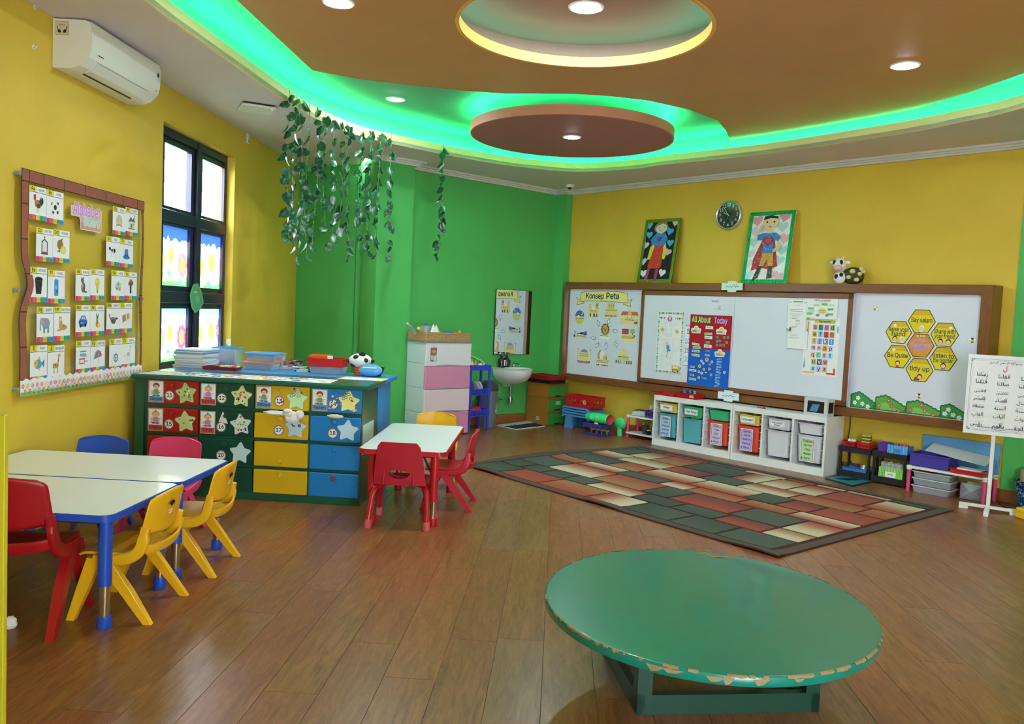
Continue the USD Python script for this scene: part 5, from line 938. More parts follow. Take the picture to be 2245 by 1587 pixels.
for sx in (-1, 1): obj(hd, 'ear', ball((-.035+sx*.070, -.05, .185), .020, 2, (1.2, .5, .8)), 'toy_white', 60); obj(hd, 'eye_patch', ball((-.035+sx*.030, -.088, .185), .018, 2, (.9, .45, 1.2)), 'toy_black', 60); obj(hd, 'horn', cyl((-.035+sx*.028, -.05, .215), (-.035+sx*.034, -.05, .245), .009, .004, 8), 'toy_cream')
# ================================================================ left wall: air conditioner, alphabet board, window posters
M('appliance_white', (236, 238, 234), 0.35, coat=0.2); M('slot_dark', (22, 22, 24), 0.5); M('grey_plastic', (150, 154, 160), 0.5)
L_ROT = PI/2
def lp(y, d, z=0): return np.array([XL+d, y, z])
ay0, ay1, az1, az0 = 4.425, 5.22, 2.742, 2.485
ac = thing('air_conditioner', 'white split air conditioner high on the yellow left wall', 'air conditioner', tuple(lp((ay0+ay1)/2, .001, az0)), L_ROT)
AH, AW = az1-az0, (ay1-ay0)/2
profile = sg.Polygon([(0, 0), (.10, 0.0), (.150, .018), (.195, .060), (.208, .11), (.210, AH-.045), (.200, AH-.012), (.17, AH-.002), (0, AH)]).buffer(-.006).buffer(.006)
bm = ext(profile, -AW, AW); v = bm.vertices; bm.vertices = np.c_[v[:, 2], -v[:, 0], v[:, 1]]; bm.fix_normals(); obj(ac, 'body', bm, 'appliance_white', 40)
fm = ext(sg.Polygon([(.196, .064), (.209, .11), (.211, AH-.045), (.201, AH-.012), (.205, AH-.010), (.215, AH-.045), (.2125, .11), (.199, .062)]), -AW+.004, AW-.004); v = fm.vertices; fm.vertices = np.c_[v[:, 2], -v[:, 0], v[:, 1]]; fm.fix_normals(); obj(ac, 'front_panel', fm, 'appliance_white', 40)
def on_slope(t): return .150+(.195-.150)*t, .018+(.060-.018)*t
(ya_, za_), (yb_, zb_) = on_slope(-.25), on_slope(.86)
obj(ac, 'air_slot', hull([(x, -(.098), -.0008) for x in (-AW+.11, AW-.16)]+[(x, -.112, .0015) for x in (-AW+.11, AW-.16)]+[(x, -.105, .006) for x in (-AW+.11, AW-.16)]), 'slot_dark', False)
obj(ac, 'louvre', hull([(x, -y, z) for x in (-AW+.10, AW-.14) for y, z in ((.116, .0015), (.150, .0145), (.192, .054), (.190, .058), (.150, .020), (.116, .008))]), 'appliance_white', False)
obj(ac, 'louvre_line', hull([(x, -y, z) for x in (-AW+.09, AW-.13) for y, z in ((.1935, .0568), (.1945, .0578), (.190, .060))]), 'slot_dark', False)
i = Ink(-.2155); lines(i, -AW+.06, -AW+.115, (.085,), '2a2a30', .007); lines(i, AW-.07, AW-.04, (.075,), '40404a', .005); i.rect(AW-.06, .135, AW-.012, .20, 'd8dcd8'); i.rect(AW-.05, .165, AW-.03, .19, '2a2e36'); i.line([(AW-.035, .16), (AW-.025, .185)], .005, '3a3e46'); i.put(ac, 'front_marks')
i = Ink(0); i.rect(.015, AH-.085, .085, AH-.012, '8a8458'); i.rect(.017, AH-.083, .083, AH-.014, 'd6d4a8')
for s_ in (-1, 1): i.poly([(.05+s_*.004, AH-.072), (.05+s_*.022, AH-.072), (.05+s_*.024, AH-.058), (.05+s_*.010, AH-.056)], '2a2a3c'); i.line([(.05+s_*.020, AH-.06), (.05+s_*.027, AH-.040)], .004, '2a2a3c')
lines(i, .035, .065, (AH-.034,), 'c08a5a', .006); i.put(ac, 'side_sticker', xf=lambda v: np.c_[np.full(len(v), -AW-.0005)+v[:, 1], -v[:, 0], v[:, 2]])
# small things fixed to the wall and the ceiling
p = lq(0, 541, 303); t = thing('wall_sensor', 'small white sensor on the left wall above the window corner', 'sensor', tuple(lp(p[0], .0008, p[1])), L_ROT); obj(t, 'case', bx(-.022, .022, -.018, 0, -.045, .045, .004), 'appliance_white', False); obj(t, 'lens', bx(-.012, .012, -.021, -.018, -.035, -.02), 'grey_plastic', False)
M('hook_metal', (180, 182, 190), 0.3, metal=0.6)
for (u, v, lb) in ((75, 16, 'small clear suction hook on the left wall above the air conditioner level'), (72, 103, 'small white hook on the left wall left of the air conditioner')):
    p = lq(0, u, v); t = thing('wall_hook', lb, 'hook', tuple(lp(p[0], .0008, p[1])), L_ROT); obj(t, 'disc', mv(cyl((0, 0, 0), (0, 0, .004), .012, n=14), rx=PI/2), 'appliance_white'); obj(t, 'peg', tube([(0, -.004, -.002), (0, -.016, -.006), (0, -.018, .006)], .003, 6), 'hook_metal')
p = onz(563, 233, 2.75); ap = thing('access_point', 'white diamond-shaped network device on the soffit beside the vines', 'network device', (p[0], p[1], 2.7495), .5)
obj(ap, 'shell', mv(rbox(-.125, .125, -.125, .125, -.030, -.012, .02, .006), 0, 0, 0), 'appliance_white', 30); obj(ap, 'mount', rbox(-.115, .115, -.115, .115, -.014, 0, .02, .002), 'slot_dark', 30); emit_mat('blue_dot', (.3, .4, 1.0), 3.0); obj(ap, 'status_light', bx(.09, .10, -.10, -.09, -.0312, -.0298), 'blue_dot', False)
p = onz(1250, 405, 2.75); cc = thing('dome_camera', 'small dome camera with dark lens on the soffit in the far corner', 'camera', (p[0], p[1], 2.7495), 0)
M('lens_dark', (30, 34, 60), 0.2, coat=0.5); obj(cc, 'base', lathe([(.045, 0), (.045, -.015), (.038, -.03), (.0001, -.032)], 20), 'appliance_white'); obj(cc, 'lens', ball((-.004, -.012, -.034), .024, 2), 'lens_dark', 60)

# ---- alphabet board
AB = .03
A0, A1, A2, A3 = (lq(AB, *p) for p in ((45, 370.8), (318, 439.4), (45, 871.5), (307.7, 826.4)))
Y0, Y1, Z0, Z1 = (A0[0]+A2[0])/2, (A1[0]+A3[0])/2, (A2[1]+A3[1])/2, (A0[1]+A1[1])/2
BWD, BHT = Y1-Y0, Z1-Z0
ab = thing('alphabet_board', 'clear alphabet board with a paper brick border and picture cards', 'notice board', tuple(lp((Y0+Y1)/2, AB, Z0)), L_ROT)
pane_mat('clear_acrylic', (0.98, 0.985, 0.98), 0.05, 0.08)
obj(ab, 'clear_sheet', bx(-BWD/2, BWD/2, 0, .002, 0, BHT), 'clear_acrylic', False)
for x, z in ((-BWD/2-.008, BHT-.03), (-BWD/2-.008, BHT*.47), (-BWD/2-.008, .04), (BWD/2+.006, BHT*.45)): obj(ab, 'stand_off', mv(cyl((0, 0, -.002), (0, 0, AB-.001), .010, n=12), x, AB-.001, z, rx=PI/2), 'grey_plastic')
def bz(u, v):                                             # point of the enlarged picture of the board -> board coordinates
    p = lq(AB, u/2.886, 350+v/2.886); return p[0]-(Y0+Y1)/2, p[1]-Z0
M('paper_brick', (158, 92, 74), 0.8, var=0.12, scale=30, rvar=0.12); M('paper_brick_line', (66, 48, 46), 0.8)
def brick(P):
    g = sg.Polygon(P); b = obj(ab, 'brick', mv(up(ext(g.buffer(-.0035), 0, .0012)), y=-.0016), 'paper_brick', False); return g
gs = []
tx = [130, 183, 275, 405, 537, 668, 778, 868, 918]
top_l, top_r = bz(130, 60), bz(918, 260)
for a, b in zip(tx, tx[1:]):
    xa, xb = bz(a, 60+(a-130)*.254)[0], bz(b, 60+(b-130)*.254)[0]
    if a == 130: xa = -BWD/2
    if b == 918: xb = BWD/2
    gs.append(brick([(xa, BHT-.062), (xb, BHT-.062), (xb, BHT), (xa, BHT)]))
wave = lambda z: .055*math.exp(-((z-BHT*.50)/.09)**2)-.012*math.exp(-((z-BHT*.33)/.10)**2)
lz = [BHT-.062]+[bz(150, v)[1] for v in (275, 500, 720, 963, 1187, 1395)]
for a, b in zip(lz, lz[1:]): zs_ = np.linspace(a, b, 7); gs.append(brick([(-BWD/2+wave(z)-.002, z) for z in zs_]+[(-BWD/2+wave(z)+.056, z) for z in zs_[::-1]]))
rz_ = [BHT-.062]+[bz(895, v)[1] for v in (330, 500, 678, 860, 965, 1135, 1308)]
wr = lambda z: .010*math.sin(z*9)
for a, b in zip(rz_, rz_[1:]): zs_ = np.linspace(a, b, 5); gs.append(brick([(BWD/2-.034+wr(z), z) for z in zs_]+[(BWD/2-.004+wr(z)*.6, z) for z in zs_[::-1]]))
obj(ab, 'mortar_paper', mv(up(ext(unary_union([g.buffer(.0005) for g in gs]), 0, .0008)), y=-.0006), 'paper_brick_line', False)
# flower strip along the bottom
fz = [(x, .086+.006*math.cos(x*95)) for x in np.linspace(-BWD/2, BWD/2, 90)]; g = sg.Polygon([(-BWD/2, 0), (BWD/2, 0)]+fz[::-1]); fs = obj(ab, 'flower_border', mv(up(ext(g, 0, .001)), y=-.003), 'paper', False)
i = Ink(-.0044); i.geo(sg.box(-BWD/2, 0, BWD/2, .022), '8cc07a'); r = random.Random(2)
for k in range(int(BWD/.040)):
    x = -BWD/2+.02+k*.040; c_ = ['e88aa0', 'f0c070', 'd8a0d0', 'f09a80', 'e8a0b8', 'f4d890', 'b8a0e0'][k % 7]
    for dx, z, s_ in ((0, .052, .008), (.018, .026, .007)):
        c2 = c_ if dx == 0 else ['f0a060', 'e87a90', 'c8d870', 'd890c8'][k % 4]
        for n in range(5): i.ell(x+dx+s_*math.cos(n*1.257), z+s_*math.sin(n*1.257), s_*.72, col=c2, n=8)
        i.ell(x+dx, z, s_*.5, col='f4e08a', n=8)
    i.ell(x+.012, .012, .008, .005, '5aa05a', 8)
i.put(fs, 'flower_print')
# title
tl, tr = bz(455, 250), bz(637, 285); mt = bz(545, 345); c0_, c1_ = bz(452, 262), bz(636, 360); d0_, d1_ = bz(510, 365), bz(634, 455)
g = unary_union([sg.box(c0_[0], c1_[1]-.02, c1_[0], c0_[1]-.03), sg.box(d0_[0], d1_[1], d1_[0], d0_[1]+.02)]).buffer(.008); ttl = obj(ab, 'title_card', mv(up(ext(g, 0, .0012)), y=-.0016), 'paper', False)
i = Ink(-.0031); i.geo(g.buffer(-.003), 'd8b4a4'); x_, z_ = (c0_[0]+c1_[0])/2, (c0_[1]+c1_[1])/2-.018; w_ = (c1_[0]-c0_[0])*.94
for o in ((.003, 0), (-.003, 0), (0, .003), (0, -.003)): i.text('Alphabet', x_+o[0], z_+o[1], .066, 'f4e8f4', fit=w_)
i.text('Alphabet', x_, z_, .066, 'c88ad8', fit=w_); i.rect(d0_[0]-.002, d1_[1], d1_[0], d1_[1]+.035, 'd89a8a'); x_, z_ = (d0_[0]+d1_[0])/2+.01, (d0_[1]+d1_[1])/2+.006
for o in ((.003, 0), (-.003, 0), (0, .003), (0, -.003)): i.text('Board', x_+o[0], z_+o[1], .046, 'e8f4ee', fit=w_*.58)
i.text('Board', x_, z_, .046, 'a4d4cc', fit=w_*.58); i.put(ttl, 'title_print')
# picture cards: shapes in a unit square, drawn with e(llipse), p(olygon), r(ectangle)
PIC = {
 'Aa': [('e', -.02, .0, .26, .20, 'c87a3a'), ('p', [(.1, .1), (.42, .38), (.46, .1), (.3, -.1)], '20403a'), ('p', [(.05, .1), (.3, .42), (.25, .1)], '6a3a28'), ('e', -.26, .26, .10, .14, 'c8502a'), ('p', [(-.36, .42), (-.2, .46), (-.16, .34), (-.34, .32)], 'c02a20'), ('r', -.08, -.42, -.04, -.18, 'c89a4a'), ('r', .06, -.42, .10, -.18, 'c89a4a'), ('e', .05, -.1, .18, .12, '3a5a4a')],
 'Bb': [('e', 0, 0, .38, .40, 'f0f0f0'), ('e', 0, .02, .13, .13, '2a2e38'), ('p', [(-.38, .1), (-.26, .14), (-.28, .28), (-.34, .26)], '2a2e38'), ('p', [(.16, .34), (.3, .3), (.3, .18), (.18, .2)], '2a2e38'), ('p', [(.14, -.3), (.28, -.28), (.3, -.14), (.16, -.14)], '2a2e38'), ('p', [(-.26, -.3), (-.14, -.34), (-.12, -.2), (-.24, -.16)], '2a2e38')],
 'Cc': [('p', [(-.26, -.4), (.26, -.4), (.26, .18), (0, .34), (-.26, .18)], '6a5a5a'), ('p', [(-.19, -.33), (.19, -.33), (.19, .14), (0, .26), (-.19, .14)], 'dfe6ea'), ('e', 0, .4, .05, .06, '6a5a5a'), ('r', -.3, -.46, .3, -.4, '6a5a5a')],
 'Dd': [('e', -.12, .1, .27, .26, '9a7a4a'), ('e', .16, -.16, .26, .20, 'e8cf4a'), ('e', .18, -.18, .18, .12, 'f0e08a'), ('p', [(-.1, .34), (.1, .46), (.06, .3)], '4a7a4a'), ('p', [(-.42, -.26), (-.14, -.12), (-.1, -.3)], '5a9a5a')],
 'Ee': [('p', [(-.3, .3), (.3, .3), (.2, -.42), (-.2, -.42)], '2e3038'), ('e', 0, .3, .31, .1, '4a4c54'), ('e', .04, .29, .24, .06, '1c1e22')],
 'Ff': [('p', [(-.16, -.44), (.16, -.44), (.18, -.36), (.18, .34), (.14, .42), (-.14, .42), (-.18, .34), (-.18, -.36)], '4f9ae4'), ('r', -.15, .40, .15, .44, 'c8d0d8'), ('e', -.04, .0, .08, .1, '8cc4f0'), ('e', .05, -.2, .07, .08, '2f6ac4')],
 'Gg': [('e', .06, .06, .32, .26, '8aa0b8'), ('e', -.26, .16, .16, .17, '9ab0c4'), ('e', -.14, .18, .10, .16, 'e08a94'), ('p', [(-.4, .14), (-.32, .1), (-.34, -.3), (-.42, -.26)], '8aa0b8'), ('r', -.14, -.4, 0, -.1, '7a92ac'), ('r', .18, -.4, .32, -.1, '7a92ac')],
 'Hh': [('e', .08, -.16, .34, .14, 'c89a5a'), ('e', -.12, .0, .16, .22, 'd0a468'), ('e', -.16, .26, .13, .14, 'd8b07a'), ('r', -.42, -.34, -.1, -.26, 'd0a468'), ('r', .1, -.12, .14, -.02, '6a4a2a'), ('r', .24, -.14, .28, -.04, '6a4a2a'), ('e', -.18, .22, .05, .05, 'f0e4d0')],
 'Ii': [('e', -.06, -.02, .30, .22, '5aa4d4'), ('p', [(.2, 0), (.44, .2), (.4, -.22)], '4a90c4'), ('e', -.22, 0, .14, .18, 'e8c44a'), ('p', [(-.12, .18), (.06, .34), (.12, .16)], 'f0a04a'), ('e', -.26, .04, .03, .035, '20242a'), ('p', [(-.1, -.2), (.06, -.34), (.1, -.18)], 'd8c05a')],
 'Jj': [('e', .0, -.08, .22, .12, 'd8a04a'), ('p', [(.08, -.04), (.2, 0), (.26, .36), (.16, .36)], 'd8a850'), ('e', .24, .38, .12, .07, 'e0b468'), ('r', -.18, -.44, -.12, -.1, 'c8924a'), ('r', .1, -.44, .16, -.1, 'c8924a'), ('e', -.06, -.06, .05, .05, '8a5a2a'), ('e', .08, -.1, .04, .05, '8a5a2a'), ('e', .18, .14, .03, .05, '8a5a2a'), ('r', -.26, -.2, -.22, .02, '6a4a2a')],
 'Kk': [('e', .02, -.1, .20, .28, '6a6a66'), ('e', -.06, .26, .14, .14, '70706a'), ('p', [(-.18, .34), (-.14, .48), (-.08, .38)], '5a5a56'), ('p', [(-.02, .38), (.04, .48), (.06, .34)], '5a5a56'), ('e', .24, -.34, .16, .05, '5a5a56'), ('r', -.1, -.06, .12, -.02, '3a3a38'), ('r', -.12, -.18, .14, -.14, '3a3a38'), ('e', -.06, -.04, .07, .16, 'b8b8b0')],
 'Ll': [('e', 0, .12, .24, .26, 'e8d648'), ('p', [(-.12, -.08), (.12, -.08), (.1, -.24), (-.1, -.24)], 'e0cc50'), ('r', -.1, -.38, .1, -.24, 'b0b4b8'), ('e', 0, -.4, .06, .04, '7a7e84'), ('e', -.06, .18, .07, .1, 'f6f0b0')],
 'Mm': [('e', 0, -.06, .42, .24, '3a66b8'), ('p', [(-.3, .08), (-.14, .3), (.2, .3), (.36, .06)], '4a78c8'), ('p', [(-.2, .1), (-.1, .24), (.16, .24), (.26, .08)], 'a8c4e8'), ('e', -.24, -.26, .1, .09, '22242c'), ('e', .24, -.22, .1, .09, '22242c'), ('e', -.1, -.1, .2, .05, '6f9ae0')],
 'Nn': [('e', -.02, -.14, .13, .24, 'c8823a'), ('e', .14, -.26, .16, .12, 'e8d04a'), ('p', [(-.1, .08), (.08, .08), (.12, .44), (0, .26), (-.14, .44)], '4a8a4a'), ('e', .14, -.26, .06, .05, 'f4e88a')],
 'Oo': [('r', -.3, .06, .28, .34, '6fb4d8'), ('r', -.3, .2, .28, .26, 'f0f0ee'), ('r', -.36, -.34, .14, -.04, 'd86a6a'), ('r', -.3, -.28, .08, -.12, 'f4ecec'), ('r', .12, -.24, .4, -.18, 'c8a04a'), ('r', -.1, .0, .36, .05, 'b8c8d0')],
 'Pp': [('p', [(-.44, -.16), (-.3, .2), (0, .36), (.3, .26), (.42, .02), (.1, -.06), (-.16, -.1)], 'c8604a'), ('p', [(-.16, -.1), (0, .36), (.2, .3), (.1, -.06)], '5a9ad0'), ('p', [(-.44, -.16), (-.3, .2), (-.18, .28), (-.3, -.13)], '6fb4e0'), ('p', [(.0, -.08), (.03, -.08), (.16, -.4), (.13, -.42)], 'a0784a')],
 'Qq': [('e', 0, .06, .34, .34, 'd0b48a'), ('e', 0, .08, .28, .27, 'dcc49c'), ('p', [(-.36, -.34), (0, -.2), (.36, -.34), (.3, -.12), (0, -.06), (-.3, -.12)], 'c0a070'), ('p', [(-.26, -.2), (0, -.1), (.26, -.2), (.26, -.14), (0, -.04), (-.26, -.14)], 'f0e8d0')],
 'Rr': [('r', -.34, -.36, .34, .06, 'e4e0cc'), ('p', [(-.42, .02), (-.1, .34), (.16, .08)], '6a7a64'), ('p', [(.0, .06), (.2, .3), (.44, .02)], '5f6f5c'), ('r', -.1, -.36, .04, -.1, '7a6a54'), ('r', .14, -.2, .28, -.04, '8aa4b0'), ('r', -.42, -.42, .42, -.36, '6a9a6a'), ('r', .28, .2, .34, .44, '7a7a70')],
 'Ss': [('e', .06, .04, .32, .16, 'e8e8e4'), ('e', .16, .06, .12, .12, '26282c'), ('e', -.1, .06, .09, .1, '26282c'), ('e', -.34, .14, .12, .11, '34363a'), ('r', -.2, -.34, -.12, 0, 'dcdcd8'), ('r', .26, -.34, .34, 0, 'dcdcd8'), ('e', -.36, .06, .07, .05, 'd8b8a8')],
 'Tt': [('e', 0, -.2, .42, .12, '3a7ad0'), ('p', [(-.24, -.14), (-.18, .28), (.18, .28), (.24, -.14)], '4a8ae0'), ('p', [(-.24, -.14), (-.23, -.04), (.23, -.04), (.24, -.14)], '2a5aa8')],
 'Uu': [('p', [(-.36, -.1), (0, .14), (.36, -.06), (.02, -.3)], 'b8c0ac'), ('p', [(-.3, .06), (.04, .28), (.4, .1), (.06, -.12)], 'ccd2c0'), ('e', .04, .08, .09, .07, '8a9a84'), ('e', -.12, -.18, .08, .06, '8a9080'), ('e', .22, -.2, .1, .08, 'a8a89a')],
 'Vv': [('p', [(-.1, -.42), (.1, -.42), (.08, -.1), (.12, .0), (-.12, .0), (-.08, -.1)], '2a2c38'), ('e', -.16, .16, .14, .14, '9a6a4a'), ('e', .14, .2, .16, .14, '8a5a40'), ('e', 0, .32, .14, .12, 'a87a54'), ('e', .02, .1, .12, .1, '7a4a34')],
 'Ww': [('e', .02, -.02, .30, .10, '4a4e4e'), ('e', .02, -.02, .26, .08, '8a8e8a'), ('p', [(-.28, -.04), (.32, -.04), (.2, -.28), (-.14, -.28)], '5a5e5c'), ('p', [(-.46, .22), (-.40, .24), (-.24, .0), (-.3, -.04)], '3a3c3c'), ('e', .4, .0, .08, .06, '3a3c3c')],
 'Xx': [('p', [(-.42, .14), (.36, .3), (.42, -.02), (-.38, -.26)], 'd8b06a'), ('p', [(-.34, .14), (-.26, .16), (-.24, -.2), (-.32, -.22)], 'd04a3a'), ('p', [(-.18, .17), (-.1, .19), (-.06, -.14), (-.14, -.17)], '4a6ac0'), ('p', [(-.02, .2), (.06, .22), (.1, -.1), (.02, -.12)], 'f0e8d8'), ('p', [(.14, .24), (.22, .26), (.26, -.04), (.18, -.06)], 'e07a3a')],
 'Yy': [('e', .02, -.14, .22, .22, '3a5a90'), ('e', .02, -.14, .16, .16, 'c8dCe8'), ('e', .02, -.14, .07, .07, 'd86a5a'), ('r', .01, .08, .02, .44, 'd0d0d0')],
 'Zz': [('e', 0, -.06, .24, .12, 'e4e4e4'), ('p', [(.06, 0), (.2, .02), (.28, .4), (.16, .38)], 'dcdcdc'), ('e', .24, .4, .1, .06, 'd0d0d0'), ('r', -.16, -.42, -.1, -.1, 'd8d8d8'), ('r', .1, -.42, .16, -.1, 'd8d8d8'), ('r', -.14, -.14, -.11, .04, '5a5a5e'), ('r', -.04, -.16, -.01, .05, '5a5a5e'), ('r', .06, -.14, .09, .04, '5a5a5e'), ('e', -.4, -.1, .04, .03, '5a5a5e')]}
WORDS = dict(Aa='ayam', Bb='bola', Cc='cermin', Dd='durian', Ee='ember', Ff='fanta', Gg='gajah', Hh='harimau', Ii='ikan', Jj='jerapah', Kk='kucing', Ll='lampu', Mm='mobil', Nn='nanas', Oo='obat', Pp='payung', Qq='quran', Rr='rumah', Ss='sapi', Tt='topi', Uu='uang', Vv='vas', Ww='wajan', Xx='xilofon', Yy='yoyo', Zz='zebra')
PX = dict(Aa=(182, 158, 290, 392), Bb=(293, 187, 398, 415), Cc=(226, 425, 330, 650), Dd=(333, 438, 436, 657), Ee=(188, 676, 293, 903), Ff=(299, 697, 406, 910), Gg=(229, 930, 333, 1150), Hh=(338, 930, 440, 1142), Ii=(188, 1178, 294, 1395), Jj=(298, 1178, 403, 1395), Kk=(477, 690, 566, 893), Ll=(569, 690, 656, 888), Mm=(477, 920, 566, 1115), Nn=(569, 920, 656, 1110), Oo=(478, 1148, 568, 1345), Pp=(571, 1148, 660, 1332), Qq=(712, 292, 790, 484), Rr=(792, 298, 868, 490), Ss=(670, 480, 752, 676), Tt=(755, 498, 838, 688), Uu=(703, 698, 782, 890), Vv=(785, 708, 862, 888), Ww=(672, 905, 752, 1098), Xx=(755, 905, 832, 1092), Yy=(690, 1135, 767, 1330), Zz=(769, 1130, 850, 1312))
for k_, (u0, v0, u1, v1) in PX.items():
    a_, b_ = bz(u0, (v0)), bz(u1, v1); x0, x1, z1, z0 = a_[0]+.001, b_[0]-.001, a_[1], b_[1]; w_, h_ = x1-x0, z1-z0
    cd = obj(ab, 'picture_card', bx(x0, x1, -.0026, -.0012, z0, z1), 'paper', False)
    i = Ink(-.0029); i.rect(x0, z1-h_*.17, x0+w_*.40, z1, 'e6da3c'); i.rect(x0+w_*.02, z1-h_*.185, x1-w_*.02, z1-h_*.172, '4a4a54'); i.text(k_, x0+w_*.20, z1-h_*.092, h_*.105, '2a2a1e', fit=w_*.34); i.text(WORDS[k_], x0+w_*.70, z1-h_*.088, h_*.085, '2c2c38', bold=False, fit=w_*.54); i.put(cd, 'letter_and_word')
    i = Ink(-.0029); cx2, cz2, sc = x0+w_/2, z0+h_*.49, min(w_*.92, h_*.60)
    for s_ in PIC[k_]:
        if s_[0] == 'e': i.ell(cx2+s_[1]*sc, cz2+s_[2]*sc, s_[3]*sc, s_[4]*sc, s_[5], 16)
        elif s_[0] == 'p': i.poly([(cx2+x*sc, cz2+z*sc) for x, z in s_[1]], s_[2])
        else: i.rect(cx2+s_[1]*sc, cz2+s_[2]*sc, cx2+s_[3]*sc, cz2+s_[4]*sc, s_[5])
    i.put(cd, 'picture')
    i = Ink(-.0029); syl = [k_[1]+v_ if k_[1] not in 'aiueo' else v_ for v_ in 'aiueo']
    for n, c_ in enumerate(('d84a7a', 'e06a78', 'e8d24a', '4aa86a', '3f9ad8')): i.rect(x0+w_*n/5, z0, x0+w_*(n+1)/5, z0+h_*.145, c_); i.text(syl[n], x0+w_*(n+.5)/5, z0+h_*.07, h_*.055, '3a2a3a', bold=False, fit=w_*.14)
    i.put(cd, 'syllable_strip')
# ---- paper pictures stuck on the window panes
ink_mat('window_print', 0.6, 0.6)
def flower(i, x, z, s, col, leaf=True):
    if leaf: i.line([(x, z), (x, z-s*3.0)], s*.10, '3a7a5a'); i.ell(x-s*.45, z-s*1.9, s*.42, s*.26, '4aa080'); i.ell(x+s*.45, z-s*1.9, s*.42, s*.26, '6fc8a4')
    for n in range(9): a = n*2*PI/9; i.ell(x+s*.82*math.cos(a), z+s*1.0*math.sin(a), s*.34, s*.40, '5a4a7a', 10)
    for n in range(9): a = n*2*PI/9; i.ell(x+s*.82*math.cos(a), z+s*1.0*math.sin(a), s*.29, s*.35, col, 10)
    i.ell(x, z, s*.66, s*.86, '5a5a3a'); i.ell(x, z, s*.61, s*.81, 'f0e23c'); lines(i, x-s*.42, x+s*.42, (z-s*.2, z+s*.1), '7a7430', s*.10)
for (pa, pb), (za, zb), sky_, fl, lb in (((ya, yb), rows[1], '2a46b4', [(.02, .42, .10, 'e8c84a'), (.40, .52, .15, '9ab4e8'), (.82, .38, .15, 'e05a90')], 'flower fence poster with dark blue top on the middle left window pane'),
                                ((yc, yd), rows[1], '2a46b4', [(.08, .38, .14, '7ab0e0'), (.46, .48, .15, 'e8a0c8'), (.82, .40, .13, 'e06a94')], 'flower fence poster with dark blue top on the middle right window pane'),
                                ((ya, yb), rows[2], '6fb8e8', [(.02, .44, .13, 'f06090'), (.42, .54, .15, '8ac0d0'), (.84, .46, .15, 'e8408a')], 'flower fence poster with light blue top on the lower left window pane'),
                                ((yc, yd), rows[2], '6fb8e8', [(.08, .50, .15, 'c890d8'), (.50, .54, .14, '6fb0e0'), (.84, .54, .14, 'e84a80')], 'flower fence poster with light blue top on the lower right window pane')):
    w_, h_ = pb-pa-.01, za-zb-.01; t = thing('window_poster', lb, 'poster', tuple(lp((pa+pb)/2, -.1055, zb+.005)), L_ROT, None)
    i = Ink(0); i.keep = []; i.rect(-w_/2, 0, w_/2, h_, 'f4f8fc'); hb = .80 if sky_[0] == '2' else .84
    r = random.Random(int(pa*100+zb*10)); pts = [(-w_/2, h_), (w_/2, h_)]+[(w_/2-w_*k/14, h_*(hb+r.uniform(-.06, .05))) for k in range(15)]; i.poly(pts, sky_)
    pts = [(-w_/2, 0), (w_/2, 0)]+[(w_/2-w_*k/26, h_*(.17+(.05 if k % 2 else -.01)+r.uniform(-.01, .02))) for k in range(27)]; i.poly(pts, '7ccf5e'); pts = [(-w_/2, 0), (w_/2, 0)]+[(w_/2-w_*k/14, h_*(.06+r.uniform(0, .05))) for k in range(15)]; i.poly(pts, '4fae4a')
    for x, z, s_, c_ in fl:
        x = x if .0 < x < 1 else x; flower(i, -w_/2+max(.10, min(.88, x))*w_, z*h_, s_*w_, c_)
    i.flat().put(t, 'printed_sheet', 'window_print')
p = lq(-.05, 427, 653); t = thing('leaf_card', 'green leaf-shaped card hanging on the window transom', 'paper leaf', tuple(lp(p[0], -.038, p[1])), L_ROT)
g = sg.Polygon([(-.12, .02), (-.06, .10), (.02, .11), (.10, .045), (.135, -.03), (.085, -.08), (-.02, -.115), (-.085, -.07)]).buffer(.012).buffer(-.006); M('leaf_card_green', (70, 150, 96), 0.6); obj(t, 'card', up(ext(g, 0, .002)), 'leaf_card_green', False)
i = Ink(-.0023); i.geo(g.buffer(-.008), '8cc8a0').geo(g.buffer(-.014), '5aa678'); i.rect(-.05, .04, .01, .052, 'c8c860'); i.ell(.02, -.01, .04, .03, '78b890'); i.put(t, 'print')
i = None
for (u, v, lb) in ((519, 752, 'torn white paper patch on the window reveal'), (517, 790, 'lower torn white paper patch on the window reveal')):
    p = hit(u, v, [0, wy1-.0012, 0], np.array([0, 1., 0])); t = thing('paper_scrap', lb, 'paper scrap', (min(max(p[0], XL-.06), XL-.02), wy1-.0005, p[2]), 0); obj(t, 'scrap', up(ext(sg.Polygon([(-.02, .03), (.018, .034), (.022, -.02), (.0, -.034), (-.022, -.004)]), 0, .0008)), 'paper', False)

# ================================================================ hanging vines
MATS['ivy'] = usdkit.material(stage, '/World/Looks/ivy', {'t': ('texture_coordinate', {}), 'n': ('noise_texture', dict(scale=38.0, detail=3.0)), 'oi': ('object_info', {}), 'r': ('rgb_ramp', {'ramp': [(0.38, lin('184a30')), (0.60, lin('2f7048')), (0.74, lin('8fbf9a'))]}), 'mr': ('rgb_ramp', {'ramp': [(0, (.55,)*3), (1, (1.1,)*3)]}), 'x': ('mix', dict(mix_type='multiply', fac=1.0)),
    'p': ('principled_bsdf', dict(roughness=0.32, specular_ior_level=0.6)), 'tr': ('translucent_bsdf', {}), 'm': ('mix_closure', dict(fac=0.22))},
    [('t.object', 'n.vector'), ('n.fac', 'r.fac'), ('oi.random', 'mr.fac'), ('r.color', 'x.color1'), ('mr.color', 'x.color2'), ('x.color', 'p.base_color'), ('x.color', 'tr.color'), ('p.BSDF', 'm.closure1'), ('tr.BSDF', 'm.closure2')], surface='m.closure')
M('vine_stem', (120, 160, 104), 0.6)
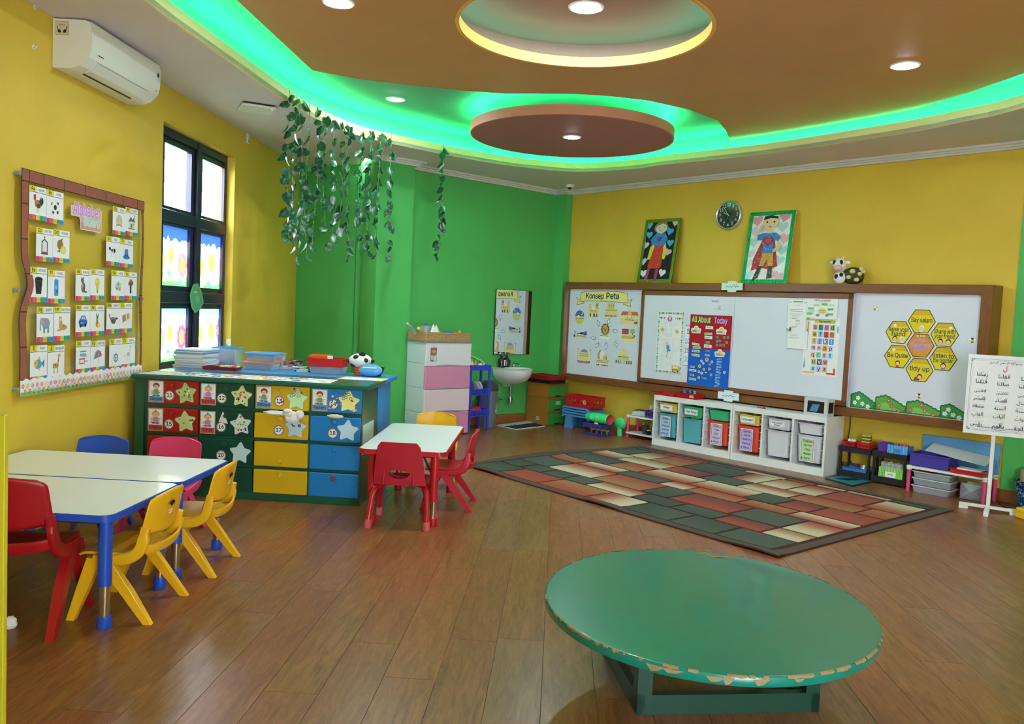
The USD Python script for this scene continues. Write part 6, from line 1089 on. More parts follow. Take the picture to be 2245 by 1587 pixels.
def leaf_mesh(L, W, cup, curl):
    def f(u, v):
        a = 2*v-1; w_ = W*(math.sin(PI*min(1, u*.86+.14))**.62)*(1-u**3*.55) if u < .995 else 0.0
        sh = -.10*L*(abs(a)**1.5)*(1-u)**6
        return a*w_, cup*abs(a)**1.3*w_-curl*L*u*u, -(u*L)+(-sh if False else .12*L*abs(a)*(1-u)**5)
    return grid(f, 7, 4)
vr = random.Random(17); VP = [(632, 531, 13, 5), (648, 545, 12, 7), (662, 568, 12, 4), (676, 566, 9, 3), (697, 548, 13, 5), (712, 500, 9, 3), (731, 548, 10, 4), (750, 530, 9, 3), (765, 567, 12, 5), (793, 552, 11, 5), (812, 556, 12, 5), (832, 562, 12, 3), (857, 570, 11, 3), (971, 572, 15, 5)]
xs_, ys_ = [p[0] for p in lip_px], [p[1] for p in lip_px]
wordsv = ['leftmost', 'second', 'third', 'fourth', 'fifth', 'sixth', 'seventh', 'eighth', 'ninth', 'tenth', 'eleventh', 'twelfth', 'thirteenth']
for k, (u, vb, nl, dense) in enumerate(VP):
    vt = np.interp(u, xs_, ys_); P0 = onz(u, vt, ZS); top = np.array([P0[0], P0[1], ZS+.10]); inw = np.array([opening.centroid.x-P0[0], opening.centroid.y-P0[1], 0]); inw /= np.linalg.norm(inw); base_ = P0+inw*.016; base_[2] = ZS+.088
    hz = np.array([FW[0], FW[1], 0]); zb_ = hit(u-8, vb, base_, hz/np.linalg.norm(hz))[2]
    lab = f'{wordsv[k]} strand of artificial ivy from the left, hanging from the ceiling cove' if k < 13 else 'single separate strand of artificial ivy hanging to the right of the others'
    t = thing('ivy_vine', lab, 'artificial vine', tuple(base_), 0, 'artificial ivy strands on the cove')
    Ln = base_[2]-zb_; sw = vr.uniform(0, 6); curve = lambda q: np.array([.020*math.sin(q*5+sw)*q, .016*math.cos(q*4+sw)*q, -q*Ln])
    st = [(*(-inw[:2]*.05), .0), (*(inw[:2]*.004), .006)]+[tuple(curve(q)) for q in np.linspace(.02, 1, 14)]; obj(t, 'stem', tube(st, .0018, 5), 'vine_stem', 60)
    n_l = nl+dense
    for j in range(n_l):
        q = (j+.5+vr.uniform(-.3, .3))/n_l; q = q**(.9 if k < 4 else 1.0); c_ = curve(q); az = vr.gauss(0, .75)+(.6 if j % 2 else -.6) if j % 4 else vr.uniform(0, 2*PI); L_ = vr.uniform(.066, .090); lm = leaf_mesh(L_, L_*.44, vr.uniform(.1, .5), vr.uniform(.05, .35))
        lm = mv(lm, 0, 0, -.004, rx=0); lm = mv(lm, rx=vr.uniform(-.1, .55)*-1); lm = mv(lm, ry=vr.uniform(-.6, .6)+(.45 if j % 2 else -.45)); lm = mv(lm, *(c_), rz=az)
        off = np.array([math.sin(az), -math.cos(az), 0])*.006; lm.apply_translation(off); obj(t, 'leaf', lm, 'ivy', True)

# ================================================================ edge of a yellow shelf end close to the camera, paper on the floor
d_ = hit(10.5, 910, [0, 2.2, 0], np.array([0, 1., 0])); t = thing('shelf_end', 'yellow end panel of a low shelf at the left edge of the picture', 'shelf', (d_[0]-.20, 2.2, 0), 0); M('shelf_yellow', (206, 196, 40), 0.4)
obj(t, 'end_panel', bx(-.20, .20, 0, .018, 0, d_[2], .002), 'shelf_yellow', False); obj(t, 'side_panel', bx(-.20, -.182, .018, .30, 0, d_[2]-.01), 'shelf_yellow', False); obj(t, 'shelf_board', bx(-.182, .02, .018, .26, .05, .068), 'shelf_yellow', False); obj(t, 'shelf_board', bx(-.182, .02, .018, .26, .48, .498), 'shelf_yellow', False)
p = onz(12, 1384, 0); t = thing('paper_ball', 'crumpled white paper lying on the floor beside the yellow shelf end', 'paper', (p[0], p[1]+.03, 0), 0); obj(t, 'crumpled_sheet', lump((0, 0, .022), (.022, .022, .024), 9, 3, .3, 5), 'paper', False)
# ================================================================ on top of the drawer chest
TOPZ = CH+.0006
cw_, sw_ = math.cos(CA), math.sin(CA)
def ct(u, v, z=None):                                      # picture point on the chest top -> chest coordinates (x, y)
    p = onz(u, v, TOPZ if z is None else z)-np.array([-1.12, 5.23, 0]); return np.array([p[0]*cw_+p[1]*sw_, -p[0]*sw_+p[1]*cw_])
def on_chest(name, label, category, x, y, rz=0.0, z=TOPZ, group=None): q_ = chest_pt(x, y, z); return thing(name, label, category, q_, CA+rz, group)
def flat_ink(th, name, draw, z=.0008):                      # print lying face up: drawn in (x, y)
    i = Ink(0); draw(i); return i.put(th, name, xf=lambda v: np.c_[v[:, 0], v[:, 2], z-v[:, 1]])
sheets = [((395, 812), (446, 803), 'white worksheet with pale orange drawing at the left end of the chest top', ['f0c8a0', 'e8d8b8']), ((440, 816), (500, 806), 'worksheet with dark blue and green flowers near the left end of the chest top', ['24448c', '2a5aa0', '3aa86a', '4ab47a']), ((498, 819), (545, 809), 'worksheet with navy and pale green shapes before the red tray', ['2c3a7a', 'b8d87a', '6a80c0']), ((545, 822), (598, 812), 'worksheet with red and pink flowers before the orange-lidded box', ['e04a5a', 'f07a8a', 'f0a0a8']), ((596, 826), (648, 815), 'worksheet with pink, blue and yellow flowers in the middle of the chest top', ['e0506a', 'f08a9a', '2a3a8a', 'f0b84a']), ((648, 830), (700, 818), 'worksheet with red, green and blue flowers before the red crate', ['e05a6a', '3ab070', '4ac488', '2a3c8c', 'f0b050']), ((702, 834), (744, 823), 'worksheet with a small yellow drawing beside the yellow-bordered sheet', ['e8c85a', '3a4a7a'])]
for k, (a_, b_, lb, cl_) in enumerate(sheets):
    p0, p1 = ct(*a_), ct(*b_); x = (p0[0]+p1[0])/2; y = .115; t = on_chest('worksheet', lb, 'worksheet', x, y, [-.06, .04, -.03, .05, -.04, .03, .06][k], TOPZ+.0012*(k % 2), None)
    obj(t, 'sheet', bx(-.098, .098, -.135, .135, 0, .0007), 'paper', False); r = random.Random(k+40)
    def draw(i):
        for (cx_, cy_) in ((-.05, -.06), (.04, -.07), (.0, .03), (-.05, .08), (.055, .06)):
            c_ = r.choice(cl_)
            if k in (0, 6): i.ell(cx_, cy_, .03, .022, c_); continue
            for n in range(5): i.ell(cx_+.022*math.cos(n*1.257), cy_+.022*math.sin(n*1.257), .016, col=c_, n=10)
            i.ell(cx_, cy_, .010, col='f6f4ea', n=10)
    flat_ink(t, 'print', draw)
t = on_chest('worksheet', 'yellow-bordered sheet with a white drawing at the right end of the chest top', 'worksheet', *(ct(795, 831)+[0, .02]), -.03); obj(t, 'sheet', bx(-.155, .155, -.105, .105, 0, .0007), 'paper', False)
flat_ink(t, 'print', lambda i: (i.rect(-.155, -.105, .155, .105, 'e6dc6a'), i.poly([(-.11, -.085), (.11, -.085), (.12, .05), (.05, .085), (-.06, .08), (-.12, .03)], 'f4f2f4'), i.ell(.0, .03, .03, .012, '4a4a6a'), i.line([(-.06, -.03), (.0, -.05), (.07, -.03)], .004, 'd8a8b8')))
rr = random.Random(12)
p = ct(418, 806); t = on_chest('paper_stack', 'tall stack of white papers and folders at the left end of the chest', 'stack of papers', p[0]-.02, p[1]+.15, .0); z = 0; M('folder_blue', (120, 170, 214), 0.6); M('paper_grey', (206, 214, 210), 0.8)
for k in range(15):
    h_ = rr.choice([.006, .009, .012]); dx, dy = rr.uniform(-.01, .01), rr.uniform(-.01, .01); obj(t, 'paper_bundle' if k < 13 else 'folder', mv(bx(-.11, .11, -.14, .14, z, z+h_-.0008), dx, dy, rz=rr.uniform(-.06, .06)), ['paper', 'paper_grey', 'paper'][k % 3] if k not in (11, 13) else 'folder_blue', False); z += h_
def clear_tub(name, label, x, y, w, d, h, lid, contents=None, rz=0.0, z=TOPZ, taper=.92, lidh=.014, category='storage box', at=None):
    t = at or on_chest(name, label, category, x, y, rz, z)
    a = [(sx*w/2*taper, sy*d/2*taper) for sx, sy in ((-1, -1), (1, -1), (1, 1), (-1, 1))]
    def wallm(t_): 
        lo = sg.box(-w/2*taper+.012, -d/2*taper+.012, w/2*taper-.012, d/2*taper-.012).buffer(.012, quad_segs=3); hi = sg.box(-w/2+.012, -d/2+.012, w/2-.012, d/2-.012).buffer(.012, quad_segs=3)
        A, B = np.array(lo.exterior.coords)[:-1], np.array(hi.exterior.coords)[:-1]; n = len(A)
        A2, B2 = A*(1-t_*2/w), B*(1-t_*2/w)
        v = np.vstack([np.c_[A, np.zeros(n)], np.c_[B, np.full(n, h)], np.c_[B2, np.full(n, h)], np.c_[A2, np.full(n, t_)]]); f = []
        for k in range(3):
            for j in range(n): q = (j+1) % n; f += [[k*n+j, k*n+q, (k+1)*n+q], [k*n+j, (k+1)*n+q, (k+1)*n+j]]
        v = np.vstack([v, [[0, 0, 0], [0, 0, t_]]])
        for j in range(n): q = (j+1) % n; f += [[4*n, q, j], [4*n+1, 3*n+j, 3*n+q]]
        m = trimesh.Trimesh(v, f, process=False); return m
    obj(t, 'tub', wallm(.002), 'clear_tub', 30)
    if lid: obj(t, 'lid', rbox(-w/2-.006, w/2+.006, -d/2-.006, d/2+.006, h+.0002, h+lidh, .014, .003), lid, 30)
    return t
M('clear_tub', (222, 230, 246), 0.22, trans=0.72)
M('lid_blue', (90, 168, 232), 0.35); M('lid_orange', (240, 140, 90), 0.4); M('basket_red', (206, 24, 30), 0.4); M('basket_orange', (246, 110, 30), 0.45); M('toy_red', (214, 60, 70), 0.5); M('toy_blue', (60, 130, 220), 0.45); M('toy_green', (60, 150, 90), 0.5); M('toy_brown', (110, 70, 60), 0.6); M('pastel_dough', (214, 206, 170), 0.7); M('black_plastic', (22, 24, 28), 0.4)
pt = ct(480, 803); tub = clear_tub('storage_box', 'tall clear storage tub with pale blue rim holding small toys', pt[0]+.022, pt[1]+.11, .185, .15, .135, None); obj(tub, 'rim', ext(sg.box(-.095, -.0775, .095, .0775).buffer(.002).difference(sg.box(-.089, -.0715, .089, .0715)), .132, .142), 'lid_blue', False)
for k, (x, y, s_, m_) in enumerate(((-.05, -.03, .024, 'toy_green'), (-.02, -.045, .028, 'toy_red'), (.02, -.02, .022, 'toy_blue'), (.05, -.04, .022, 'toy_brown'), (-.03, .03, .026, 'toy_blue'), (.05, .03, .024, 'toy_red'))):
    q_ = chest_pt(pt[0]+.022+x, pt[1]+.11+y, TOPZ+.004+s_*.9); tt = thing('small_toy', ['green', 'pinkish red', 'blue', 'brown', 'second blue', 'second red'][k]+' little toy inside the tall clear tub', 'toy', q_, k); obj(tt, 'toy_body', lump((0, 0, 0), (s_, s_*.8, s_*.8), k, 2, .15), m_, 60)
pt = ct(484, 811); t = on_chest('tray', 'shallow dark red tray before the tall clear tub', 'tray', pt[0], pt[1]+.025, .0, TOPZ+.0025); M('tray_red', (150, 22, 24), 0.4)
def tray_mesh(w, d, h, t_=.003): return cat(bx(-w/2, w/2, -d/2, d/2, 0, t_), bx(-w/2, w/2, -d/2, -d/2+t_, t_, h), bx(-w/2, w/2, d/2-t_, d/2, t_, h), bx(-w/2, -w/2+t_, -d/2+t_, d/2-t_, t_, h), bx(w/2-t_, w/2, -d/2+t_, d/2-t_, t_, h))
def tray_parts(t, w, d, h, mat, t_=.003, rim=.006, drop=.0):
    obj(t, 'bottom', bx(-w/2, w/2, -d/2, d/2, 0, t_), mat, False)
    for nm, a in (('side_wall', (-w/2, -w/2+t_, -d/2, d/2)), ('side_wall', (w/2-t_, w/2, -d/2, d/2)), ('end_wall', (-w/2, w/2, -d/2, -d/2+t_)), ('end_wall', (-w/2, w/2, d/2-t_, d/2))): obj(t, nm, bx(*a, t_, h), mat, False)
    if rim: obj(t, 'rim', ext(sg.box(-w/2-rim, -d/2-rim, w/2+rim, d/2+rim).buffer(.002).difference(sg.box(-w/2+t_, -d/2+t_, w/2-t_, d/2-t_)), h, h+.004), mat, False)
tray_parts(t, .245, .10, .017, 'tray_red')
for k in range(6): q_ = chest_pt(pt[0]+.0+k*.022, pt[1]+.02+.02*(k % 2), TOPZ+.022); tt = thing('dough_lump', ['first', 'second', 'third', 'fourth', 'fifth', 'sixth'][k]+' pastel dough lump from the left in the dark red tray', 'modelling dough', q_, k); obj(tt, 'lump', lump((0, 0, 0), (.017, .015, .013), k+20, 2, .2), 'pastel_dough' if k % 2 else 'toy_red' if k == 4 else 'pastel_dough', 60)
pt = ct(563, 811); w_ = abs(ct(600, 812)[0]-ct(528, 812)[0]); clear_tub('storage_box', 'low clear storage box with orange lid on the chest, under the blue-lidded box', pt[0], pt[1]+.10, .225, .17, .045, 'lid_orange')
clear_tub('storage_box', 'clear storage box with blue lid on top of the orange-lidded box', pt[0]+.012, pt[1]+.11, .225, .17, .05, 'lid_blue', z=TOPZ+.0600)
clear_tub('storage_box', 'clear box with pale blue lid behind the two stacked boxes', ct(598, 806)[0]+.03, pt[1]+.26, .12, .10, .10, 'lid_blue')
# toys and trays in the middle
pt = ct(625, 809)
t = on_chest('tray', 'white tray with black rim holding dark little toys', 'tray', pt[0]+.02, pt[1]+.06, .03); tray_parts(t, .215, .10, .014, 'table_white'); 
for k in range(12): q_ = chest_pt(pt[0]-.06+.014*k, pt[1]+.04+.03*((k*7) % 3)/2, TOPZ+.022+.010*((k*5) % 3)); tt = thing('toy_vehicle', ['red', 'black', 'blue', 'white', 'orange', 'grey', 'second red', 'second black', 'second blue', 'second white', 'second orange', 'second grey'][k]+' tiny toy car in the jumbled tray on the chest', 'toy car', q_, rr.uniform(0, 3)); obj(tt, 'car_body', bx(-.016, .016, -.008, .008, -.006, .003, .002), ['toy_red', 'black_plastic', 'toy_blue', 'table_white', 'basket_orange', 'grey_plastic'][k % 6], False); obj(tt, 'cabin', bx(-.008, .007, -.007, .007, .003, .010, .002), 'black_plastic' if k % 2 else 'grey_plastic', False)
for k, (dx, dy, an, ln, m_) in enumerate(((-.03, .03, .5, .11, 'toy_blue'), (.0, .05, .35, .13, 'black_plastic'), (.03, .04, .2, .12, 'toy_red'), (.05, .06, .6, .10, 'grey_plastic'))): q_ = chest_pt(pt[0]+dx, pt[1]+dy+.03, TOPZ+.052); tt = thing('marker_pen', ['blue', 'black', 'red', 'grey'][k]+' marker pen lying on the heap of toy cars', 'pen', q_, an); obj(tt, 'barrel', cyl((-ln/2, 0, 0), (ln/2, 0, .006), .007, n=10), m_); obj(tt, 'cap', cyl((ln/2-.03, 0, .0045), (ln/2+.004, 0, .0062), .0082, n=10), 'black_plastic' if m_ != 'black_plastic' else 'grey_plastic')
pt2 = ct(663, 816); t = on_chest('tray', 'small white tray with black ends before the red crate', 'tray', pt2[0], pt2[1]+.03, -.02); tray_parts(t, .10, .06, .016, 'table_white'); [obj(t, 'end_grip', bx(sx*.05-.008, sx*.05+.008, -.032, .032, .004, .024, .003), 'black_plastic', False) for sx in (-1, 1)]
# red crate on a clear box, orange basket on the crate
pt = ct(712, 820); clear_tub('storage_box', 'clear plastic box under the red crate on the chest', pt[0], pt[1]+.09, .245, .15, .050, None)
t = on_chest('crate', 'red plastic crate with a rim, standing on the clear box', 'crate', pt[0]-.005, pt[1]+.09, 0, TOPZ+.0508)
def crate_parts(t, w, d, h, mat, slots=6, taper=.95):
    obj(t, 'bottom', bx(-w/2*taper, w/2*taper, -d/2*taper, d/2*taper, 0, .004), mat, False)
    for nm, L, off, ax in (('long_wall', w, -d/2, 0), ('long_wall', w, d/2, 0), ('end_wall', d, -w/2, 1), ('end_wall', d, w/2, 1)):
        g = sg.box(-L/2*.98, .004, L/2*.98, h*.92); n = max(2, int(slots*L/w)); s_ = L*.86/n
        if slots:
            for k in range(n): g = g.difference(sg.box(-L*.43+k*s_+s_*.2, h*.30, -L*.43+k*s_+s_*.8, h*.68))
        m = mv(up(ext(g, 0, .003)), y=.0015); obj(t, nm, mv(m, y=off*(1+taper)/2) if ax == 0 else mv(mv(m, rz=PI/2), x=off*(1+taper)/2), mat, False)
    obj(t, 'rim', ext(sg.box(-w/2-.004, -d/2-.004, w/2+.004, d/2+.004).buffer(.003).difference(sg.box(-w/2+.005, -d/2+.005, w/2-.005, d/2-.005)), h*.90, h), mat, False)
crate_parts(t, .262, .17, .060, 'basket_red', 0)
t = on_chest('basket', 'orange plastic basket standing in the left half of the red crate', 'basket', pt[0]-.065, pt[1]+.09, .03, TOPZ+.0560); crate_parts(t, .115, .12, .075, 'basket_orange', 5)
t = on_chest('paper_slip', 'small white paper slip sticking up from the red crate', 'paper', pt[0]+.03, pt[1]+.02, .1, TOPZ+.096); obj(t, 'slip', bx(-.02, .02, -.0008, 0, 0, .035), 'paper', False)
pt = ct(788, 824)
def bowl(t, r0, r1, h, mat, n=24, t_=.004): return obj(t, 'bowl', lathe([(.0001, 0), (r0, 0), (r0+(r1-r0)*.6, h*.45), (r1, h), (r1-t_, h), (r0+(r1-r0)*.6-t_, h*.45), (r0-t_, t_), (.0001, t_)], n), mat, 50)
t = on_chest('basket', 'round orange basket with small holes under the cow head', 'basket', pt[0], pt[1]+.07, 0, TOPZ+.001); bowl(t, .052, .066, .055, 'basket_orange'); hs = []
for k in range(22):
    a = k/22*2*PI
    for z_ in (.018, .036): hs.append(ball(((.058+.012*z_/.055)*math.cos(a+z_*20), (.058+.012*z_/.055)*math.sin(a+z_*20), z_), .0032, 0))
for h_ in hs: obj(t, 'hole', h_, 'slot_dark', False)
cw2 = on_chest('cow_head_toy', 'plush cow head with black patches lying in the round orange basket', 'plush toy', pt[0]-.012, pt[1]+.06, 0, TOPZ+.056); obj(cw2, 'head', lump((0, 0, .050), (.082, .062, .052), 2, amp=.05), 'toy_white', 60)
for x, y, z, s_ in ((-.02, -.045, .075, .020), (.02, -.03, .098, .022), (.045, -.040, .055, .020), (-.078, -.01, .045, .016), (-.045, -.03, .02, .018)): obj(cw2, 'black_patch', ball((x, y, z), s_, 2, (1.1, .7, .9)), 'toy_black', 60)
for sx in (-1, 1): obj(cw2, 'ear', ball((sx*.088, 0, .050), .016, 2, (1.1, .6, .7)), 'toy_black', 60)
M('coconut', (52, 30, 24), 0.8, var=0.25, scale=50, bump=0.4); t = on_chest('bowl', 'dark brown coconut shell bowl at the right end of the chest top', 'bowl', pt[0]+.105, pt[1]+.06, 0, TOPZ+.001); bowl(t, .034, .062, .062, 'coconut')
pt3 = ct(818, 806); t = on_chest('pouch', 'light blue zipped pouch behind the coconut bowl', 'pouch', -.10, .62, 0); obj(t, 'bag', (lambda m: mv(m, z=-m.bounds[0][2]+.0005))(lump((0, 0, .042), (.085, .03, .044), 30, 3, .06)), 'lid_blue', 60); obj(t, 'zip', bx(-.05, .05, -.031, -.026, .062, .070), 'table_white', False)

# ================================================================ by the green wall
M('tower_white', (226, 226, 236), 0.4); M('tower_pink', (216, 142, 178), 0.4); M('tower_pale_pink', (230, 208, 220), 0.4); M('tower_body', (206, 222, 226), 0.45)
td = .50; sa0, sb0 = gq(td, 931, 800)[0], gq(td, 1031, 800)[0]; TW = sb0-sa0; th_ = .945
tw = thing('drawer_tower', 'tall white and pink plastic drawer tower beside the green pier', 'chest of drawers', tuple(gp((sa0+sb0)/2, td, 0)), G_ROT)
tdep = td-e_pier-.012
obj(tw, 'body', bx(-TW/2, TW/2, .006, tdep, .02, th_-.012, .004), 'tower_body', False)
for k in range(4):
    z0_ = .012+k*.2325; dd = obj(tw, 'drawer', rbox(-TW/2+.001, TW/2-.001, -.012, .02, z0_+.004, z0_+.2325, .010, .004), ['tower_pink', 'tower_pale_pink', 'tower_pink', 'tower_white'][k], 30)
    pz_ = sg.Polygon([(-TW*.33, .0)]+[(x, .012*(1-(x/(TW*.33))**2)) for x in np.linspace(-TW*.33, TW*.33, 13)]); obj(dd, 'finger_grip', mv(up(ext(pz_, 0, .002)), 0, -.0115, z0_+.006), 'grey_plastic', False)
for k in range(22):
    z_ = .04+k*.041; obj(tw, 'side_groove', bx(-TW/2-.0012, -TW/2+.002, .03, tdep-.02, z_, z_+.005), 'grey_plastic' if k % 6 == 5 else 'tower_body', False)
obj(tw, 'top_plate', rbox(-TW/2-.004, TW/2+.004, -.014, tdep, th_-.012, th_, .01, .003), 'tower_body', 30)
i = Ink(-.0126); i.rect(-TW*.40, .76, -TW*.27, .90, '7a6a6a'); i.rect(-TW*.40, .825, -TW*.27, .90, '9a6a58'); i.ell(-TW*.33, .86, .02, .014, 'd8a890'); i.rect(-TW*.39, .775, -TW*.33, .82, 'c8d0dc'); i.rect(-TW*.32, .765, -TW*.28, .82, 'e8eef4'); i.poly([(-TW*.35, .905), (-TW*.33, .925), (-TW*.32, .905)], '9ab8c8'); i.put(tw, 'sticker')
M('wicker', (190, 152, 100), 0.8, var=0.35, scale=70, bump=0.6, bscale=120); M('wicker_grey', (140, 134, 126), 0.8, var=0.2, scale=60, bump=0.5)
bt = thing('woven_basket', 'shallow woven cane tray on top of the drawer tower', 'basket', tuple(gp((sa0+sb0)/2-.01, td-tdep/2+.01, th_+.0012)), G_ROT); bw_, bd_ = TW*.97, tdep-.01
def ring_(w, d, z0, z1, t_): return ext(sg.box(-w/2, -d/2, w/2, d/2).buffer(.01).difference(sg.box(-w/2+t_, -d/2+t_, w/2-t_, d/2-t_)), z0, z1)
obj(bt, 'base', ring_(bw_+.004, bd_+.004, 0, .026, .2), 'wicker_grey', False); obj(bt, 'woven_wall', ring_(bw_-.01, bd_-.01, .026, .088, .012), 'wicker', False); obj(bt, 'rim', ring_(bw_, bd_, .088, .104, .02), 'wicker', False)
for k in range(26): x = -bw_/2+.012+k*(bw_-.02)/25; obj(bt, 'cane_upright', cyl((x, -bd_/2-.0045, .027), (x, -bd_/2-.0045, .088), .0035, n=6), 'wicker', True)
zb_ = th_+.105
def gi(u, v, d): s_ = gq(d, u, v)[0]; return s_
def on_tower(name, label, cat_, u, v, d, rz=0.0, dz=0.0): return thing(name, label, cat_, tuple(gp(gq(d, u, v)[0], d, zb_-.02+dz)), G_ROT+rz)
t = on_tower('plastic_bottle', 'clear plastic bottle lying tilted at the left of the woven tray', 'bottle', 908, 718, .36); obj(t, 'bottle', cat(cyl((.02, 0, .0), (-.06, 0, .075), .020, n=14), cyl((-.06, 0, .075), (-.078, 0, .093), .018, .009, n=14)), 'clear_tub', 50); obj(t, 'cap', cyl((-.078, 0, .093), (-.088, 0, .103), .010, n=12), 'table_white')
t = on_tower('clear_dish', 'clear lidded dish with a blue knob on the woven tray', 'dish', 933, 712, .32); obj(t, 'dish', lathe([(.0001, .0), (.075, 0), (.078, .05), (.062, .075), (.0001, .085)], 24), 'clear_tub', 50); M('deep_blue', (60, 90, 180), 0.4); obj(t, 'knob', cyl((0, 0, .08), (0, 0, .10), .014, n=12), 'deep_blue')
M('yellow_ball', (222, 200, 50), 0.5); t = on_tower('small_ball', 'small yellow ball on the woven tray before the clear dish', 'ball', 918, 716, .42, dz=.03); obj(t, 'ball', ball((0, 0, .02), .022, 2), 'yellow_ball', 60)
t = on_tower('tissue', 'white crumpled tissue standing up on the woven tray', 'tissue', 952, 722, .45, dz=.021); obj(t, 'folds', cat(hull([(-.05, 0, 0), (.04, 0, 0), (0, .015, 0), (0, -.015, 0), (-.012, 0, .085)]), hull([(0, 0, 0), (.07, 0, 0), (.03, .02, 0), (.03, -.02, 0), (.022, 0, .08)])), 'paper', False)
t = on_tower('marker_box', 'light blue marker box lying on the woven tray', 'box', 982, 724, .42, .1); obj(t, 'box', bx(-.05, .05, -.02, .02, 0, .036, .006), 'toy_blue', False); obj(t, 'paper_tongue', hull([(.05, -.02, .002), (.05, .02, .002), (.05, 0, .024), (.10, -.01, 0), (.10, .01, 0)]), 'table_white', False)
t = on_tower('small_duck', 'little yellow toy at the right end of the woven tray', 'toy', 1008, 724, .42); obj(t, 'body', lump((0, 0, .016), (.022, .016, .016), 4, 2, .1), 'yellow_ball', 60); obj(t, 'head', ball((-.004, 0, .036), .012, 2), 'yellow_ball', 60)
# blue rack
M('rack_blue', (56, 66, 214), 0.4); M('label_red', (210, 70, 90), 0.5); M('mustard', (206, 178, 70), 0.5); M('mint_plastic', (120, 230, 170), 0.4); M('sky_plastic', (110, 180, 230), 0.4)
rd = .43; rs0, rs1 = gq(rd, 1030, 860)[0], gq(rd, 1075, 860)[0]; rw = rs1-rs0; rdep = .165
rk = thing('shelf_rack', 'narrow blue plastic three-tier rack beside the drawer tower', 'rack', tuple(gp((rs0+rs1)/2, rd, 0)), G_ROT)
for sx in (-1, 1):
    for y_ in (.012, rdep-.012): obj(rk, 'post', bx(sx*(rw/2-.014)-.012, sx*(rw/2-.014)+.012, y_-.010, y_+.010, 0, .66, .002), 'rack_blue', False)
def rack_tier(z_, h_, holes):
    g = sg.box(-rw/2, 0, rw/2, h_)
    if holes:
        n = int(rw/.022)
        for k in range(n):
            for q_ in range(2): g = g.difference(sg.box(-rw/2+.03+k*(rw-.06)/n, h_*.15+q_*h_*.4, -rw/2+.03+k*(rw-.06)/n+.010, h_*.45+q_*h_*.4))
    s_ = obj(rk, 'shelf', bx(-rw/2+.004, rw/2-.004, .006, rdep, z_, z_+.006), 'rack_blue', False); obj(s_, 'front_apron', mv(up(ext(g, 0, .004)), 0, .004, z_), 'rack_blue', False); obj(s_, 'back_apron', mv(up(ext(g, 0, .004)), 0, rdep+.004, z_), 'rack_blue', False)
    for sx in (-1, 1): obj(s_, 'side_apron', bx(sx*(rw/2-.002)-.002, sx*(rw/2-.002)+.002, .0, rdep, z_, z_+h_), 'rack_blue', False)
rack_tier(.655, .055, False); rack_tier(.39, .07, True); rack_tier(.165, .07, True)
def on_rack(name, label, cat_, x, y, z, rz=0.0): c_ = gp((rs0+rs1)/2, rd, 0); return thing(name, label, cat_, tuple(c_+GD*x-WD*y+np.array([0, 0, z])), G_ROT+rz)
zt_ = .6622
for x, lb, m1_, m2_, r_, h_ in ((-.10, 'white squeeze bottle with yellow cap on the blue rack', 'table_white', 'yellow_ball', .030, .09), (-.04, 'mustard yellow tub on the blue rack', 'mustard', 'mustard', .026, .075), (.025, 'white bottle with red band on the blue rack', 'table_white', 'label_red', .024, .07), (.075, 'small blue bottle with white cap on the blue rack', 'sky_plastic', 'table_white', .017, .055)):
    t = on_rack('bottle', lb, 'bottle', x, .05, zt_); obj(t, 'bottle_body', lathe([(.0001, 0), (r_, 0), (r_, h_*.72), (r_*.5, h_*.95), (.0001, h_*.95)], 16), m1_, 40); obj(t, 'cap', cyl((0, 0, h_*.95), (0, 0, h_*1.3), r_*.55, r_*.4, 12), m2_)
    if m2_ == 'label_red': obj(t, 'band', lathe([(r_+.0008, h_*.2), (r_+.0008, h_*.5)], 16), 'label_red')
t = on_rack('spray_handle', 'mint green curved brush handle over the bottles on the blue rack', 'brush', 0, .10, zt_); obj(t, 'handle', tube(spline([(-.11, 0, .02), (-.10, 0, .12), (-.06, -.01, .135), (.02, -.02, .105), (.075, -.03, .075), (.08, -.03, .03), (.08, -.03, .012)], 5)[:31], .009, 8), 'mint_plastic', 60)
M('plate_grey', (214, 216, 222), 0.3); M('plate_pale', (178, 178, 190), 0.35)
for k, (x, y, a_) in enumerate(((-.045, .06, .30), (-.015, .085, .22), (.025, .08, .18), (.055, .085, .12))):
    t = on_rack('plate', ['leftmost', 'second', 'third', 'rightmost'][k]+' upright plate in the middle tier of the blue rack', 'plate', x*.6, .085, .470, 0); obj(t, 'plate', mv(lathe([(.0001, .004), (.04, .004), (.062, .012), (.064, .015), (.04, .009), (.0001, .009)], 24), 0, 0, .0, ry=PI/2-a_), 'plate_grey' if k % 2 else 'plate_pale', 50)
t = on_rack('red_cloth', 'folded red cloth in the lowest tier of the blue rack', 'cloth', .0, .084, .1720); obj(t, 'folded_cloth', lump((0, 0, .05), (.085, .062, .045), 9, 3, .12), 'basket_red', 60)
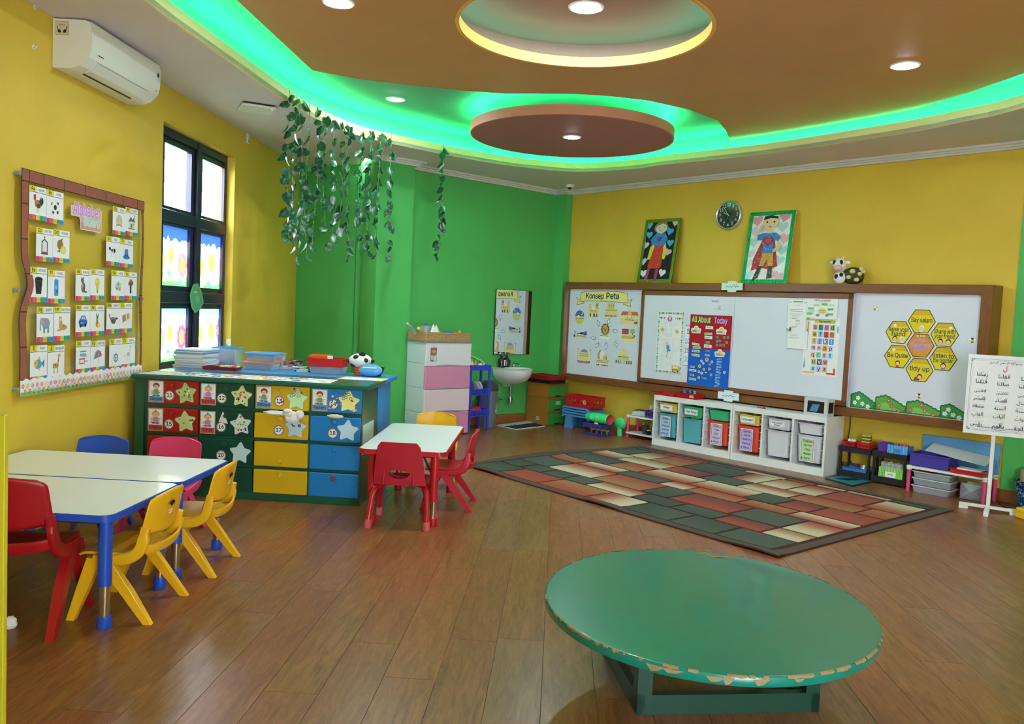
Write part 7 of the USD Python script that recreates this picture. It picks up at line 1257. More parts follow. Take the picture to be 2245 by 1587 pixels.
# bin
M('bin_grey', (120, 126, 134), 0.5); M('bin_lid', (62, 68, 76), 0.45); p = onz(1060, 935, 0); s_ = (p-G0) @ GD
bn = thing('waste_bin', 'grey round waste bin with dark lid behind the blue rack', 'bin', tuple(gp(gq(.13, 1086, 885)[0]-.112, .132, 0)), G_ROT); obj(bn, 'drum', lathe([(.0001, 0), (.092, 0), (.108, .40), (.0001, .40)], 28), 'bin_grey', 40); obj(bn, 'lid', lathe([(.110, .401), (.114, .42), (.108, .45), (.085, .49), (.045, .515), (.0001, .52)], 28), 'bin_lid', 40); i = Ink(0); i.rect(-.03, .16, .03, .30, 'e8ecf0'); i.ell(0, .23, .014, .025, '9aa4b0'); i.put(bn, 'label', xf=lambda v: np.c_[(.1020+.0001)*np.sin(v[:, 0]/.12+.55)+v[:, 1]*0, -.1020*np.cos(v[:, 0]/.12+.55)+v[:, 1], v[:, 2]])
# mirror
MATS['mirror_glass'] = usdkit.material(stage, '/World/Looks/mirror_glass', {'g': ('glossy_bsdf', dict(color=(.88, .90, .91), roughness=0.005))}, [], surface='g.BSDF')
a0_, a1_, a2_, a3_ = gq(.015, 1088, 632), gq(.015, 1167, 639), gq(.015, 1081, 777), gq(.015, 1160, 777); ms0, ms1, mz0, mz1 = (a0_[0]+a2_[0])/2, (a1_[0]+a3_[0])/2, (a2_[1]+a3_[1])/2, (a0_[1]+a1_[1])/2
MTURN = math.radians(.9)
mr = thing('wall_mirror', 'frameless wall mirror over the washbasin on the green wall', 'mirror', tuple(gp((ms0+ms1)/2, .006, mz0)), G_ROT+MTURN); MW, MH = ms1-ms0, mz1-mz0
obj(mr, 'backing', bx(-MW/2, MW/2, -.010, 0, 0, MH), 'black_plastic', False); mg = bx(-MW/2+.003, MW/2-.003, -.014, -.0102, .003, MH-.003); obj(mr, 'glass', mv(mg), 'mirror_glass', False)
# washbasin
M('ceramic', (236, 240, 240), 0.12, coat=0.5); M('chrome', (210, 214, 218), 0.12, metal=1.0); sc_ = (gq(.2, 1090, 806)[0]+gq(.2, 1168, 808)[0])/2+.03; sz_ = .648
sk = thing('washbasin', 'small white wall-hung washbasin with chrome drain under the mirror', 'washbasin', tuple(gp(sc_, .0008, sz_)), G_ROT)
def basin(u, v):                                            # u round the outline, v down the outside
    a = PI*u; k_ = [1, 1.0, .985, .94, .84, .66, .44, .27, .20][min(8, int(round(v*8)))]; z_ = [0, -.012, -.045, -.085, -.125, -.160, -.185, -.195, -.215][min(8, int(round(v*8)))]
    return -.215*math.cos(a)*k_, -.02-(.36*math.sin(a)**.8)*k_*(1 if v < .3 else 1)-.05*(1-k_)*0, z_
bm_ = grid(basin, 24, 8); 
rim_o = [(-.215*math.cos(PI*u), -.02-.36*math.sin(PI*u)**.8 if 0 < u < 1 else -.02) for u in np.linspace(0, 1, 25)]; po = sg.Polygon([(-.215, 0)]+rim_o+[(.215, 0)]).buffer(0); pi_ = sa.scale(sg.Point(0, -.20).buffer(1), .175, .125)
obj(sk, 'basin', bm_, 'ceramic', True); obj(sk, 'rim', ext(po.difference(pi_), -.014, .004), 'ceramic', 30); obj(sk, 'bowl_inside', (lambda m: trimesh.Trimesh(m.vertices*[.176, .126, 1]+[0, -.2, -.002], m.faces[:, ::-1], process=False))(lathe([(1.0, 0), (.9, -.05), (.6, -.10), (.1, -.12), (.0001, -.12)], 28)), 'ceramic', True)
obj(sk, 'wall_bracket', hull([(x, y, z) for x in (-.18, .18) for y, z in ((0, -.012), (-.03, -.012), (0, -.085), (-.02, -.085))]), 'ceramic', False)
obj(sk, 'drain_pipe', cat(cyl((0, -.10, -.21), (0, -.10, -.34), .013, n=14)), 'chrome'); obj(sk, 'trap', lathe([(.0001, -.335), (.020, -.335), (.024, -.345), (.024, -.40), (.018, -.405), (.018, -.43), (.0001, -.435)], 16, (0, -.10, 0)), 'chrome'); obj(sk, 'waste_outlet', tube([(0, -.10, -.36), (.05, -.08, -.36), (.09, -.02, -.36)], .011, 8), 'chrome', 60); obj(sk, 'stop_valve', cat(cyl((-.11, -.002, -.36), (-.11, -.05, -.36), .016, n=12), cyl((-.125, -.055, -.36), (-.085, -.055, -.36), .012, n=10)), 'chrome')
fc = thing('faucet', 'small chrome tap standing on the right of the washbasin rim', 'tap', tuple(gp(sc_+.075, .055, sz_+.0045)), G_ROT); obj(fc, 'base', lathe([(.022, 0), (.022, .006), (.014, .012), (.013, .045), (.0001, .05)], 16), 'chrome'); obj(fc, 'spout', tube([(0, 0, .035), (0, -.04, .045), (0, -.08, .040), (0, -.10, .026)], .010, 10), 'chrome', 60); obj(fc, 'lever', hull([(x, y, z) for x in (-.006, .006) for y, z in ((.01, .05), (.01, .058), (-.05, .075), (-.05, .068))]), 'chrome', False)
M('soap_purple', (70, 30, 60), 0.2, coat=0.5); M('soap_dark', (14, 34, 38), 0.2, coat=0.5)
for x, m_, lb in ((-.115, 'soap_purple', 'soap pump bottle with purple liquid on the left of the washbasin'), (-.035, 'soap_dark', 'dark green soap pump bottle beside the purple one')):
    t = thing('soap_bottle', lb, 'soap bottle', tuple(gp(sc_+x, .050, sz_+.0045)), G_ROT); obj(t, 'bottle_body', lathe([(.0001, 0), (.036, 0), (.038, .01), (.038, .075), (.030, .10), (.012, .112), (.0001, .112)], 20), m_, 50); obj(t, 'label', bx(.012, .030, -.0385, -.030, .02, .085), 'table_white' if x < -.1 else m_, False); pmp = obj(t, 'pump', cat(cyl((0, 0, .112), (0, 0, .135), .014, n=12), cyl((0, 0, .135), (0, 0, .160), .005, n=8)), 'black_plastic'); obj(pmp, 'nozzle', cat(cyl((0, 0, .158), (0, 0, .168), .012, n=12), cyl((0, 0, .163), (.03, -.02, .163), .005, n=8)), 'black_plastic')
# mat
mt_ = [((onz(*p, .006)-G0) @ GD, (onz(*p, .006)-G0) @ WD) for p in ((1081, 932), (1118, 942), (1193, 934), (1163, 921))]; mt_ = [(min(max(s, -1.02), -.42), max(d, .035)) for s, d in mt_]; ctr = np.mean(mt_, 0)
mat_ = thing('bath_mat', 'black and white patterned floor mat under the washbasin', 'mat', tuple(gp(ctr[0], ctr[1], .0004)), G_ROT); P = [(s-ctr[0], -(d-ctr[1])) for s, d in mt_]; M('mat_black', (40, 38, 42), 0.9); g = sg.Polygon(P); obj(mat_, 'mat', ext(g, 0, .010), 'mat_black', False); obj(mat_, 'white_edge', ext(g.buffer(.006).difference(g), 0, .009), 'paper', False)
def draw(i):
    bb = g.bounds; top_ = g.intersection(sg.Polygon([P[0], tuple(np.array(P[0])*.55+np.array(P[1])*.45), tuple(np.array(P[3])*.55+np.array(P[2])*.45), P[3]])); i.geo(top_.buffer(-.01), 'd4d6da'); r = random.Random(3)
    for _ in range(34):
        x, y = r.uniform(bb[0], bb[2]), r.uniform(bb[1], bb[3])
        if top_.buffer(-.02).contains(sg.Point(x, y)): i.ell(x, y, r.uniform(.008, .022), r.uniform(.006, .014), '34323a', 10)
flat_ink(mat_, 'print', draw, .0102)
# brown drawer unit with green fronts
M('caramel_plastic', (172, 116, 48), 0.35, var=0.05); M('green_drawer', (60, 150, 66), 0.35, var=0.06); dw0, dw1, dd0, dd1 = -.150, .205, .135, .455
du = thing('drawer_unit', 'caramel brown three-drawer plastic unit with green fronts in the corner', 'chest of drawers', tuple(wp(dw1, (dd0+dd1)/2, 0)), W_ROT+PI/2)
U = (dd1-dd0)/2; UD = dw1-dw0
for k in range(3):
    z0_ = k*.160+.002; u_ = obj(du, 'drawer_case', cat(bx(-U, U, .012, UD, z0_, z0_+.153), bx(-U, U, 0, .012, z0_+.142, z0_+.153), bx(-U, -U+.022, 0, .012, z0_, z0_+.142), bx(U-.012, U, 0, .012, z0_, z0_+.142)), 'caramel_plastic', False)
    obj(u_, 'ledge', bx(-U-.006, U+.004, -.006, UD, z0_+.150, z0_+.159), 'caramel_plastic', False)
    f_ = obj(du, 'drawer', bx(-U+.024, U-.014, .0005, .010, z0_+.004, z0_+.140), 'green_drawer', False); pz_ = sg.Polygon([(-.05, .0), (.05, .0), (.04, .016), (-.04, .016)]); obj(f_, 'finger_slot', mv(up(ext(pz_, 0, .002)), .005, .0015, z0_+.006), 'slot_dark', False); obj(f_, 'raised_arc', tube([(.005+.075*math.cos(a), -.0005, z0_+.04+.030*math.sin(a)) for a in np.linspace(.2, PI-.2, 12)], .003, 6), 'green_drawer', 60)
    if k == 1: i = Ink(-.0003); i.rect(-.025, z0_+.07, .050, z0_+.11, 'e4ece4'); lines(i, -.018, .044, (z0_+.092, z0_+.080), '5a6a5a', .006); i.put(f_, 'paper_label')
i = Ink(0); i.rect(.10, .045, .155, .085, 'e8e8e8'); lines(i, .11, .147, (.062,), '4a4a54', .010); i.put(du, 'side_label', xf=lambda v: np.c_[np.full(len(v), -U-.0006)+v[:, 1], v[:, 0]*1.0+.02, v[:, 2]])
M('tray_red_gloss', (170, 22, 30), 0.25, coat=0.4)
t = thing('tray', 'black glossy tray on the caramel drawer unit under the red one', 'tray', tuple(wp((dw0+dw1)/2+.04, .352, .4855)), W_ROT); tray_parts(t, .36, .25, .035, 'black_plastic', .004, .014)
t = thing('tray', 'red glossy tray stacked on the black tray in the corner', 'tray', tuple(wp((dw0+dw1)/2+.04, .362, .5260)), W_ROT); tray_parts(t, .36, .25, .045, 'tray_red_gloss', .004, .014)
# ================================================================ along the foot of the whiteboard wall
def wt(name, label, cat_, s, d, z=0.0006, rz=0.0, group=None): return thing(name, label, cat_, tuple(wp(s, d, z)), W_ROT+rz, group)
# stacked blue step stools with a red crate on them
M('stool_blue', (84, 148, 210), 0.4); M('crate_red', (200, 26, 34), 0.4)
for k in range(4):
    z_ = .128+k*.030; t = wt('step_stool', ['bottom', 'second', 'third', 'top'][k]+' light blue step stool of the nested stack under the red crate', 'stool', .60, .235, .0006+k*.030, 0)
    outl = [(-.245, .128), (-.215, .150), (.12, .150), (.245, .085)]; sec = sg.LineString(outl).buffer(.0085, cap_style=2, join_style=2)
    obj(t, 'top', mv(up(ext(sec, -.12, .12))), 'stool_blue', False)
    obj(t, 'front_lip', mv(up(ext(sg.LineString(outl).buffer(.010, cap_style=2, join_style=2), 0, .004)), y=-.1205), 'stool_blue', False)
    if k == 0:
        obj(t, 'leg_panel', hull([(x, y, z) for x, z in ((-.215, 0), (-.205, .135), (-.10, 0), (-.10, .140)) for y in (-.11, -.095)]), 'stool_blue', False); obj(t, 'leg_panel', hull([(x, y, z) for x, z in ((-.215, 0), (-.205, .135), (-.10, 0), (-.10, .140)) for y in (.095, .11)]), 'stool_blue', False); obj(t, 'cross_panel', bx(-.20, -.19, -.095, .095, .0, .135), 'stool_blue', False); obj(t, 'foot', hull([(x, y, z) for x, z in ((.20, .0), (.235, .0), (.235, .082), (.215, .09)) for y in (-.11, .11)]), 'stool_blue', False)
t = wt('crate', 'red plastic crate with round emblem on the stacked blue stools', 'crate', .58, .235, .0006+.0595+.030*3+.0); 
t_ = t; UsdGeom.Xformable(t).GetOrderedXformOps()[0].Set(Gf.Vec3d(*map(float, wp(.585, .235, .2515)))); crate_parts(t, .42, .22, .125, 'crate_red', 7)
obj(t, 'emblem', tube([(-.10+.034*math.cos(a), -.1135, .062+.034*math.sin(a)) for a in np.arange(20)/20*2*PI], .004, 6, True), 'crate_red', 60); i = Ink(-.1145); i.ell(.10, .065, .024, .026, 'd8b8bc'); i.line([(.09, .05), (.10, .08), (.112, .05)], .004, '7a2a34'); i.line([(.09, .07), (.112, .066)], .004, '7a2a34'); i.put(t, 'round_sticker')
# green tunnel hat and purple baskets
M('neon_green', (66, 226, 134), 0.55); M('lime_ball', (196, 214, 60), 0.5); M('purple_plastic', (66, 58, 150), 0.4); M('gold_basket', (190, 160, 30), 0.5)
for k in range(5):
    t = wt('basket', ['bottom', 'second', 'third', 'fourth', 'top'][k]+' purple basket of the nested stack under the green play tunnel', 'basket', .985, .43, .070+k*.0125 if k else .0006); 
    if k == 0: crate_parts(t, .26, .19, .030, 'purple_plastic', 0); obj(t, 'gold_inset', cat(*[bx(-.11+q*.075, -.095+q*.075, -.0, .015, .01, .0685) for q in range(4)], bx(-.115, .145, -.01, .02, .055, .0675)), 'gold_basket', False)
    else: obj(t, 'rim', ext(sg.box(-.13, -.095, .13, .095).buffer(.005).difference(sg.box(-.118, -.083, .118, .083)), 0, .010), 'purple_plastic', False); obj(t, 'wall', ring_(.244, .174, -.0, .0095, .004), 'purple_plastic', False)
t = wt('play_tunnel', 'bright green ribbed fabric play tunnel lying on the purple baskets', 'play tunnel', .985, .425, .1335)
def tun(u, v): a = 2*PI*u; x = -.155+.31*v; r_ = .058+.005*math.sin(v*2*PI*15)*(.25 < v < .95)-(.02*(1-v/.25)**2 if v < .25 else 0); return x, r_*math.cos(a)*1.0, .050+r_*math.sin(a)*.86
obj(t, 'ribbed_tube', grid(tun, 24, 90), 'neon_green', True); obj(t, 'closed_end', lump((-.155, 0, .05), (.03, .045, .04), 3, 3, .1), 'neon_green', 60); obj(t, 'orange_lining', mv(lathe([(.056, 0), (.03, .02), (.0001, .03)], 24), .155, 0, .05, ry=-PI/2), 'toy_red', 50)
t = wt('ball', 'lime yellow ball in the top purple basket below the green tunnel', 'ball', 1.02, .505, .105); obj(t, 'ball', ball((0, 0, .022), .026, 2, (1.3, .6, .8)), 'lime_ball', 60)
t = wt('play_tunnel', 'second bright green ribbed bag slumped behind the low white table', 'play tunnel', 1.14, .255, .0006); obj(t, 'bag', lump((0, 0, .135), (.075, .035, .065), 12, 3, .10), 'neon_green', 60); obj(t, 'cord', cyl((0, 0, 0), (0, 0, .1), .03, n=12), 'neon_green')
# low white tables with pink legs
M('pink_leg', (230, 70, 130), 0.4)
def low_table(label, s0, s1, d0, d1, H, tiers, rz=0.0):
    t = wt('low_table', label, 'table', (s0+s1)/2, (d0+d1)/2, 0.0); a, b = (s1-s0)/2, (d1-d0)/2
    for z_ in tiers: obj(t, 'top' if z_ == tiers[-1] else 'lower_shelf', rbox(-a, a, -b, b, z_-.018, z_, .02, .003), 'table_white', 30)
    for sx in (-1, 1):
        for sy in (-1, 1): g = obj(t, 'leg', cyl((sx*(a-.022), sy*(b-.022), 0), (sx*(a-.022), sy*(b-.022), H-.018), .015, n=14), 'pink_leg'); obj(g, 'leg_cap', cyl((sx*(a-.022), sy*(b-.022), H-.03), (sx*(a-.022), sy*(b-.022), H+.004), .019, n=14), 'table_white')
    return t
low_table('low two-tier white table with pink legs left of the white storage unit', 1.195, 1.672, .03, .235, .238, (.055, .238))
TZ1 = .2426; M('book_pale', (190, 214, 214), 0.7); M('book_dark', (70, 84, 80), 0.7); M('book_teal', (120, 190, 190), 0.6)
zz = TZ1
for k in range(6):
    h_ = [.011, .009, .012, .008, .010, .007][k]; t = wt('book', ['bottom', 'second', 'third', 'fourth', 'fifth', 'top'][k]+' thin pale book of the pile on the low two-tier table', 'book', 1.33+.004*k, .125, zz, [.05, -.03, .02, .06, -.02, .12][k]); obj(t, 'cover', cat(bx(-.09, .09, -.065, .065, 0, .0012), bx(-.09, .09, -.065, .065, h_-.0022, h_-.0010), bx(-.09, -.0885, -.065, .065, 0, h_-.001)), ['book_pale', 'book_teal', 'book_pale', 'book_pale', 'book_teal', 'book_dark'][k], False); obj(t, 'pages', bx(-.0878, .087, -.062, .062, .0014, h_-.0024), 'paper', False); zz += h_
t = wt('basket', 'purple slotted basket full of soft toys on the low two-tier table', 'basket', 1.545, .133, TZ1); crate_parts(t, .215, .16, .072, 'purple_plastic', 8)
M('toy_grey', (150, 148, 160), 0.8); M('toy_lilac', (206, 160, 200), 0.7)
for lb, dx, dy, m1_, m2_, s_ in (('grey rabbit soft toy standing up in the purple basket', .03, .0, 'toy_grey', 'toy_lilac', 1.25), ('white soft toy with red arm at the left in the purple basket', -.07, -.02, 'toy_white', 'toy_red', .8), ('pale pink soft toy at the right in the purple basket', .082, -.02, 'toy_pink', 'toy_white', .8), ('lilac soft toy at the front of the purple basket', -.02, -.045, 'toy_lilac', 'toy_pink', .6)):
    t = wt('soft_toy', lb, 'soft toy', 1.545+dx, .133-dy, TZ1+.0065); obj(t, 'body', lump((0, 0, .045*s_), (.024*s_, .020*s_, .045*s_), int(dx*1000), 2, .08), m2_, 60); hd = obj(t, 'head', ball((0, -.003, .108*s_), .024*s_, 2), m1_, 60); [obj(hd, 'ear', ball((q*.012*s_, 0, .138*s_), .010*s_, 2, (.7, .6, 1.6)), m1_, 60) for q in (-1, 1)]; [obj(t, 'arm', cyl((q*.018*s_, 0, .07*s_), (q*.042*s_, -.01, .045*s_), .008*s_, n=8), m1_) for q in (-1, 1)]; [obj(hd, 'eye', ball((q*.009*s_, -.023*s_, .113*s_), .0035*s_, 1), 'toy_black', 60) for q in (-1, 1)]
t = wt('pencil_cup', 'dark square cup of small pens on the lower tier of the two-tier table', 'cup', 1.40, .14, .0556); obj(t, 'cup', lathe([(.0001, 0), (.040, 0), (.048, .095), (.044, .095), (.037, .005), (.0001, .005)], 4), 'black_plastic', False); [obj(t, 'pen', cyl((0.006*math.cos(k*2), .006*math.sin(k*2), .008), (.03*math.cos(k*2), .03*math.sin(k*2), .115), .004, n=8), ['toy_red', 'toy_blue', 'table_white', 'grey_plastic'][k % 4]) for k in range(6)]
t = wt('cup', 'small dark cup of pebbles beside the dark square cup', 'cup', 1.48, .18, .0556); bowl(t, .030, .036, .045, 'black_plastic', 16); [obj(t, 'pebble', ball((.014*math.cos(k*1.3), .014*math.sin(k*1.3), .040), .012, 1), 'pastel_dough', 60) for k in range(5)]
t = wt('black_cat_figure', 'small black toy cat beside the blue box on the lower tier', 'toy', 1.50, .10, .0556); obj(t, 'body', lump((0, 0, .045), (.03, .016, .022), 7, 2, .1), 'black_plastic', 60); obj(t, 'head', ball((-.03, 0, .072), .015, 2), 'black_plastic', 60); [obj(t, 'leg', cyl((x, y, 0), (x, y, .035), .005, n=8), 'black_plastic') for x in (-.02, .02) for y in (-.008, .008)]
t = wt('box', 'blue and white box of paper tissues on the lower tier of the two-tier table', 'box', 1.585, .165, .0556); M('box_blue', (120, 140, 220), 0.5); obj(t, 'carton', bx(-.05, .05, -.045, .045, 0, .055, .003), 'box_blue', False); obj(t, 'paper_pad', bx(-.045, .045, -.04, .04, .0552, .095), 'paper', False)
# ---------------------------------------------------------------- white storage units with plastic bins
M('unit_white', (234, 236, 238), 0.35); cube = [(1.680, 2.612), (2.618, 3.550)]; cd0, cd1 = .070, .375; CHT = .513
unit_lb = ['white three-column storage unit on the left, below the felt chart', 'white three-column storage unit on the right, below the alphabet poster']
M('bin_teal', (92, 176, 190), 0.4); M('bin_green', (60, 190, 130), 0.4); M('bin_red', (236, 84, 66), 0.4); M('bin_yellow', (232, 214, 90), 0.4); M('bin_white', (222, 222, 232), 0.4)
tears = 0
COLX = []
for k, (s0, s1) in enumerate(cube):
    t = wt('storage_unit', unit_lb[k], 'storage unit', (s0+s1)/2, cd1, 0.0); a = (s1-s0)/2; D = cd1-cd0
    for sx in (-1, 1): obj(t, 'side_panel', bx(sx*a, sx*(a-.020), 0, D, 0, CHT-.0), 'unit_white', False)
    obj(t, 'top_panel', bx(-a+.0205, a-.0205, 0, D, CHT-.050, CHT), 'unit_white', False); obj(t, 'bottom_panel', bx(-a+.0205, a-.0205, .0, D, .0, .068), 'unit_white', False); obj(t, 'back_panel', bx(-a+.0205, a-.0205, D-.006, D, .0685, CHT-.0505), 'unit_white', False)
    w3 = (2*a-.04-2*.018)/3; xs = []
    for j in range(3):
        x0 = -a+.020+j*(w3+.018); xs.append((x0+w3/2)); 
        if j: obj(t, 'divider', bx(x0-.018, x0, .001, D-.0065, .0685, CHT-.0505), 'unit_white', False)
        for z_ in (.150, .225, .300, .375, .425):
            for q in (x0, x0+w3): obj(t, 'runner', bx(q-(.0 if q == x0 else .012), q+(.012 if q == x0 else 0), .004, D-.02, z_-.006, z_), 'unit_white', False)
    COLX.append(((s0+s1)/2, xs, w3))
def bin_(label, sc, w, ztop, h, mat, group=None, fwd=.0):
    t = wt('storage_bin', label, 'storage bin', sc, cd1-.150+fwd, ztop-h)
    W2, D2 = w/2-.016, .130; n = 4
    def rr_(x, y, r): return np.array(sg.box(-x+r, -y+r, x-r, y-r).buffer(r, quad_segs=3).exterior.coords)[:-1]
    lo, hi = rr_(W2*.86, D2*.88, .02), rr_(W2*.97, D2*.97, .02); N = len(lo); v = np.vstack([np.c_[lo, np.zeros(N)], np.c_[hi, np.full(N, h-.004)], np.c_[hi*.975, np.full(N, h-.004)], np.c_[lo*.97, np.full(N, .003)], [[0, 0, 0], [0, 0, .003]]]); f = []
    for k in range(3):
        for j in range(N): q = (j+1) % N; f += [[k*N+j, k*N+q, (k+1)*N+q], [k*N+j, (k+1)*N+q, (k+1)*N+j]]
    for j in range(N): q = (j+1) % N; f += [[4*N, q, j], [4*N+1, 3*N+j, 3*N+q]]
    obj(t, 'tub', trimesh.Trimesh(v, f, process=False), mat, 30); obj(t, 'rim', ext(sg.Polygon(rr_(W2+.012, D2+.010, .012)).difference(sg.Polygon(rr_(W2*.945, D2*.945, .02))), h-.0035, h), mat, 30); return t
def bin_label(t, w, h, zc, y, draw, name='label_card', tilt=0.0):
    c = obj(t, name, bx(-w/2, w/2, y-.0012, y, zc-h/2, zc+h/2), 'paper', False); i = Ink(y-.0014).win(-w/2, w/2, zc-h/2, zc+h/2); draw(i); i.put(c, 'print')
def short(txt, txt2=None):
    def d(i):
        i.rect(.03, .08, .97, .92, '9aa0b8'); i.rect(.045, .12, .955, .88, 'f4f4fa')
        if txt2: i.text(txt, .5, .66, .26, '2a2a44', fit=.8); i.text(txt2, .5, .32, .26, '2a2a44', fit=.5)
        else: i.text(txt, .5, .5, .40, '2a2a44', fit=.8)
    return d
def long(head, names_, bg, hc):
    def d(i):
        i.rect(.02, .015, .98, .985, 'f2f2f8'); i.rect(.06, .04, .94, .96, hc); i.rect(.09, .055, .91, .945, bg); i.text(head, .48, .875, .085, '20203a', fit=.62)
        i.rect(.2, .825, .78, .835, '20203a')
        for q, n_ in enumerate(names_): i.text(n_, .52, .70-q*.185, .085, '26263c', fit=.66)
        i.ell(.14, .14, .06, .045, '5a6ac0'); i.ell(.84, .86, .06, .05, 'e0a05a')
    return d
zs_hi, zs_lo = .440, .335
specs = [(0, 0, 'bin_yellow', zs_hi, .090, 'shallow yellow bin labelled Stiker at the far left of the units', short('Stiker')), (0, 0, 'bin_teal', zs_lo, .235, 'deep teal bin with a blue name list under the Stiker bin', long('Drama', ['Aqila', 'Shanaz', 'Shafran', 'Khalid'], 'b8cdf0', '5a7ac0')),
         (0, 1, 'bin_green', zs_hi, .105, 'green bin labelled Hasil Karya in the left unit', short('Hasil Karya')), (0, 1, 'bin_teal', zs_lo-.015, .235, 'deep teal bin without a list under the Hasil Karya bin', None),
         (0, 2, 'bin_green', zs_hi, .095, 'shallow green bin without label in the left unit', None), (0, 2, 'bin_red', zs_lo, .225, 'deep red bin with a lilac name list headed Smart', long('Smart', ['Yaya', 'Sam', 'Zayyan', 'Arsya'], 'd6c8ee', '7a5ab0')),
         (1, 0, 'bin_yellow', zs_hi, .095, 'shallow yellow bin labelled Loosepart', short('Loosepart')), (1, 0, 'bin_red', zs_lo, .235, 'deep red bin with a violet name list under the Loosepart bin', long('Caring', ['Alisha', 'Nadhira', 'Rassya', 'Barra'], 'c4b4f0', '6a4ab0')),
         (1, 1, 'bin_white', zs_hi, .095, 'shallow white bin labelled Permainan', short('Permainan', 'Papan')), (1, 1, 'bin_white', zs_lo, .235, 'deep white bin without a list under the Permainan bin', None),
         (1, 2, 'bin_white', zs_hi, .095, 'shallow white bin without label at the far right of the units', None), (1, 2, 'bin_white', zs_lo, .235, 'deep white bin with a green name list headed Creative', long('Creative', ['Aurora', 'Chia', 'Rasen', 'Danu'], 'bfe0a4', '4a7ab0'))]
for u_, j, mt, zt_, h_, lb, dr_ in specs:
    sc0, xs, w3 = COLX[u_]; t = bin_(lb, sc0+xs[j], w3-.026, zt_, h_, mt, fwd=.008)
    if dr_ and h_ < .15: bin_label(t, .155, .058, h_*.52, -.142, dr_)
    elif dr_: bin_label(t, .130, .205, h_*.46, -.1425, dr_, 'name_list')
sc0, xs, w3 = COLX[0]
for k in range(7): a = k*.9; t = wt('green_block', ['first', 'second', 'third', 'fourth', 'fifth', 'sixth', 'seventh'][k]+' green or white play piece in the teal bin without a list', 'play piece', sc0+xs[1]-.06+.02*k, .255+.03*(k % 2), .300, a); obj(t, 'piece', bx(-.016, .016, -.012, .012, 0, .03, .004), 'bin_green' if k % 3 else 'table_white', False)
# on top of the units
UZ = CHT+.0006; M('red_gloss', (214, 34, 40), 0.3, coat=.3)
p0 = wl(1478, 868, CHT); t = wt('tray', 'shallow red tray at the left end of the white storage units', 'tray', 1.80, .300, UZ, .02); tray_parts(t, .235, .14, .020, 'red_gloss', .004, .012)
M('red_clear', (206, 20, 34), 0.15, trans=0.25, coat=.3); t = wt('basket', 'transparent red box of blue toys on the left storage unit', 'box', 2.065, .300, UZ, -.02); crate_parts(t, .230, .14, .055, 'red_clear', 0); M('price_tag', (206, 190, 130), .6); obj(t, 'tag', bx(.05, .10, -.0742, -.0730, .014, .040), 'price_tag', False)
for k, m_ in enumerate(('toy_blue', 'toy_blue', 'black_plastic', 'toy_blue', 'tray_red', 'sky_plastic')): t = wt('small_toy', ['first', 'second', 'third', 'fourth', 'fifth', 'sixth'][k]+' little toy from the left in the transparent red box', 'toy', 1.99+k*.028, .290+.02*(k % 2), UZ+.006); obj(t, 'toy_body', lump((0, 0, .030), (.016, .020, .030), k+50, 2, .2), m_, 60); obj(t, 'toy_knob', ball((0, -.006, .066), .012, 1), m_, 60)
t = wt('marker_pen', 'short red marker pen lying on the joint of the two storage units', 'pen', 2.90, .36, UZ+.007, .05); obj(t, 'barrel', cyl((-.035, 0, 0), (.03, 0, 0), .0065, n=10), 'red_gloss'); obj(t, 'cap', cyl((.03, 0, 0), (.045, 0, 0), .0072, n=10), 'black_plastic')
pL, pR = wq(.36, 1757, 905), wq(.36, 1808, 912); t = wt('display_box', 'small white box with a dark screen on the right end of the storage units', 'speaker', (pL[0]+pR[0])/2+.02, .36, UZ); wb = pR[0]-pL[0]; M('silver_plastic', (206, 208, 216), 0.35)
hb = wq(.36, 1780, 872)[1]-CHT; hb = max(.10, min(.17, hb)); obj(t, 'case', cat(bx(-wb/2, wb/2, 0, .12, 0, .026), bx(-wb/2, wb/2, 0, .12, hb-.026, hb), bx(-wb/2, -wb/2+.03, .0, .12, .026, hb-.026), bx(wb/2-.03, wb/2, .0, .12, .026, hb-.026)), 'silver_plastic', False); obj(t, 'screen', bx(-wb/2+.030, wb/2-.030, .006, .112, .0262, hb-.0262), 'slot_dark', False); obj(t, 'screen_glow_panel', hull([(-wb/2+.05, .0055, .035), (.01, .0055, .035), (.035, .0055, hb-.05), (-wb/2+.075, .0055, hb-.055)]), 'sky_plastic', False); obj(t, 'side_grille', bx(wb/2, wb/2+.002, .02, .10, .03, hb-.03), 'black_plastic', False)
# ---------------------------------------------------------------- black racks
M('rack_black', (28, 30, 38), 0.45)
def black_rack(label, s0, s1):
    t = wt('mini_rack', label, 'rack', (s0+s1)/2, .20, 0.0); a, D, H = (s1-s0)/2, .175, .270
    for z_, h_ in ((.052, .050), (H-.012, .045)):
        s_ = obj(t, 'tray_shelf', bx(-a, a, 0, D, z_, z_+.008), 'rack_black', False)
        for nm, b in (('front_edge', (-a, a, -.004, 0)), ('back_edge', (-a, a, D, D+.004)), ('side_edge', (-a-.004, -a, -.004, D+.004)), ('side_edge', (a, a+.004, -.004, D+.004))): obj(s_, nm, bx(*b, z_+.010-h_, z_+.010), 'rack_black', False)
    for sx in (-1, 1):
        for y_ in (.008, D-.008): obj(t, 'post', bx(sx*(a-.010)-.009, sx*(a-.010)+.009, y_-.007, y_+.007, 0, H), 'rack_black', False)
black_rack('black two-tier mini rack next to the white storage unit', 3.592, 3.862); black_rack('black two-tier mini rack with the blue striped box on top', 3.885, 4.162)
RZ = .2666
t = wt('basket', 'small red basket of wrapped sweets on the left black rack', 'basket', 3.655, .115, RZ); crate_parts(t, .105, .11, .042, 'crate_red', 5)
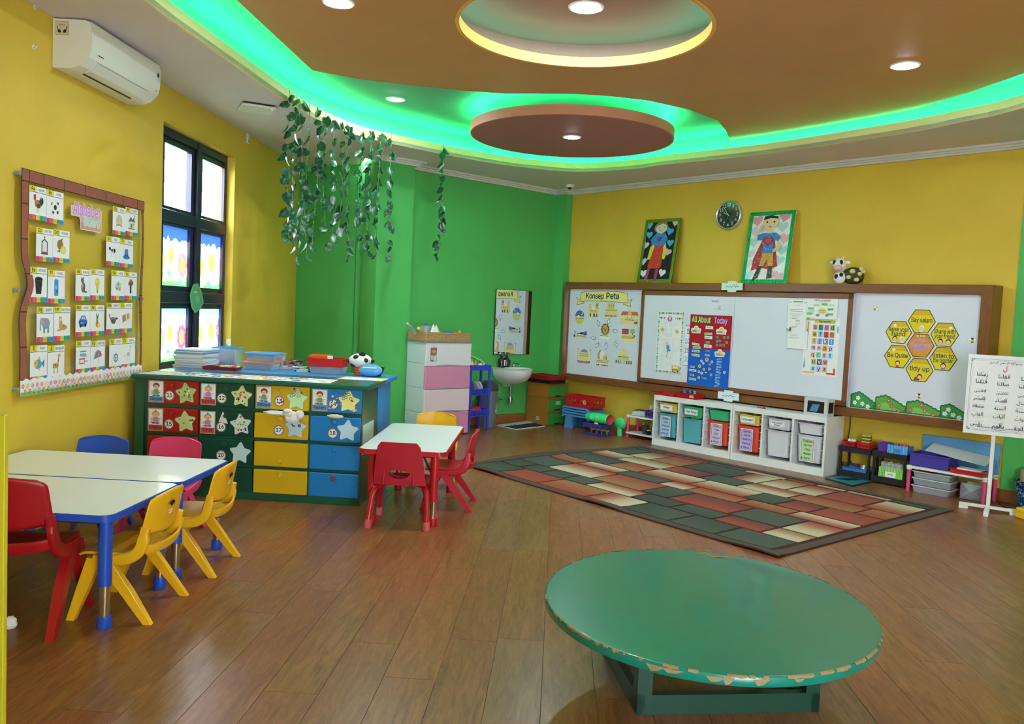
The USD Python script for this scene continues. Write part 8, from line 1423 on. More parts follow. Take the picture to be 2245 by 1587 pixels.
for k in range(6): q = thing('candy', ['first', 'second', 'third', 'fourth', 'fifth', 'sixth'][k]+' pale wrapped sweet in the red basket on the left black rack', 'sweet', tuple(wp(3.625+k*.012, .10+.02*(k % 2), RZ+.030)), W_ROT+k); obj(q, 'wrapped_sweet', lump((0, 0, .016), (.016, .012, .016), k+70, 1, .2), 'table_white' if k % 2 else 'mint_plastic', False)
t = wt('basket', 'second red basket stacked with sponge blocks on the left black rack', 'basket', 3.785, .115, RZ); crate_parts(t, .105, .11, .05, 'crate_red', 5); M('sponge', (120, 90, 50), .8); M('sponge_yellow', (206, 210, 80), .7)
for k in range(4): q = thing('sponge_block', ['lowest', 'second', 'third', 'topmost'][k]+' brown and yellow sponge block in the second red basket', 'sponge', tuple(wp(3.785, .115, RZ+.008+k*.026)), W_ROT+.1*k); obj(q, 'foam', bx(-.035, .035, -.035, .035, 0, .017, .002), 'sponge', False); obj(q, 'scourer', bx(-.035, .035, -.035, .035, .0172, .0255, .002), 'sponge_yellow', False)
M('folder_box_blue', (70, 130, 220), 0.4); t = wt('tray', 'blue tray with small things on the lower tier of the left black rack', 'tray', 3.72, .115, .0606); tray_parts(t, .21, .12, .020, 'folder_box_blue', .003, .006); q = thing('crystal_ball', 'clear crumpled foil ball on the blue tray of the left rack', 'foil', tuple(wp(3.78, .13, .0646)), W_ROT); M('foil', (210, 214, 220), .25, metal=.7); obj(q, 'foil', lump((0, 0, .032), (.026, .022, .030), 6, 2, .3, 5), 'foil', False)
M('purple_box', (96, 50, 160), .45); M('stripe_blue', (60, 150, 226), .45); M('stripe_light', (150, 206, 244), .45); M('stripe_green', (96, 196, 64), .5); M('stripe_pale_green', (196, 232, 150), .5)
t = wt('box', 'purple cardboard box at the back of the right black rack', 'box', 3.945, .10, RZ); obj(t, 'wall', cat(bx(-.045, .045, -.045, -.042, 0, .072), bx(-.045, .045, .042, .045, 0, .072), bx(-.045, -.042, -.042, .042, 0, .072), bx(.042, .045, -.042, .042, 0, .072)), 'purple_box', False); obj(t, 'bottom', bx(-.042, .042, -.042, .042, 0, .002), 'purple_box', False)
def striped_box(label, s, d, z, w, dp, h, dark, light, lab):
    t = wt('striped_box', label, 'box', s, d, z); obj(t, 'bottom', bx(-w/2, w/2, -dp/2, dp/2, 0, .002), dark, False); [obj(t, 'wall', bx(*b, .002, h), dark, False) for b in ((-w/2, w/2, -dp/2, -dp/2+.002), (-w/2, w/2, dp/2-.002, dp/2), (-w/2, -w/2+.002, -dp/2+.002, dp/2-.002), (w/2-.002, w/2, -dp/2+.002, dp/2-.002))]
    n = int(w/.012)
    for k in range(n): obj(t, 'stripe', bx(-w/2+k*w/n+.003, -w/2+k*w/n+.0075, -dp/2-.0008, -dp/2, .001, h-.001), light, False)
    c = obj(t, 'label', bx(-w*.22, w*.22, -dp/2-.0022, -dp/2-.001, h*.06, h*.62), lab, False); i = Ink(-dp/2-.0024); lines(i, -w*.10, w*.10, (h*.30,), '4a6a90', .007); i.put(c, 'print'); return t
striped_box('blue striped box of crayons on top of the right black rack', 4.075, .125, RZ, .165, .11, .070, 'stripe_blue', 'stripe_light', 'stripe_blue')
cr_ = random.Random(9)
for k in range(22): q = thing('crayon', 'coloured crayon standing in the blue striped box', 'crayon', tuple(wp(4.012+.126*k/21, .095+.055*((k*7) % 5)/4, RZ+.0035)), cr_.uniform(0, 6), 'crayons in the blue striped box'); obj(q, 'wax', cat(cyl((0, 0, 0), (.006, 0, .070), .0048, n=6), cyl((.006, 0, .070), (.0068, 0, .080), .0048, .001, 6)), ['toy_red', 'basket_orange', 'toy_brown', 'basket_red', 'toy_blue', 'tower_pink'][k % 6], False)
striped_box('green striped box of cards on the lower tier of the right black rack', 4.035, .14, .0606, .20, .09, .080, 'stripe_green', 'stripe_pale_green', 'table_white')
for k in range(18): q = thing('picture_slip', 'white paper card standing in the green striped box', 'card', tuple(wp(3.950+.0100*k, .14, .0632)), W_ROT+cr_.uniform(-.05, .05), 'white cards in the green striped box'); obj(q, 'card', bx(-.0014, .0014, -.034, .034, 0, .115+cr_.uniform(-.008, .010)), 'paper', False); i = Ink(-.0345); i.rect(-.0012, .085, .0012, .10, 'b07a8a' if k % 3 == 0 else '6a7a9a'); i.put(q, 'mark')
M('teal_board', (20, 140, 150), .35); tb = [onz(*p, .006)-.02*GD for p in ((1812, 1048), (1863, 1038), (1918, 1055), (1872, 1065))]; c_ = sum(tb)/4
t = thing('drawing_tablet', 'flat teal board with dark rim lying on the floor before the black rack', 'board', (c_[0], c_[1], .0006), 0); g = sg.Polygon([(p[0]-c_[0], p[1]-c_[1]) for p in tb]); obj(t, 'rim', ext(g, 0, .008), 'black_plastic', False); obj(t, 'surface', ext(g.buffer(-.012), .008, .0095), 'teal_board', False); i_ = g.buffer(-.05); obj(t, 'dark_mark', ext(sa.scale(i_, .8, .35), .0096, .0104), 'black_plastic', False)
# ---------------------------------------------------------------- second low table with tub, papers, boxes
low_table('low white table with pink legs beside the easel, under the purple tub', 4.195, 4.80, .03, .29, .205, (.205,))
LZ = .2096; M('tub_purple', (70, 58, 160), .4); t = wt('tub', 'big purple plastic tub on the low white table by the easel', 'tub', 4.355, .15, LZ); crate_parts(t, .30, .20, .100, 'tub_purple', 0, .93)
M('panel_blue', (96, 160, 214), .4, bump=.3, bscale=20); M('panel_grey', (196, 204, 210), .5)
t = wt('foam_board', 'long blue plastic-wrapped board standing behind the purple tub', 'board', 4.50, .024, LZ); obj(t, 'board', bx(-.29, .29, -.008, .006, 0, .235, .003), 'panel_blue', False)
for k, (s_, an, lb) in enumerate(((4.43, .0, 'grey card sheet leaning over the purple tub'), (4.64, .0, 'grey card sheet leaning over the red tray by the easel'))):
    t = wt('card_sheet', lb, 'card sheet', s_, .13, LZ+.124-.026*k); obj(t, 'sheet', hull([(-.12, -.10, .005), (.12, -.10, -.022), (-.12, .075, .055), (.12, .075, .028), (-.12, -.10, .007), (.12, -.10, -.020), (-.12, .075, .057), (.12, .075, .030)]), 'panel_grey', False)
t = wt('tray', 'red tray of books and papers on the right of the low white table', 'tray', 4.65, .225, LZ, 0); tray_parts(t, .225, .13, .028, 'red_gloss', .003, .010)
for k, m_ in enumerate(('book_dark', 'paper', 'table_white')): q = wt('book', ['lowest dark', 'middle cream', 'top white'][k]+' flat book in the red tray by the easel', 'book', 4.635+.012*k, .225, LZ+.0045+.0125*k, .03*k); obj(q, 'cover', bx(-.085, .085, -.05, .05, 0, .0118, .001), m_, False)
for k, (lb, s_, w_, h_, z_) in enumerate((('bottom clear plastic box of the stack under the low table', 4.39, .29, .056, .0006), ('middle clear plastic box of the stack under the low table', 4.39, .29, .056, .0605), ('top clear plastic box of the stack under the low table', 4.39, .29, .050, .1205))):
    t = wt('storage_box', lb, 'storage box', s_, .185, z_); clear_tub(None, None, 0, 0, w_, .17, h_, None, at=t); obj(t, 'rim', ext(sg.box(-w_/2, -.085, w_/2, .085).buffer(.005).difference(sg.box(-w_/2+.006, -.079, w_/2-.006, .079)), h_-.006, h_), 'plate_grey', False)
t = wt('paper_stack', 'pile of white papers inside the top clear box under the low table', 'stack of papers', 4.40, .185, .1230); obj(t, 'papers', bx(-.12, .12, -.07, .07, 0, .03), 'paper', False); obj(t, 'red_folder', bx(-.13, -.02, -.075, .07, .0305, .037), 'pink_plastic', False)
t = wt('plastic_bag', 'clear bag of packaged cards under the right end of the low table', 'bag', 4.67, .16, .0006); obj(t, 'film', hull([(x, y, z) for x in (-.085, .085) for y in (-.04, .04) for z in (.004, .13)]+[(x, 0, z) for x in (-.1, .1) for z in (.02, .12)]+[(0, y, .07) for y in (-.06, .06)]), 'clear_tub', False); obj(t, 'cards_inside', bx(-.045, .045, -.02, .02, .02, .14), 'panel_grey', False)
# cable on the wall and on the floor
def cable(label, pts): t = thing('power_cable', label, 'cable', tuple(pts[0]), 0); P = np.array(pts); obj(t, 'cord', tube(spline([P[0]]+list(P)+[P[-1]], 5)[5:5*len(P)+1]-P[0], .0045, 6), 'black_plastic', 60)
cable('black cable hanging on the yellow wall beside the storage units', [wp(3.575, .012, .52), wp(3.578, .011, .40), wp(3.570, .010, .34), wp(3.574, .010, .22), wp(3.60, .010, .12), wp(3.66, .011, .06)])
cable('black cable lying on the floor behind the easel foot', [wp(4.84, .12, .006), wp(4.90, .22, .006), wp(4.97, .26, .006), wp(5.02, .28, .006), wp(5.10, .20, .006)])
# ---------------------------------------------------------------- easel with reading poster
# outlines of the Arabic words, one list of rings per letter group, and the width of the word
ARABIC = {"h":[[[[472,-25,468,-7,468,4,473,14,483,22,493,22,499,8,503,5,509,6,513,18,517,17,516,7,523,5,528,9,529,17,534,18,535,17,534,7,540,5,545,9,544,22,549,22,551,8,560,5,566,10,563,25,568,26,569,24,571,7,569,3,563,0,554,0,548,4,543,0,535,0,531,3,527,0,517,0,513,3,508,0,500,0,497,2,493,-1,486,-1,476,8,473,-4,477,-24],[483,8,490,4,493,5,490,17,485,17,480,14]],[[561,-7,566,-6,567,-11,562,-12]],[[441,0,440,46,445,46,446,0]],[[370,18,376,25,386,28,386,33,391,33,393,9,398,5,405,6,405,46,410,46,412,9,415,6,421,5,425,8,424,46,430,46,431,8,429,3,424,0,414,0,409,3,404,0,395,0,387,6,374,7,370,12],[376,16,380,11,386,11,387,21,385,23,380,21]],[[342,0,341,46,346,46,347,0]],[[293,-14,292,-9,301,-6,307,2,308,10,304,18,305,21,309,22,315,6,322,5,326,7,325,46,331,46,332,8,330,3,325,0,315,0,312,2,309,-5,304,-10,297,-14]],[[174,-4,176,11,180,11,180,-4,189,-9,197,-9,205,-6,207,-2,208,5,205,17,209,19,211,17,213,8,218,5,224,7,229,18,235,23,242,23,246,19,251,7,256,5,266,6,279,12,278,15,273,17,261,17,260,22,262,23,275,22,285,16,291,15,291,10,285,9,264,0,252,0,248,2,244,-1,238,-1,229,5,223,0,214,1,210,-8,200,-14,186,-14,179,-11],[232,11,241,4,245,7,239,18,235,17]],[[190,31,195,32,196,27,191,26]],[[146,0,145,46,150,46,151,0]],[[96,-9,105,-6,111,2,112,10,108,18,109,21,113,22,119,6,126,5,130,7,129,46,135,46,136,8,134,3,129,0,119,0,116,2,113,-5,101,-14,97,-14]],[[5,-25,1,-7,1,4,6,14,16,22,26,22,32,8,36,5,45,8,47,18,52,18,51,8,57,5,70,6,83,11,82,15,77,17,65,17,64,22,66,23,79,22,89,16,95,15,95,10,89,9,68,0,53,0,48,3,43,0,33,0,30,2,26,-1,19,-1,9,8,6,-4,10,-24],[23,17,15,16,13,12,19,5,24,4,26,9]],[[49,-11,50,-6,55,-7,54,-12]],[[40,-7,45,-6,46,-11,41,-12]]],574],"l":[[[[9,-12,2,-4,2,5,4,11,9,10,7,0,12,-7,24,-9,32,-4,35,3,34,46,39,46,40,1,37,-7,27,-14,14,-14]]],45],"02":[[[[6,7,5,46,10,46,12,7,17,5,24,6,29,18,34,18,33,9,35,6,46,6,47,46,52,46,54,8,60,5,71,5,79,8,71,10,65,15,66,25,72,32,79,32,83,29,86,22,86,11,82,4,72,0,56,0,51,3,46,0,35,0,30,4,25,0,13,0,10,1],[72,24,70,19,72,16,81,16,80,22,77,27]],[[76,44,81,45,82,40,77,39]],[[67,44,72,45,73,40,68,39]],[[26,30,31,31,32,26,27,25]]],89],"01":[[[[30,4,25,0,13,0,7,4,5,46,10,46,11,12,12,7,17,5,22,5,27,8,29,18,34,18,33,9,36,6,43,5,48,7,47,46,52,46,53,42,53,13,57,6,68,5,65,11,65,18,68,24,73,27,82,26,87,19,87,12,84,5,102,5,110,8,102,10,96,15,97,25,103,32,112,31,117,22,116,8,108,1,83,0,76,2,71,0,56,0,51,3,46,0,35,0],[102,18,106,15,112,16,111,22,108,27,103,26],[70,14,72,9,77,8,81,12,82,16,76,22,71,19]],[[103,44,108,45,109,40,104,39]],[[77,39,82,40,83,35,78,34]],[[69,34,68,39,73,40,74,35]],[[26,30,31,31,32,26,27,25]]],120],"00":[[[[110,-15,109,-9,116,-7,122,0,124,9,120,20,125,21,129,12,129,2,127,-3,122,-9,114,-14]],[[6,7,5,46,10,46,12,7,17,5,24,6,29,18,34,18,33,9,35,6,46,6,47,46,52,46,53,13,56,6,66,6,69,17,71,18,74,17,73,7,80,5,85,10,86,18,91,18,90,8,97,5,102,9,99,25,102,26,104,26,106,21,107,7,104,2,100,0,92,0,88,2,83,0,74,0,70,3,65,0,56,0,52,3,46,0,35,0,30,4,25,0,13,0,10,1]],[[26,30,31,31,32,26,27,25]]],133],"12":[[[[6,7,5,46,10,46,12,7,17,5,24,6,29,18,34,18,33,9,35,6,46,6,47,46,52,46,53,13,57,6,63,5,72,7,64,15,63,21,73,27,82,27,87,24,88,15,83,8,85,6,97,5,116,11,115,15,110,17,98,17,97,22,99,23,109,23,122,16,128,15,128,10,101,0,87,0,76,4,66,0,56,0,52,3,46,0,35,0,30,4,25,0,13,0,10,1],[69,18,77,11,83,17,78,22,72,21]],[[108,-6,113,-5,114,-10,109,-11]],[[26,30,31,31,32,26,27,25]]],131],"11":[[[[13,0,6,7,5,46,10,46,11,12,12,7,17,5,22,5,27,8,29,18,34,18,33,9,36,6,43,5,48,7,47,46,52,46,53,42,53,13,57,6,62,5,67,8,66,46,71,46,72,42,72,13,76,6,81,5,86,7,89,18,91,18,94,17,93,8,97,5,109,19,119,24,127,24,132,21,134,17,134,9,132,5,119,-1,100,-1,91,2,90,4,84,0,75,0,71,3,65,0,56,0,52,3,46,0,35,0,30,4,25,0],[104,5,121,5,129,10,129,14,123,19,118,18,112,15]],[[118,36,123,37,124,32,119,31]],[[26,30,31,31,32,26,27,25]]],137],"10":[[[[6,7,5,46,10,46,12,7,17,5,24,6,29,18,34,18,33,9,35,6,46,6,47,46,52,46,53,13,56,6,67,6,71,18,76,18,77,6,95,5,102,7,102,10,95,10,89,15,90,25,96,32,103,32,107,29,110,22,110,11,106,4,96,0,77,0,72,3,67,0,56,0,52,3,46,0,35,0,30,4,25,0,13,0,10,1],[96,24,94,19,96,16,105,16,104,22,101,27]],[[100,44,105,45,106,40,101,39]],[[91,40,92,45,97,44,96,39]],[[74,30,79,31,80,26,75,25]],[[66,25,65,30,70,31,71,26]],[[26,30,31,31,32,26,27,25]]],113],"22":[[[[14,-14,4,-8,2,-4,4,11,9,10,7,0,11,-7,25,-9,33,-6,36,1,33,14,34,18,38,19,41,8,46,5,50,5,56,9,58,18,63,18,62,7,74,5,83,8,75,15,74,21,84,27,93,27,98,24,99,15,94,8,96,6,108,6,114,18,120,23,127,23,131,19,137,6,146,6,147,46,152,46,153,42,154,9,157,6,163,5,167,8,166,46,172,46,173,8,171,3,166,0,156,0,151,3,146,0,137,0,133,2,129,-1,123,-1,114,5,108,0,98,0,87,4,77,0,64,0,59,3,54,0,42,1,38,-8,28,-14],[118,9,126,4,130,7,124,18,118,15],[80,18,88,11,94,17,89,22,83,21]],[[61,-12,60,-7,65,-6,66,-11]],[[52,-12,51,-7,56,-6,57,-11]],[[18,31,23,32,24,27,19,26]]],177],"21":[[[[128,3,126,7,125,46,130,46,131,12,132,7,137,5,149,5,157,8,155,15,141,27,141,32,148,38,162,45,165,45,166,40,147,30,159,18,167,6,178,6,178,46,183,46,184,42,185,9,191,5,197,6,197,46,203,46,204,8,201,2,197,0,187,0,182,3,177,0,168,0,160,4,152,0,133,0]],[[65,-14,64,-9,73,-6,79,2,80,10,76,18,77,21,81,22,87,6,102,5,110,9,102,10,97,13,97,25,103,32,110,32,114,29,117,22,117,11,113,4,103,0,87,0,84,2,81,-5,73,-12],[102,18,106,15,112,16,111,22,108,27,103,26]],[[103,44,108,45,109,40,104,39]],[[7,-11,2,-4,4,11,9,10,7,0,11,-7,25,-9,33,-6,36,1,33,17,38,19,40,11,44,6,54,6,57,12,54,25,59,26,62,16,62,7,57,1,42,1,38,-8,28,-14,14,-14]],[[56,-7,61,-6,62,-11,57,-12]],[[47,-7,52,-6,53,-11,48,-12]],[[18,31,23,32,24,27,19,26]]],208],"20":[[[[91,2,90,4,92,7,104,5,109,6,111,10,107,20,102,26,102,28,105,30,108,29,119,6,138,6,140,9,138,14,124,27,124,32,131,38,145,45,148,45,149,40,130,30,142,18,150,6,161,6,161,46,166,46,167,42,168,9,171,6,177,5,181,8,180,46,186,46,187,8,185,3,180,0,170,0,165,3,160,0,151,0,144,4,135,0,119,0,114,4,107,0]],[[105,37,100,36,99,41,104,42]],[[7,-11,2,-4,2,5,4,11,9,10,7,0,11,-7,25,-9,33,-6,36,1,33,14,34,18,38,19,41,8,46,5,50,5,56,9,58,18,63,18,62,7,74,5,80,10,77,25,82,26,83,24,85,7,80,1,64,0,59,3,54,0,42,1,38,-8,31,-13,14,-14]],[[76,-12,75,-7,80,-6,81,-11]],[[61,-12,60,-7,65,-6,66,-11]],[[51,-7,56,-6,57,-11,52,-12]],[[18,31,23,32,24,27,19,26]]],191],"32":[[[[142,0,141,46,146,46,147,0]],[[56,12,59,6,67,5,72,8,74,17,80,18,80,6,95,5,93,11,94,21,101,27,108,27,115,19,115,12,111,5,122,5,126,8,125,46,131,46,132,8,130,3,125,0,111,0,104,2,99,0,81,0,76,3,71,0,55,1,51,7,50,46,55,46],[103,8,110,14,109,19,104,22,99,19,98,15,100,9]],[[105,39,110,40,111,35,106,34]],[[96,39,101,40,102,35,97,34]],[[78,30,83,31,84,26,79,25]],[[69,30,74,31,75,26,70,25]],[[7,-11,2,-4,2,5,4,11,9,10,7,0,12,-7,24,-9,32,-4,35,3,34,46,39,46,40,1,37,-7,27,-14,14,-14]]],151],"31":[[[[41,12,44,6,52,5,57,9,59,18,64,18,64,6,79,6,83,8,75,15,74,21,84,27,93,27,99,22,99,15,94,7,102,5,109,6,110,46,115,46,117,9,120,6,126,5,130,8,129,46,135,46,136,8,134,3,129,0,119,0,114,3,109,0,98,0,87,4,77,0,65,0,60,3,55,0,40,1,36,7,35,46,40,46],[80,18,88,11,94,17,89,22,83,21]],[[57,-7,62,-6,63,-11,58,-12]],[[3,2,2,5,4,7,15,5,21,8,21,15,14,26,15,29,19,30,27,15,26,5,19,0,8,0]]],140],"30":[[[[-2,-9,7,-6,13,2,14,10,10,20,13,22,15,22,20,7,25,5,31,6,35,18,39,17,38,8,42,5,49,7,51,18,56,18,56,7,62,5,67,9,66,22,71,22,72,12,76,6,85,6,89,18,94,18,94,6,106,6,107,46,112,46,113,42,114,9,117,6,123,5,127,8,126,46,132,46,133,8,131,3,126,0,116,0,111,3,106,0,95,0,90,3,85,0,76,0,70,4,65,0,56,0,53,2,48,0,39,0,35,3,30,0,21,0,18,2,15,-5,7,-12,-1,-14]],[[87,-7,92,-6,93,-11,88,-12]],[[50,36,51,41,56,40,55,35,60,33,59,28,54,29,55,34]],[[45,33,50,34,51,29,46,28]]],137],"42":[[[[129,46,134,46,135,0,130,0]],[[9,6,2,12,3,20,8,25,18,28,18,33,23,33,24,10,30,5,34,5,39,8,41,18,46,18,45,9,51,5,59,6,63,18,67,17,66,7,73,5,78,9,79,17,84,18,84,7,90,5,95,9,94,22,99,22,101,8,110,5,114,8,113,46,119,46,120,8,118,3,113,0,104,0,98,4,93,0,85,0,81,3,77,0,67,0,63,3,58,0,47,0,42,4,37,0,27,0,22,2,19,6],[18,22,11,21,7,14,12,11,19,11]],[[38,30,43,31,44,26,39,25]],[[17,46,22,47,23,42,18,41]],[[8,46,13,47,14,42,9,41]]],139],"41":[[[[125,49,127,50,125,52,125,57,129,60,135,60,135,57,130,57,128,54,131,51,137,52,138,48,126,45]],[[130,41,135,41,135,0,130,0]],[[9,6,2,12,3,20,8,25,18,28,18,33,23,33,24,10,30,5,34,5,39,8,41,18,46,18,45,9,51,5,59,6,63,18,67,17,66,7,73,5,78,9,79,17,84,18,84,7,90,5,95,9,94,22,99,22,101,8,110,5,114,8,113,46,119,46,120,8,118,3,113,0,104,0,98,4,93,0,85,0,81,3,77,0,67,0,63,3,58,0,47,0,42,4,37,0,27,0,22,2,19,6],[18,22,11,21,7,14,12,11,19,11]],[[38,30,43,31,44,26,39,25]],[[17,46,22,47,23,42,18,41]],[[8,46,13,47,14,42,9,41]]],140],"40":[[[[46,46,48,7,53,5,58,5,61,8,60,46,66,46,67,16,78,23,89,24,96,17,96,9,95,6,103,5,108,8,107,46,112,46,113,42,113,13,117,6,126,6,129,17,131,18,134,17,133,7,140,5,145,10,146,18,151,18,150,8,157,5,162,9,159,25,162,26,164,26,167,17,167,7,164,2,160,0,152,0,148,2,143,0,134,0,130,3,125,0,116,0,112,3,106,0,95,0,89,2,81,0,49,0,46,1,42,7,41,46],[66,6,85,7,91,11,91,14,85,19,80,18]],[[8,3,6,7,5,46,10,46,12,7,22,5,28,8,25,21,25,25,27,26,30,26,33,17,33,7,30,2,25,0,13,0]],[[30,34,25,33,24,38,29,39]]],170],"52":[[[[131,0,130,46,135,46,136,0]],[[81,-9,93,-5,96,-1,86,1,82,5,83,15,88,21,96,22,100,19,103,12,104,5,111,5,115,7,114,46,120,46,121,8,119,3,114,0,103,0,96,-10,87,-14,81,-14],[88,8,93,5,98,7,96,14,92,17,88,13]],[[69,0,68,46,73,46,74,0]],[[9,1,2,8,2,17,4,22,8,21,7,12,12,6,22,4,43,4,51,6,55,10,52,25,57,26,58,24,60,9,54,2,40,-1,16,-1]],[[33,31,38,32,39,27,34,26]],[[24,31,29,32,30,27,25,26]]],140],"51":[[[[123,45,122,57,126,60,132,60,132,57,127,57,125,54,128,51,134,52,135,48]],[[132,0,127,0,127,41,132,41]],[[69,7,68,46,73,46,75,7,80,5,87,6,92,18,97,18,96,7,107,5,111,8,110,46,116,46,117,8,115,3,110,0,98,0,93,3,88,0,73,1]],[[90,-7,95,-6,96,-11,91,-12]],[[16,-1,5,3,2,8,2,17,4,22,8,21,7,12,12,6,22,4,43,4,51,6,55,9,52,24,56,26,58,24,60,8,54,2,40,-1]],[[28,-8,33,-7,34,-12,29,-13]]],137],"50":[[[[133,49,131,52,131,57,135,60,141,60,141,57,136,57,134,54,137,51,143,52,144,48,132,45,131,49]],[[136,41,141,41,141,0,136,0]],[[99,2,76,0,70,4,68,46,73,46,74,12,76,6,90,5,87,11,88,21,95,27,102,27,109,19,109,12,105,5,116,5,120,8,119,46,125,46,126,8,124,3,119,0,105,0],[93,19,92,14,94,10,97,8,104,14,103,19,98,22]],[[99,39,104,40,105,35,100,34]],[[90,39,95,40,96,35,91,34]],[[16,-1,5,3,2,8,2,17,4,22,8,21,7,12,12,6,22,4,43,4,51,6,55,9,52,24,57,26,60,18,60,8,54,2,40,-1]],[[28,-8,33,-7,34,-12,29,-13]]],146],"62":[[[[9,6,2,12,3,20,8,25,18,28,18,33,23,33,24,10,27,6,40,6,54,12,43,18,35,17,34,22,37,23,46,23,62,15,65,15,66,10,62,9,66,6,76,6,77,46,82,46,83,42,84,8,90,5,94,5,100,8,97,25,102,26,105,16,104,5,97,0,86,0,82,3,76,0,65,0,58,5,57,8,43,1,27,0,22,2,19,6],[16,22,8,18,7,15,9,12,19,11,19,21]],[[99,-7,104,-6,105,-11,100,-12]],[[90,-7,95,-6,96,-11,91,-12]],[[50,-10,45,-11,44,-6,49,-5]],[[17,46,22,47,23,42,18,41]],[[8,46,13,47,14,42,9,41]]],109],"61":[[[[98,7,108,5,114,8,111,25,116,26,119,16,119,7,114,1,95,1,91,6,89,40,90,42,95,41,96,10]],[[113,-7,118,-6,119,-11,114,-12]],[[104,-7,109,-6,110,-11,105,-12]],[[87,45,86,57,89,60,95,60,95,57,91,57,89,54,92,51,97,52,98,48]],[[5,-25,1,-7,1,4,6,14,16,22,26,22,32,7,40,5,45,21,52,27,57,27,62,21,62,13,59,6,74,6,74,46,80,46,81,8,79,3,74,0,64,0,65,-7,62,-12,50,-13,43,-7,40,0,33,0,30,2,26,-1,19,-1,9,8,6,-4,10,-24],[47,-2,54,-8,57,-8,60,-5,60,-2,55,2,48,2],[46,7,51,7,56,11,56,21,50,19],[18,17,13,12,19,5,24,4,26,9,23,16]]],123],"60":[[[[14,-14,4,-8,2,-4,4,11,9,10,7,0,11,-7,24,-9,32,-6,35,0,35,6,32,15,34,18,38,18,39,11,45,5,47,5,51,8,53,18,57,18,57,6,66,6,68,9,67,22,72,22,73,12,77,6,87,6,91,18,96,18,96,6,108,6,109,46,114,46,115,42,116,8,122,5,126,5,132,8,129,25,134,26,137,16,136,5,129,0,118,0,113,3,108,0,97,0,92,3,87,0,77,0,71,4,66,0,57,0,54,2,49,0,41,1,38,-7,27,-14]],[[131,-7,136,-6,137,-11,132,-12]],[[122,-7,127,-6,128,-11,123,-12]],[[89,-7,94,-6,95,-11,90,-12]]],141]}
M('easel_white', (234, 234, 234), .4); eA, eB = onz(2102, 1111, .0), onz(2238, 1131, 0); eC = eA+(eB-eA)*((onz(2165, 1120, 0)-eA) @ (eB-eA))/((eB-eA) @ (eB-eA))
ed = (eB-eA)/np.linalg.norm(eB-eA); en = np.array([-ed[1], ed[0], 0]); en = en if en[1] > 0 else -en; E_ROT = math.atan2(ed[1], ed[0])
es = thing('easel_stand', 'white poster stand with a single pole and flat feet on the right', 'stand', (eC[0], eC[1], 0), E_ROT); hl_ = (eC-eA) @ ed; hr_ = (eB-eC) @ ed
obj(es, 'cross_foot', cat(bx(-hl_, hr_, -.018, .018, .020, .040, .002)), 'easel_white', False); obj(es, 'foot_pad', bx(-hl_, -hl_+.06, -.019, .019, 0, .0195), 'easel_white', False); obj(es, 'foot_pad', bx(hr_-.07, hr_, -.019, .019, 0, .0195), 'easel_white', False)
ff = abs((onz(2163, 1133, 0)-eC) @ en); obj(es, 'front_foot', bx(-.016, .016, -max(ff, .09), -.019, 0, .036, .002), 'easel_white', False)
def eq(u, v, off=-.02): p = hit(u, v, eC+en*off, en); return np.array([(p-eC) @ ed, p[2]])
k0, k1, k2 = eq(2128, 776), eq(2107, 947), eq(2245, 785); ez0, ez1 = k1[1], k0[1]; ex0 = (k0[0]+k1[0])/2; EWD = -2*ex0+.04; EH = ez1-ez0
obj(es, 'pole', bx(-.013, .013, -.013, .013, .0405, ez1-.02, .002), 'easel_white', False)
ep = thing('reading_poster', 'white poster of Arabic reading words hung on the poster stand', 'poster', tuple(eC-en*.016+ed*(ex0+EWD/2)+np.array([0, 0, ez0])), E_ROT); obj(ep, 'board', rbox(-EWD/2, EWD/2, -.008, 0, 0, EH, .0001, .0005), 'paper', False)
i = Ink(-.0086); ew_, eh_ = EWD, EH; i.line([(-ew_/2+.022, .030), (-ew_/2+.022, eh_-.03), (ew_/2-.022, eh_-.03), (ew_/2-.022, .030)], .0025, '8fa0b8', True); i.line([(-ew_/2+.03, .04), (-ew_/2+.03, eh_-.04), (ew_/2-.03, eh_-.04), (ew_/2-.03, .04)], .0012, 'a8b4c8', True)
for sx in (-1, 1):
    for zc in (.035, eh_-.035): [i.ell(sx*(ew_/2-.025)+dx, zc+dz, .006, .004, '7a9a90', 8) for dx, dz in ((0, 0), (-sx*.012, 0), (0, .010 if zc < .1 else -.010))]
def arab(key, x, z, h, col, fit, red=True, seed=0):
    pl_, w_ = ARABIC[key]; sc = min(h/46.0, fit/w_); i.up(); r = random.Random(seed)
    for n, p in enumerate(pl_):
        ring0 = np.array(p[0]).reshape(-1, 2); g = sg.Polygon(ring0, [np.array(q).reshape(-1, 2) for q in p[1:]]).buffer(0); g = sa.translate(sa.scale(g, sc, sc, origin=(0, 0)), x-w_*sc/2, z)
        i.geo(g, col, False)
    n = max(2, int(w_/34))
    for k in range(n): q = x-w_*sc/2+(k+.6)*w_*sc/n; zz_ = z+sc*(50 if r.random() < .75 else -22); i.line([(q, zz_), (q+sc*11, zz_+sc*4)], sc*3.5, col if r.random() < .6 else 'c85a5a')
    if red: x_ = x+w_*sc*(-.5+r.choice([.55, .7, .85])); i.line([(x_, z+sc*6), (x_, z+sc*36)], sc*4.0, 'cc4a4a')
px_ = lambda u, v: np.array([eq(u, v, -.026)[0]-(ex0+EWD/2), eq(u, v, -.026)[1]-ez0])
c_ = px_(2206, 795); arab('h', c_[0], c_[1]-.010, .030, '33363e', .20, False); c_ = px_(2204, 811); arab('l', c_[0], c_[1]-.006, .030, 'c84040', .05, False)
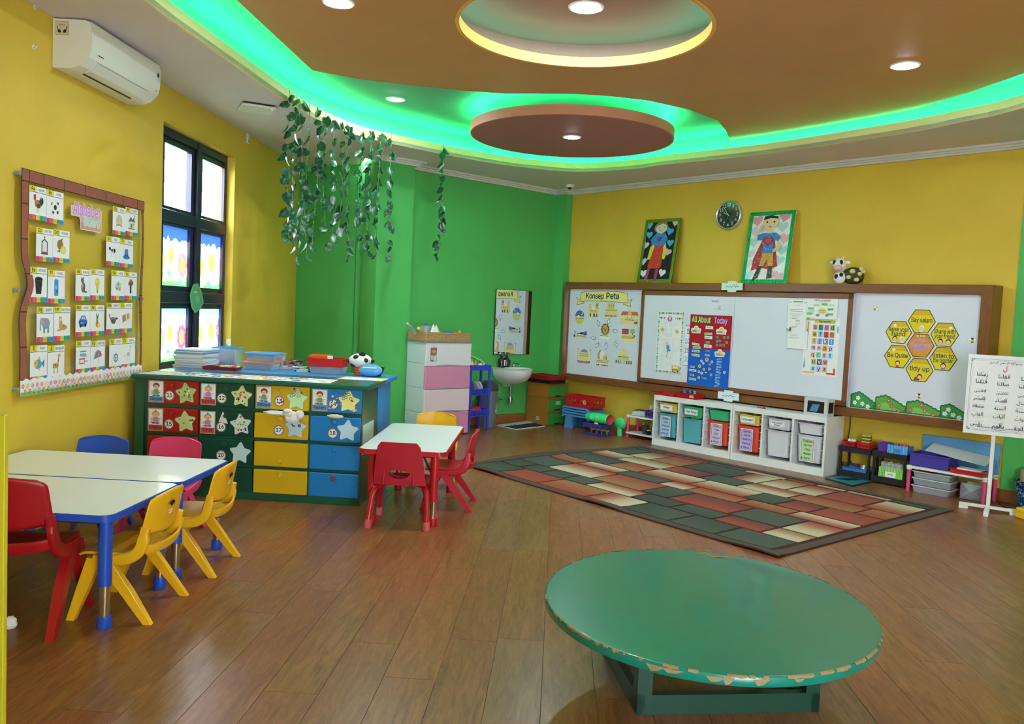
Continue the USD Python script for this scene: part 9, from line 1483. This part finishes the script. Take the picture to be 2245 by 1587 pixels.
for r_ in range(7):
    y0_ = [822, 838, 857, 874, 891, 909, 930][r_]; x1_ = 2154-r_*2.3
    for k in range(3):
        c_ = px_(x1_+k*47.5, y0_+k*6.0); arab(f'{r_}{k}', c_[0], c_[1]-.006, .031, '33363e', .076, r_ % 2 == 0 or k == 1, r_*3+k)
c_ = px_(2186, 951); lines(i, c_[0]-.13, c_[0]+.16, (.052,), '8a8e98', .006); lines(i, c_[0]-.02, c_[0]+.05, (.040,), '8a8e98', .005); i.put(ep, 'printed_words')
# glitter vase with dry stems, yellow thing at the frame edge
MATS['glitter_blue'] = usdkit.material(stage, '/World/Looks/glitter_blue', {'t': ('texture_coordinate', {}), 'v': ('voronoi_texture', dict(scale=95.0)), 'r': ('rgb_ramp', {'ramp': [(0, lin('0e2f5a')), (.5, lin('164a80')), (.8, lin('6fb4dc')), (1, lin('d8f0fa'))]}), 's': ('separate_color', {}), 'p': ('principled_bsdf', dict(roughness=.3, metallic=.5))}, [('t.object', 'v.vector'), ('v.color', 's.color'), ('s.r', 'r.fac'), ('r.color', 'p.base_color')], surface='p.BSDF')
p = onz(2238, 1116, 0); vs = thing('vase', 'dark blue glitter vase holding tan paper rolls at the right edge', 'vase', (p[0]+.035, p[1], 0), 0); obj(vs, 'body', lathe([(.0001, 0), (.055, 0), (.060, .02), (.072, .13), (.086, .20), (.092, .215), (.084, .210), (.068, .13), (.056, .012), (.0001, .012)], 28), 'glitter_blue', 50)
M('kraft', (176, 150, 118), .8)
for k, (dx, dy, h_) in enumerate(((-.028, .01, .30), (.022, -.012, .29), (.02, .035, .31))): q = thing('paper_roll', ['left', 'right front', 'right back'][k]+' tan paper roll standing in the blue glitter vase', 'paper roll', (p[0]+.035+dx, p[1]+dy, .0125), 0); obj(q, 'roll', lathe([(.022, 0), (.022, h_-.012), (.019, h_-.012), (.019, .0), (.022, 0)], 18), 'kraft', 40)
p = onz(2240, 1140, 0); t = thing('yellow_cushion', 'corner of a low yellow block at the right edge of the picture', 'block', (p[0]+.135, p[1]+.05, 0), .2); obj(t, 'block', bx(-.13, .13, -.06, .06, .0004, .075, .008), 'yellow_plastic', False); obj(t, 'lid_seam', bx(-.1305, .1305, -.0605, .0605, .050, .053), 'mustard', False)
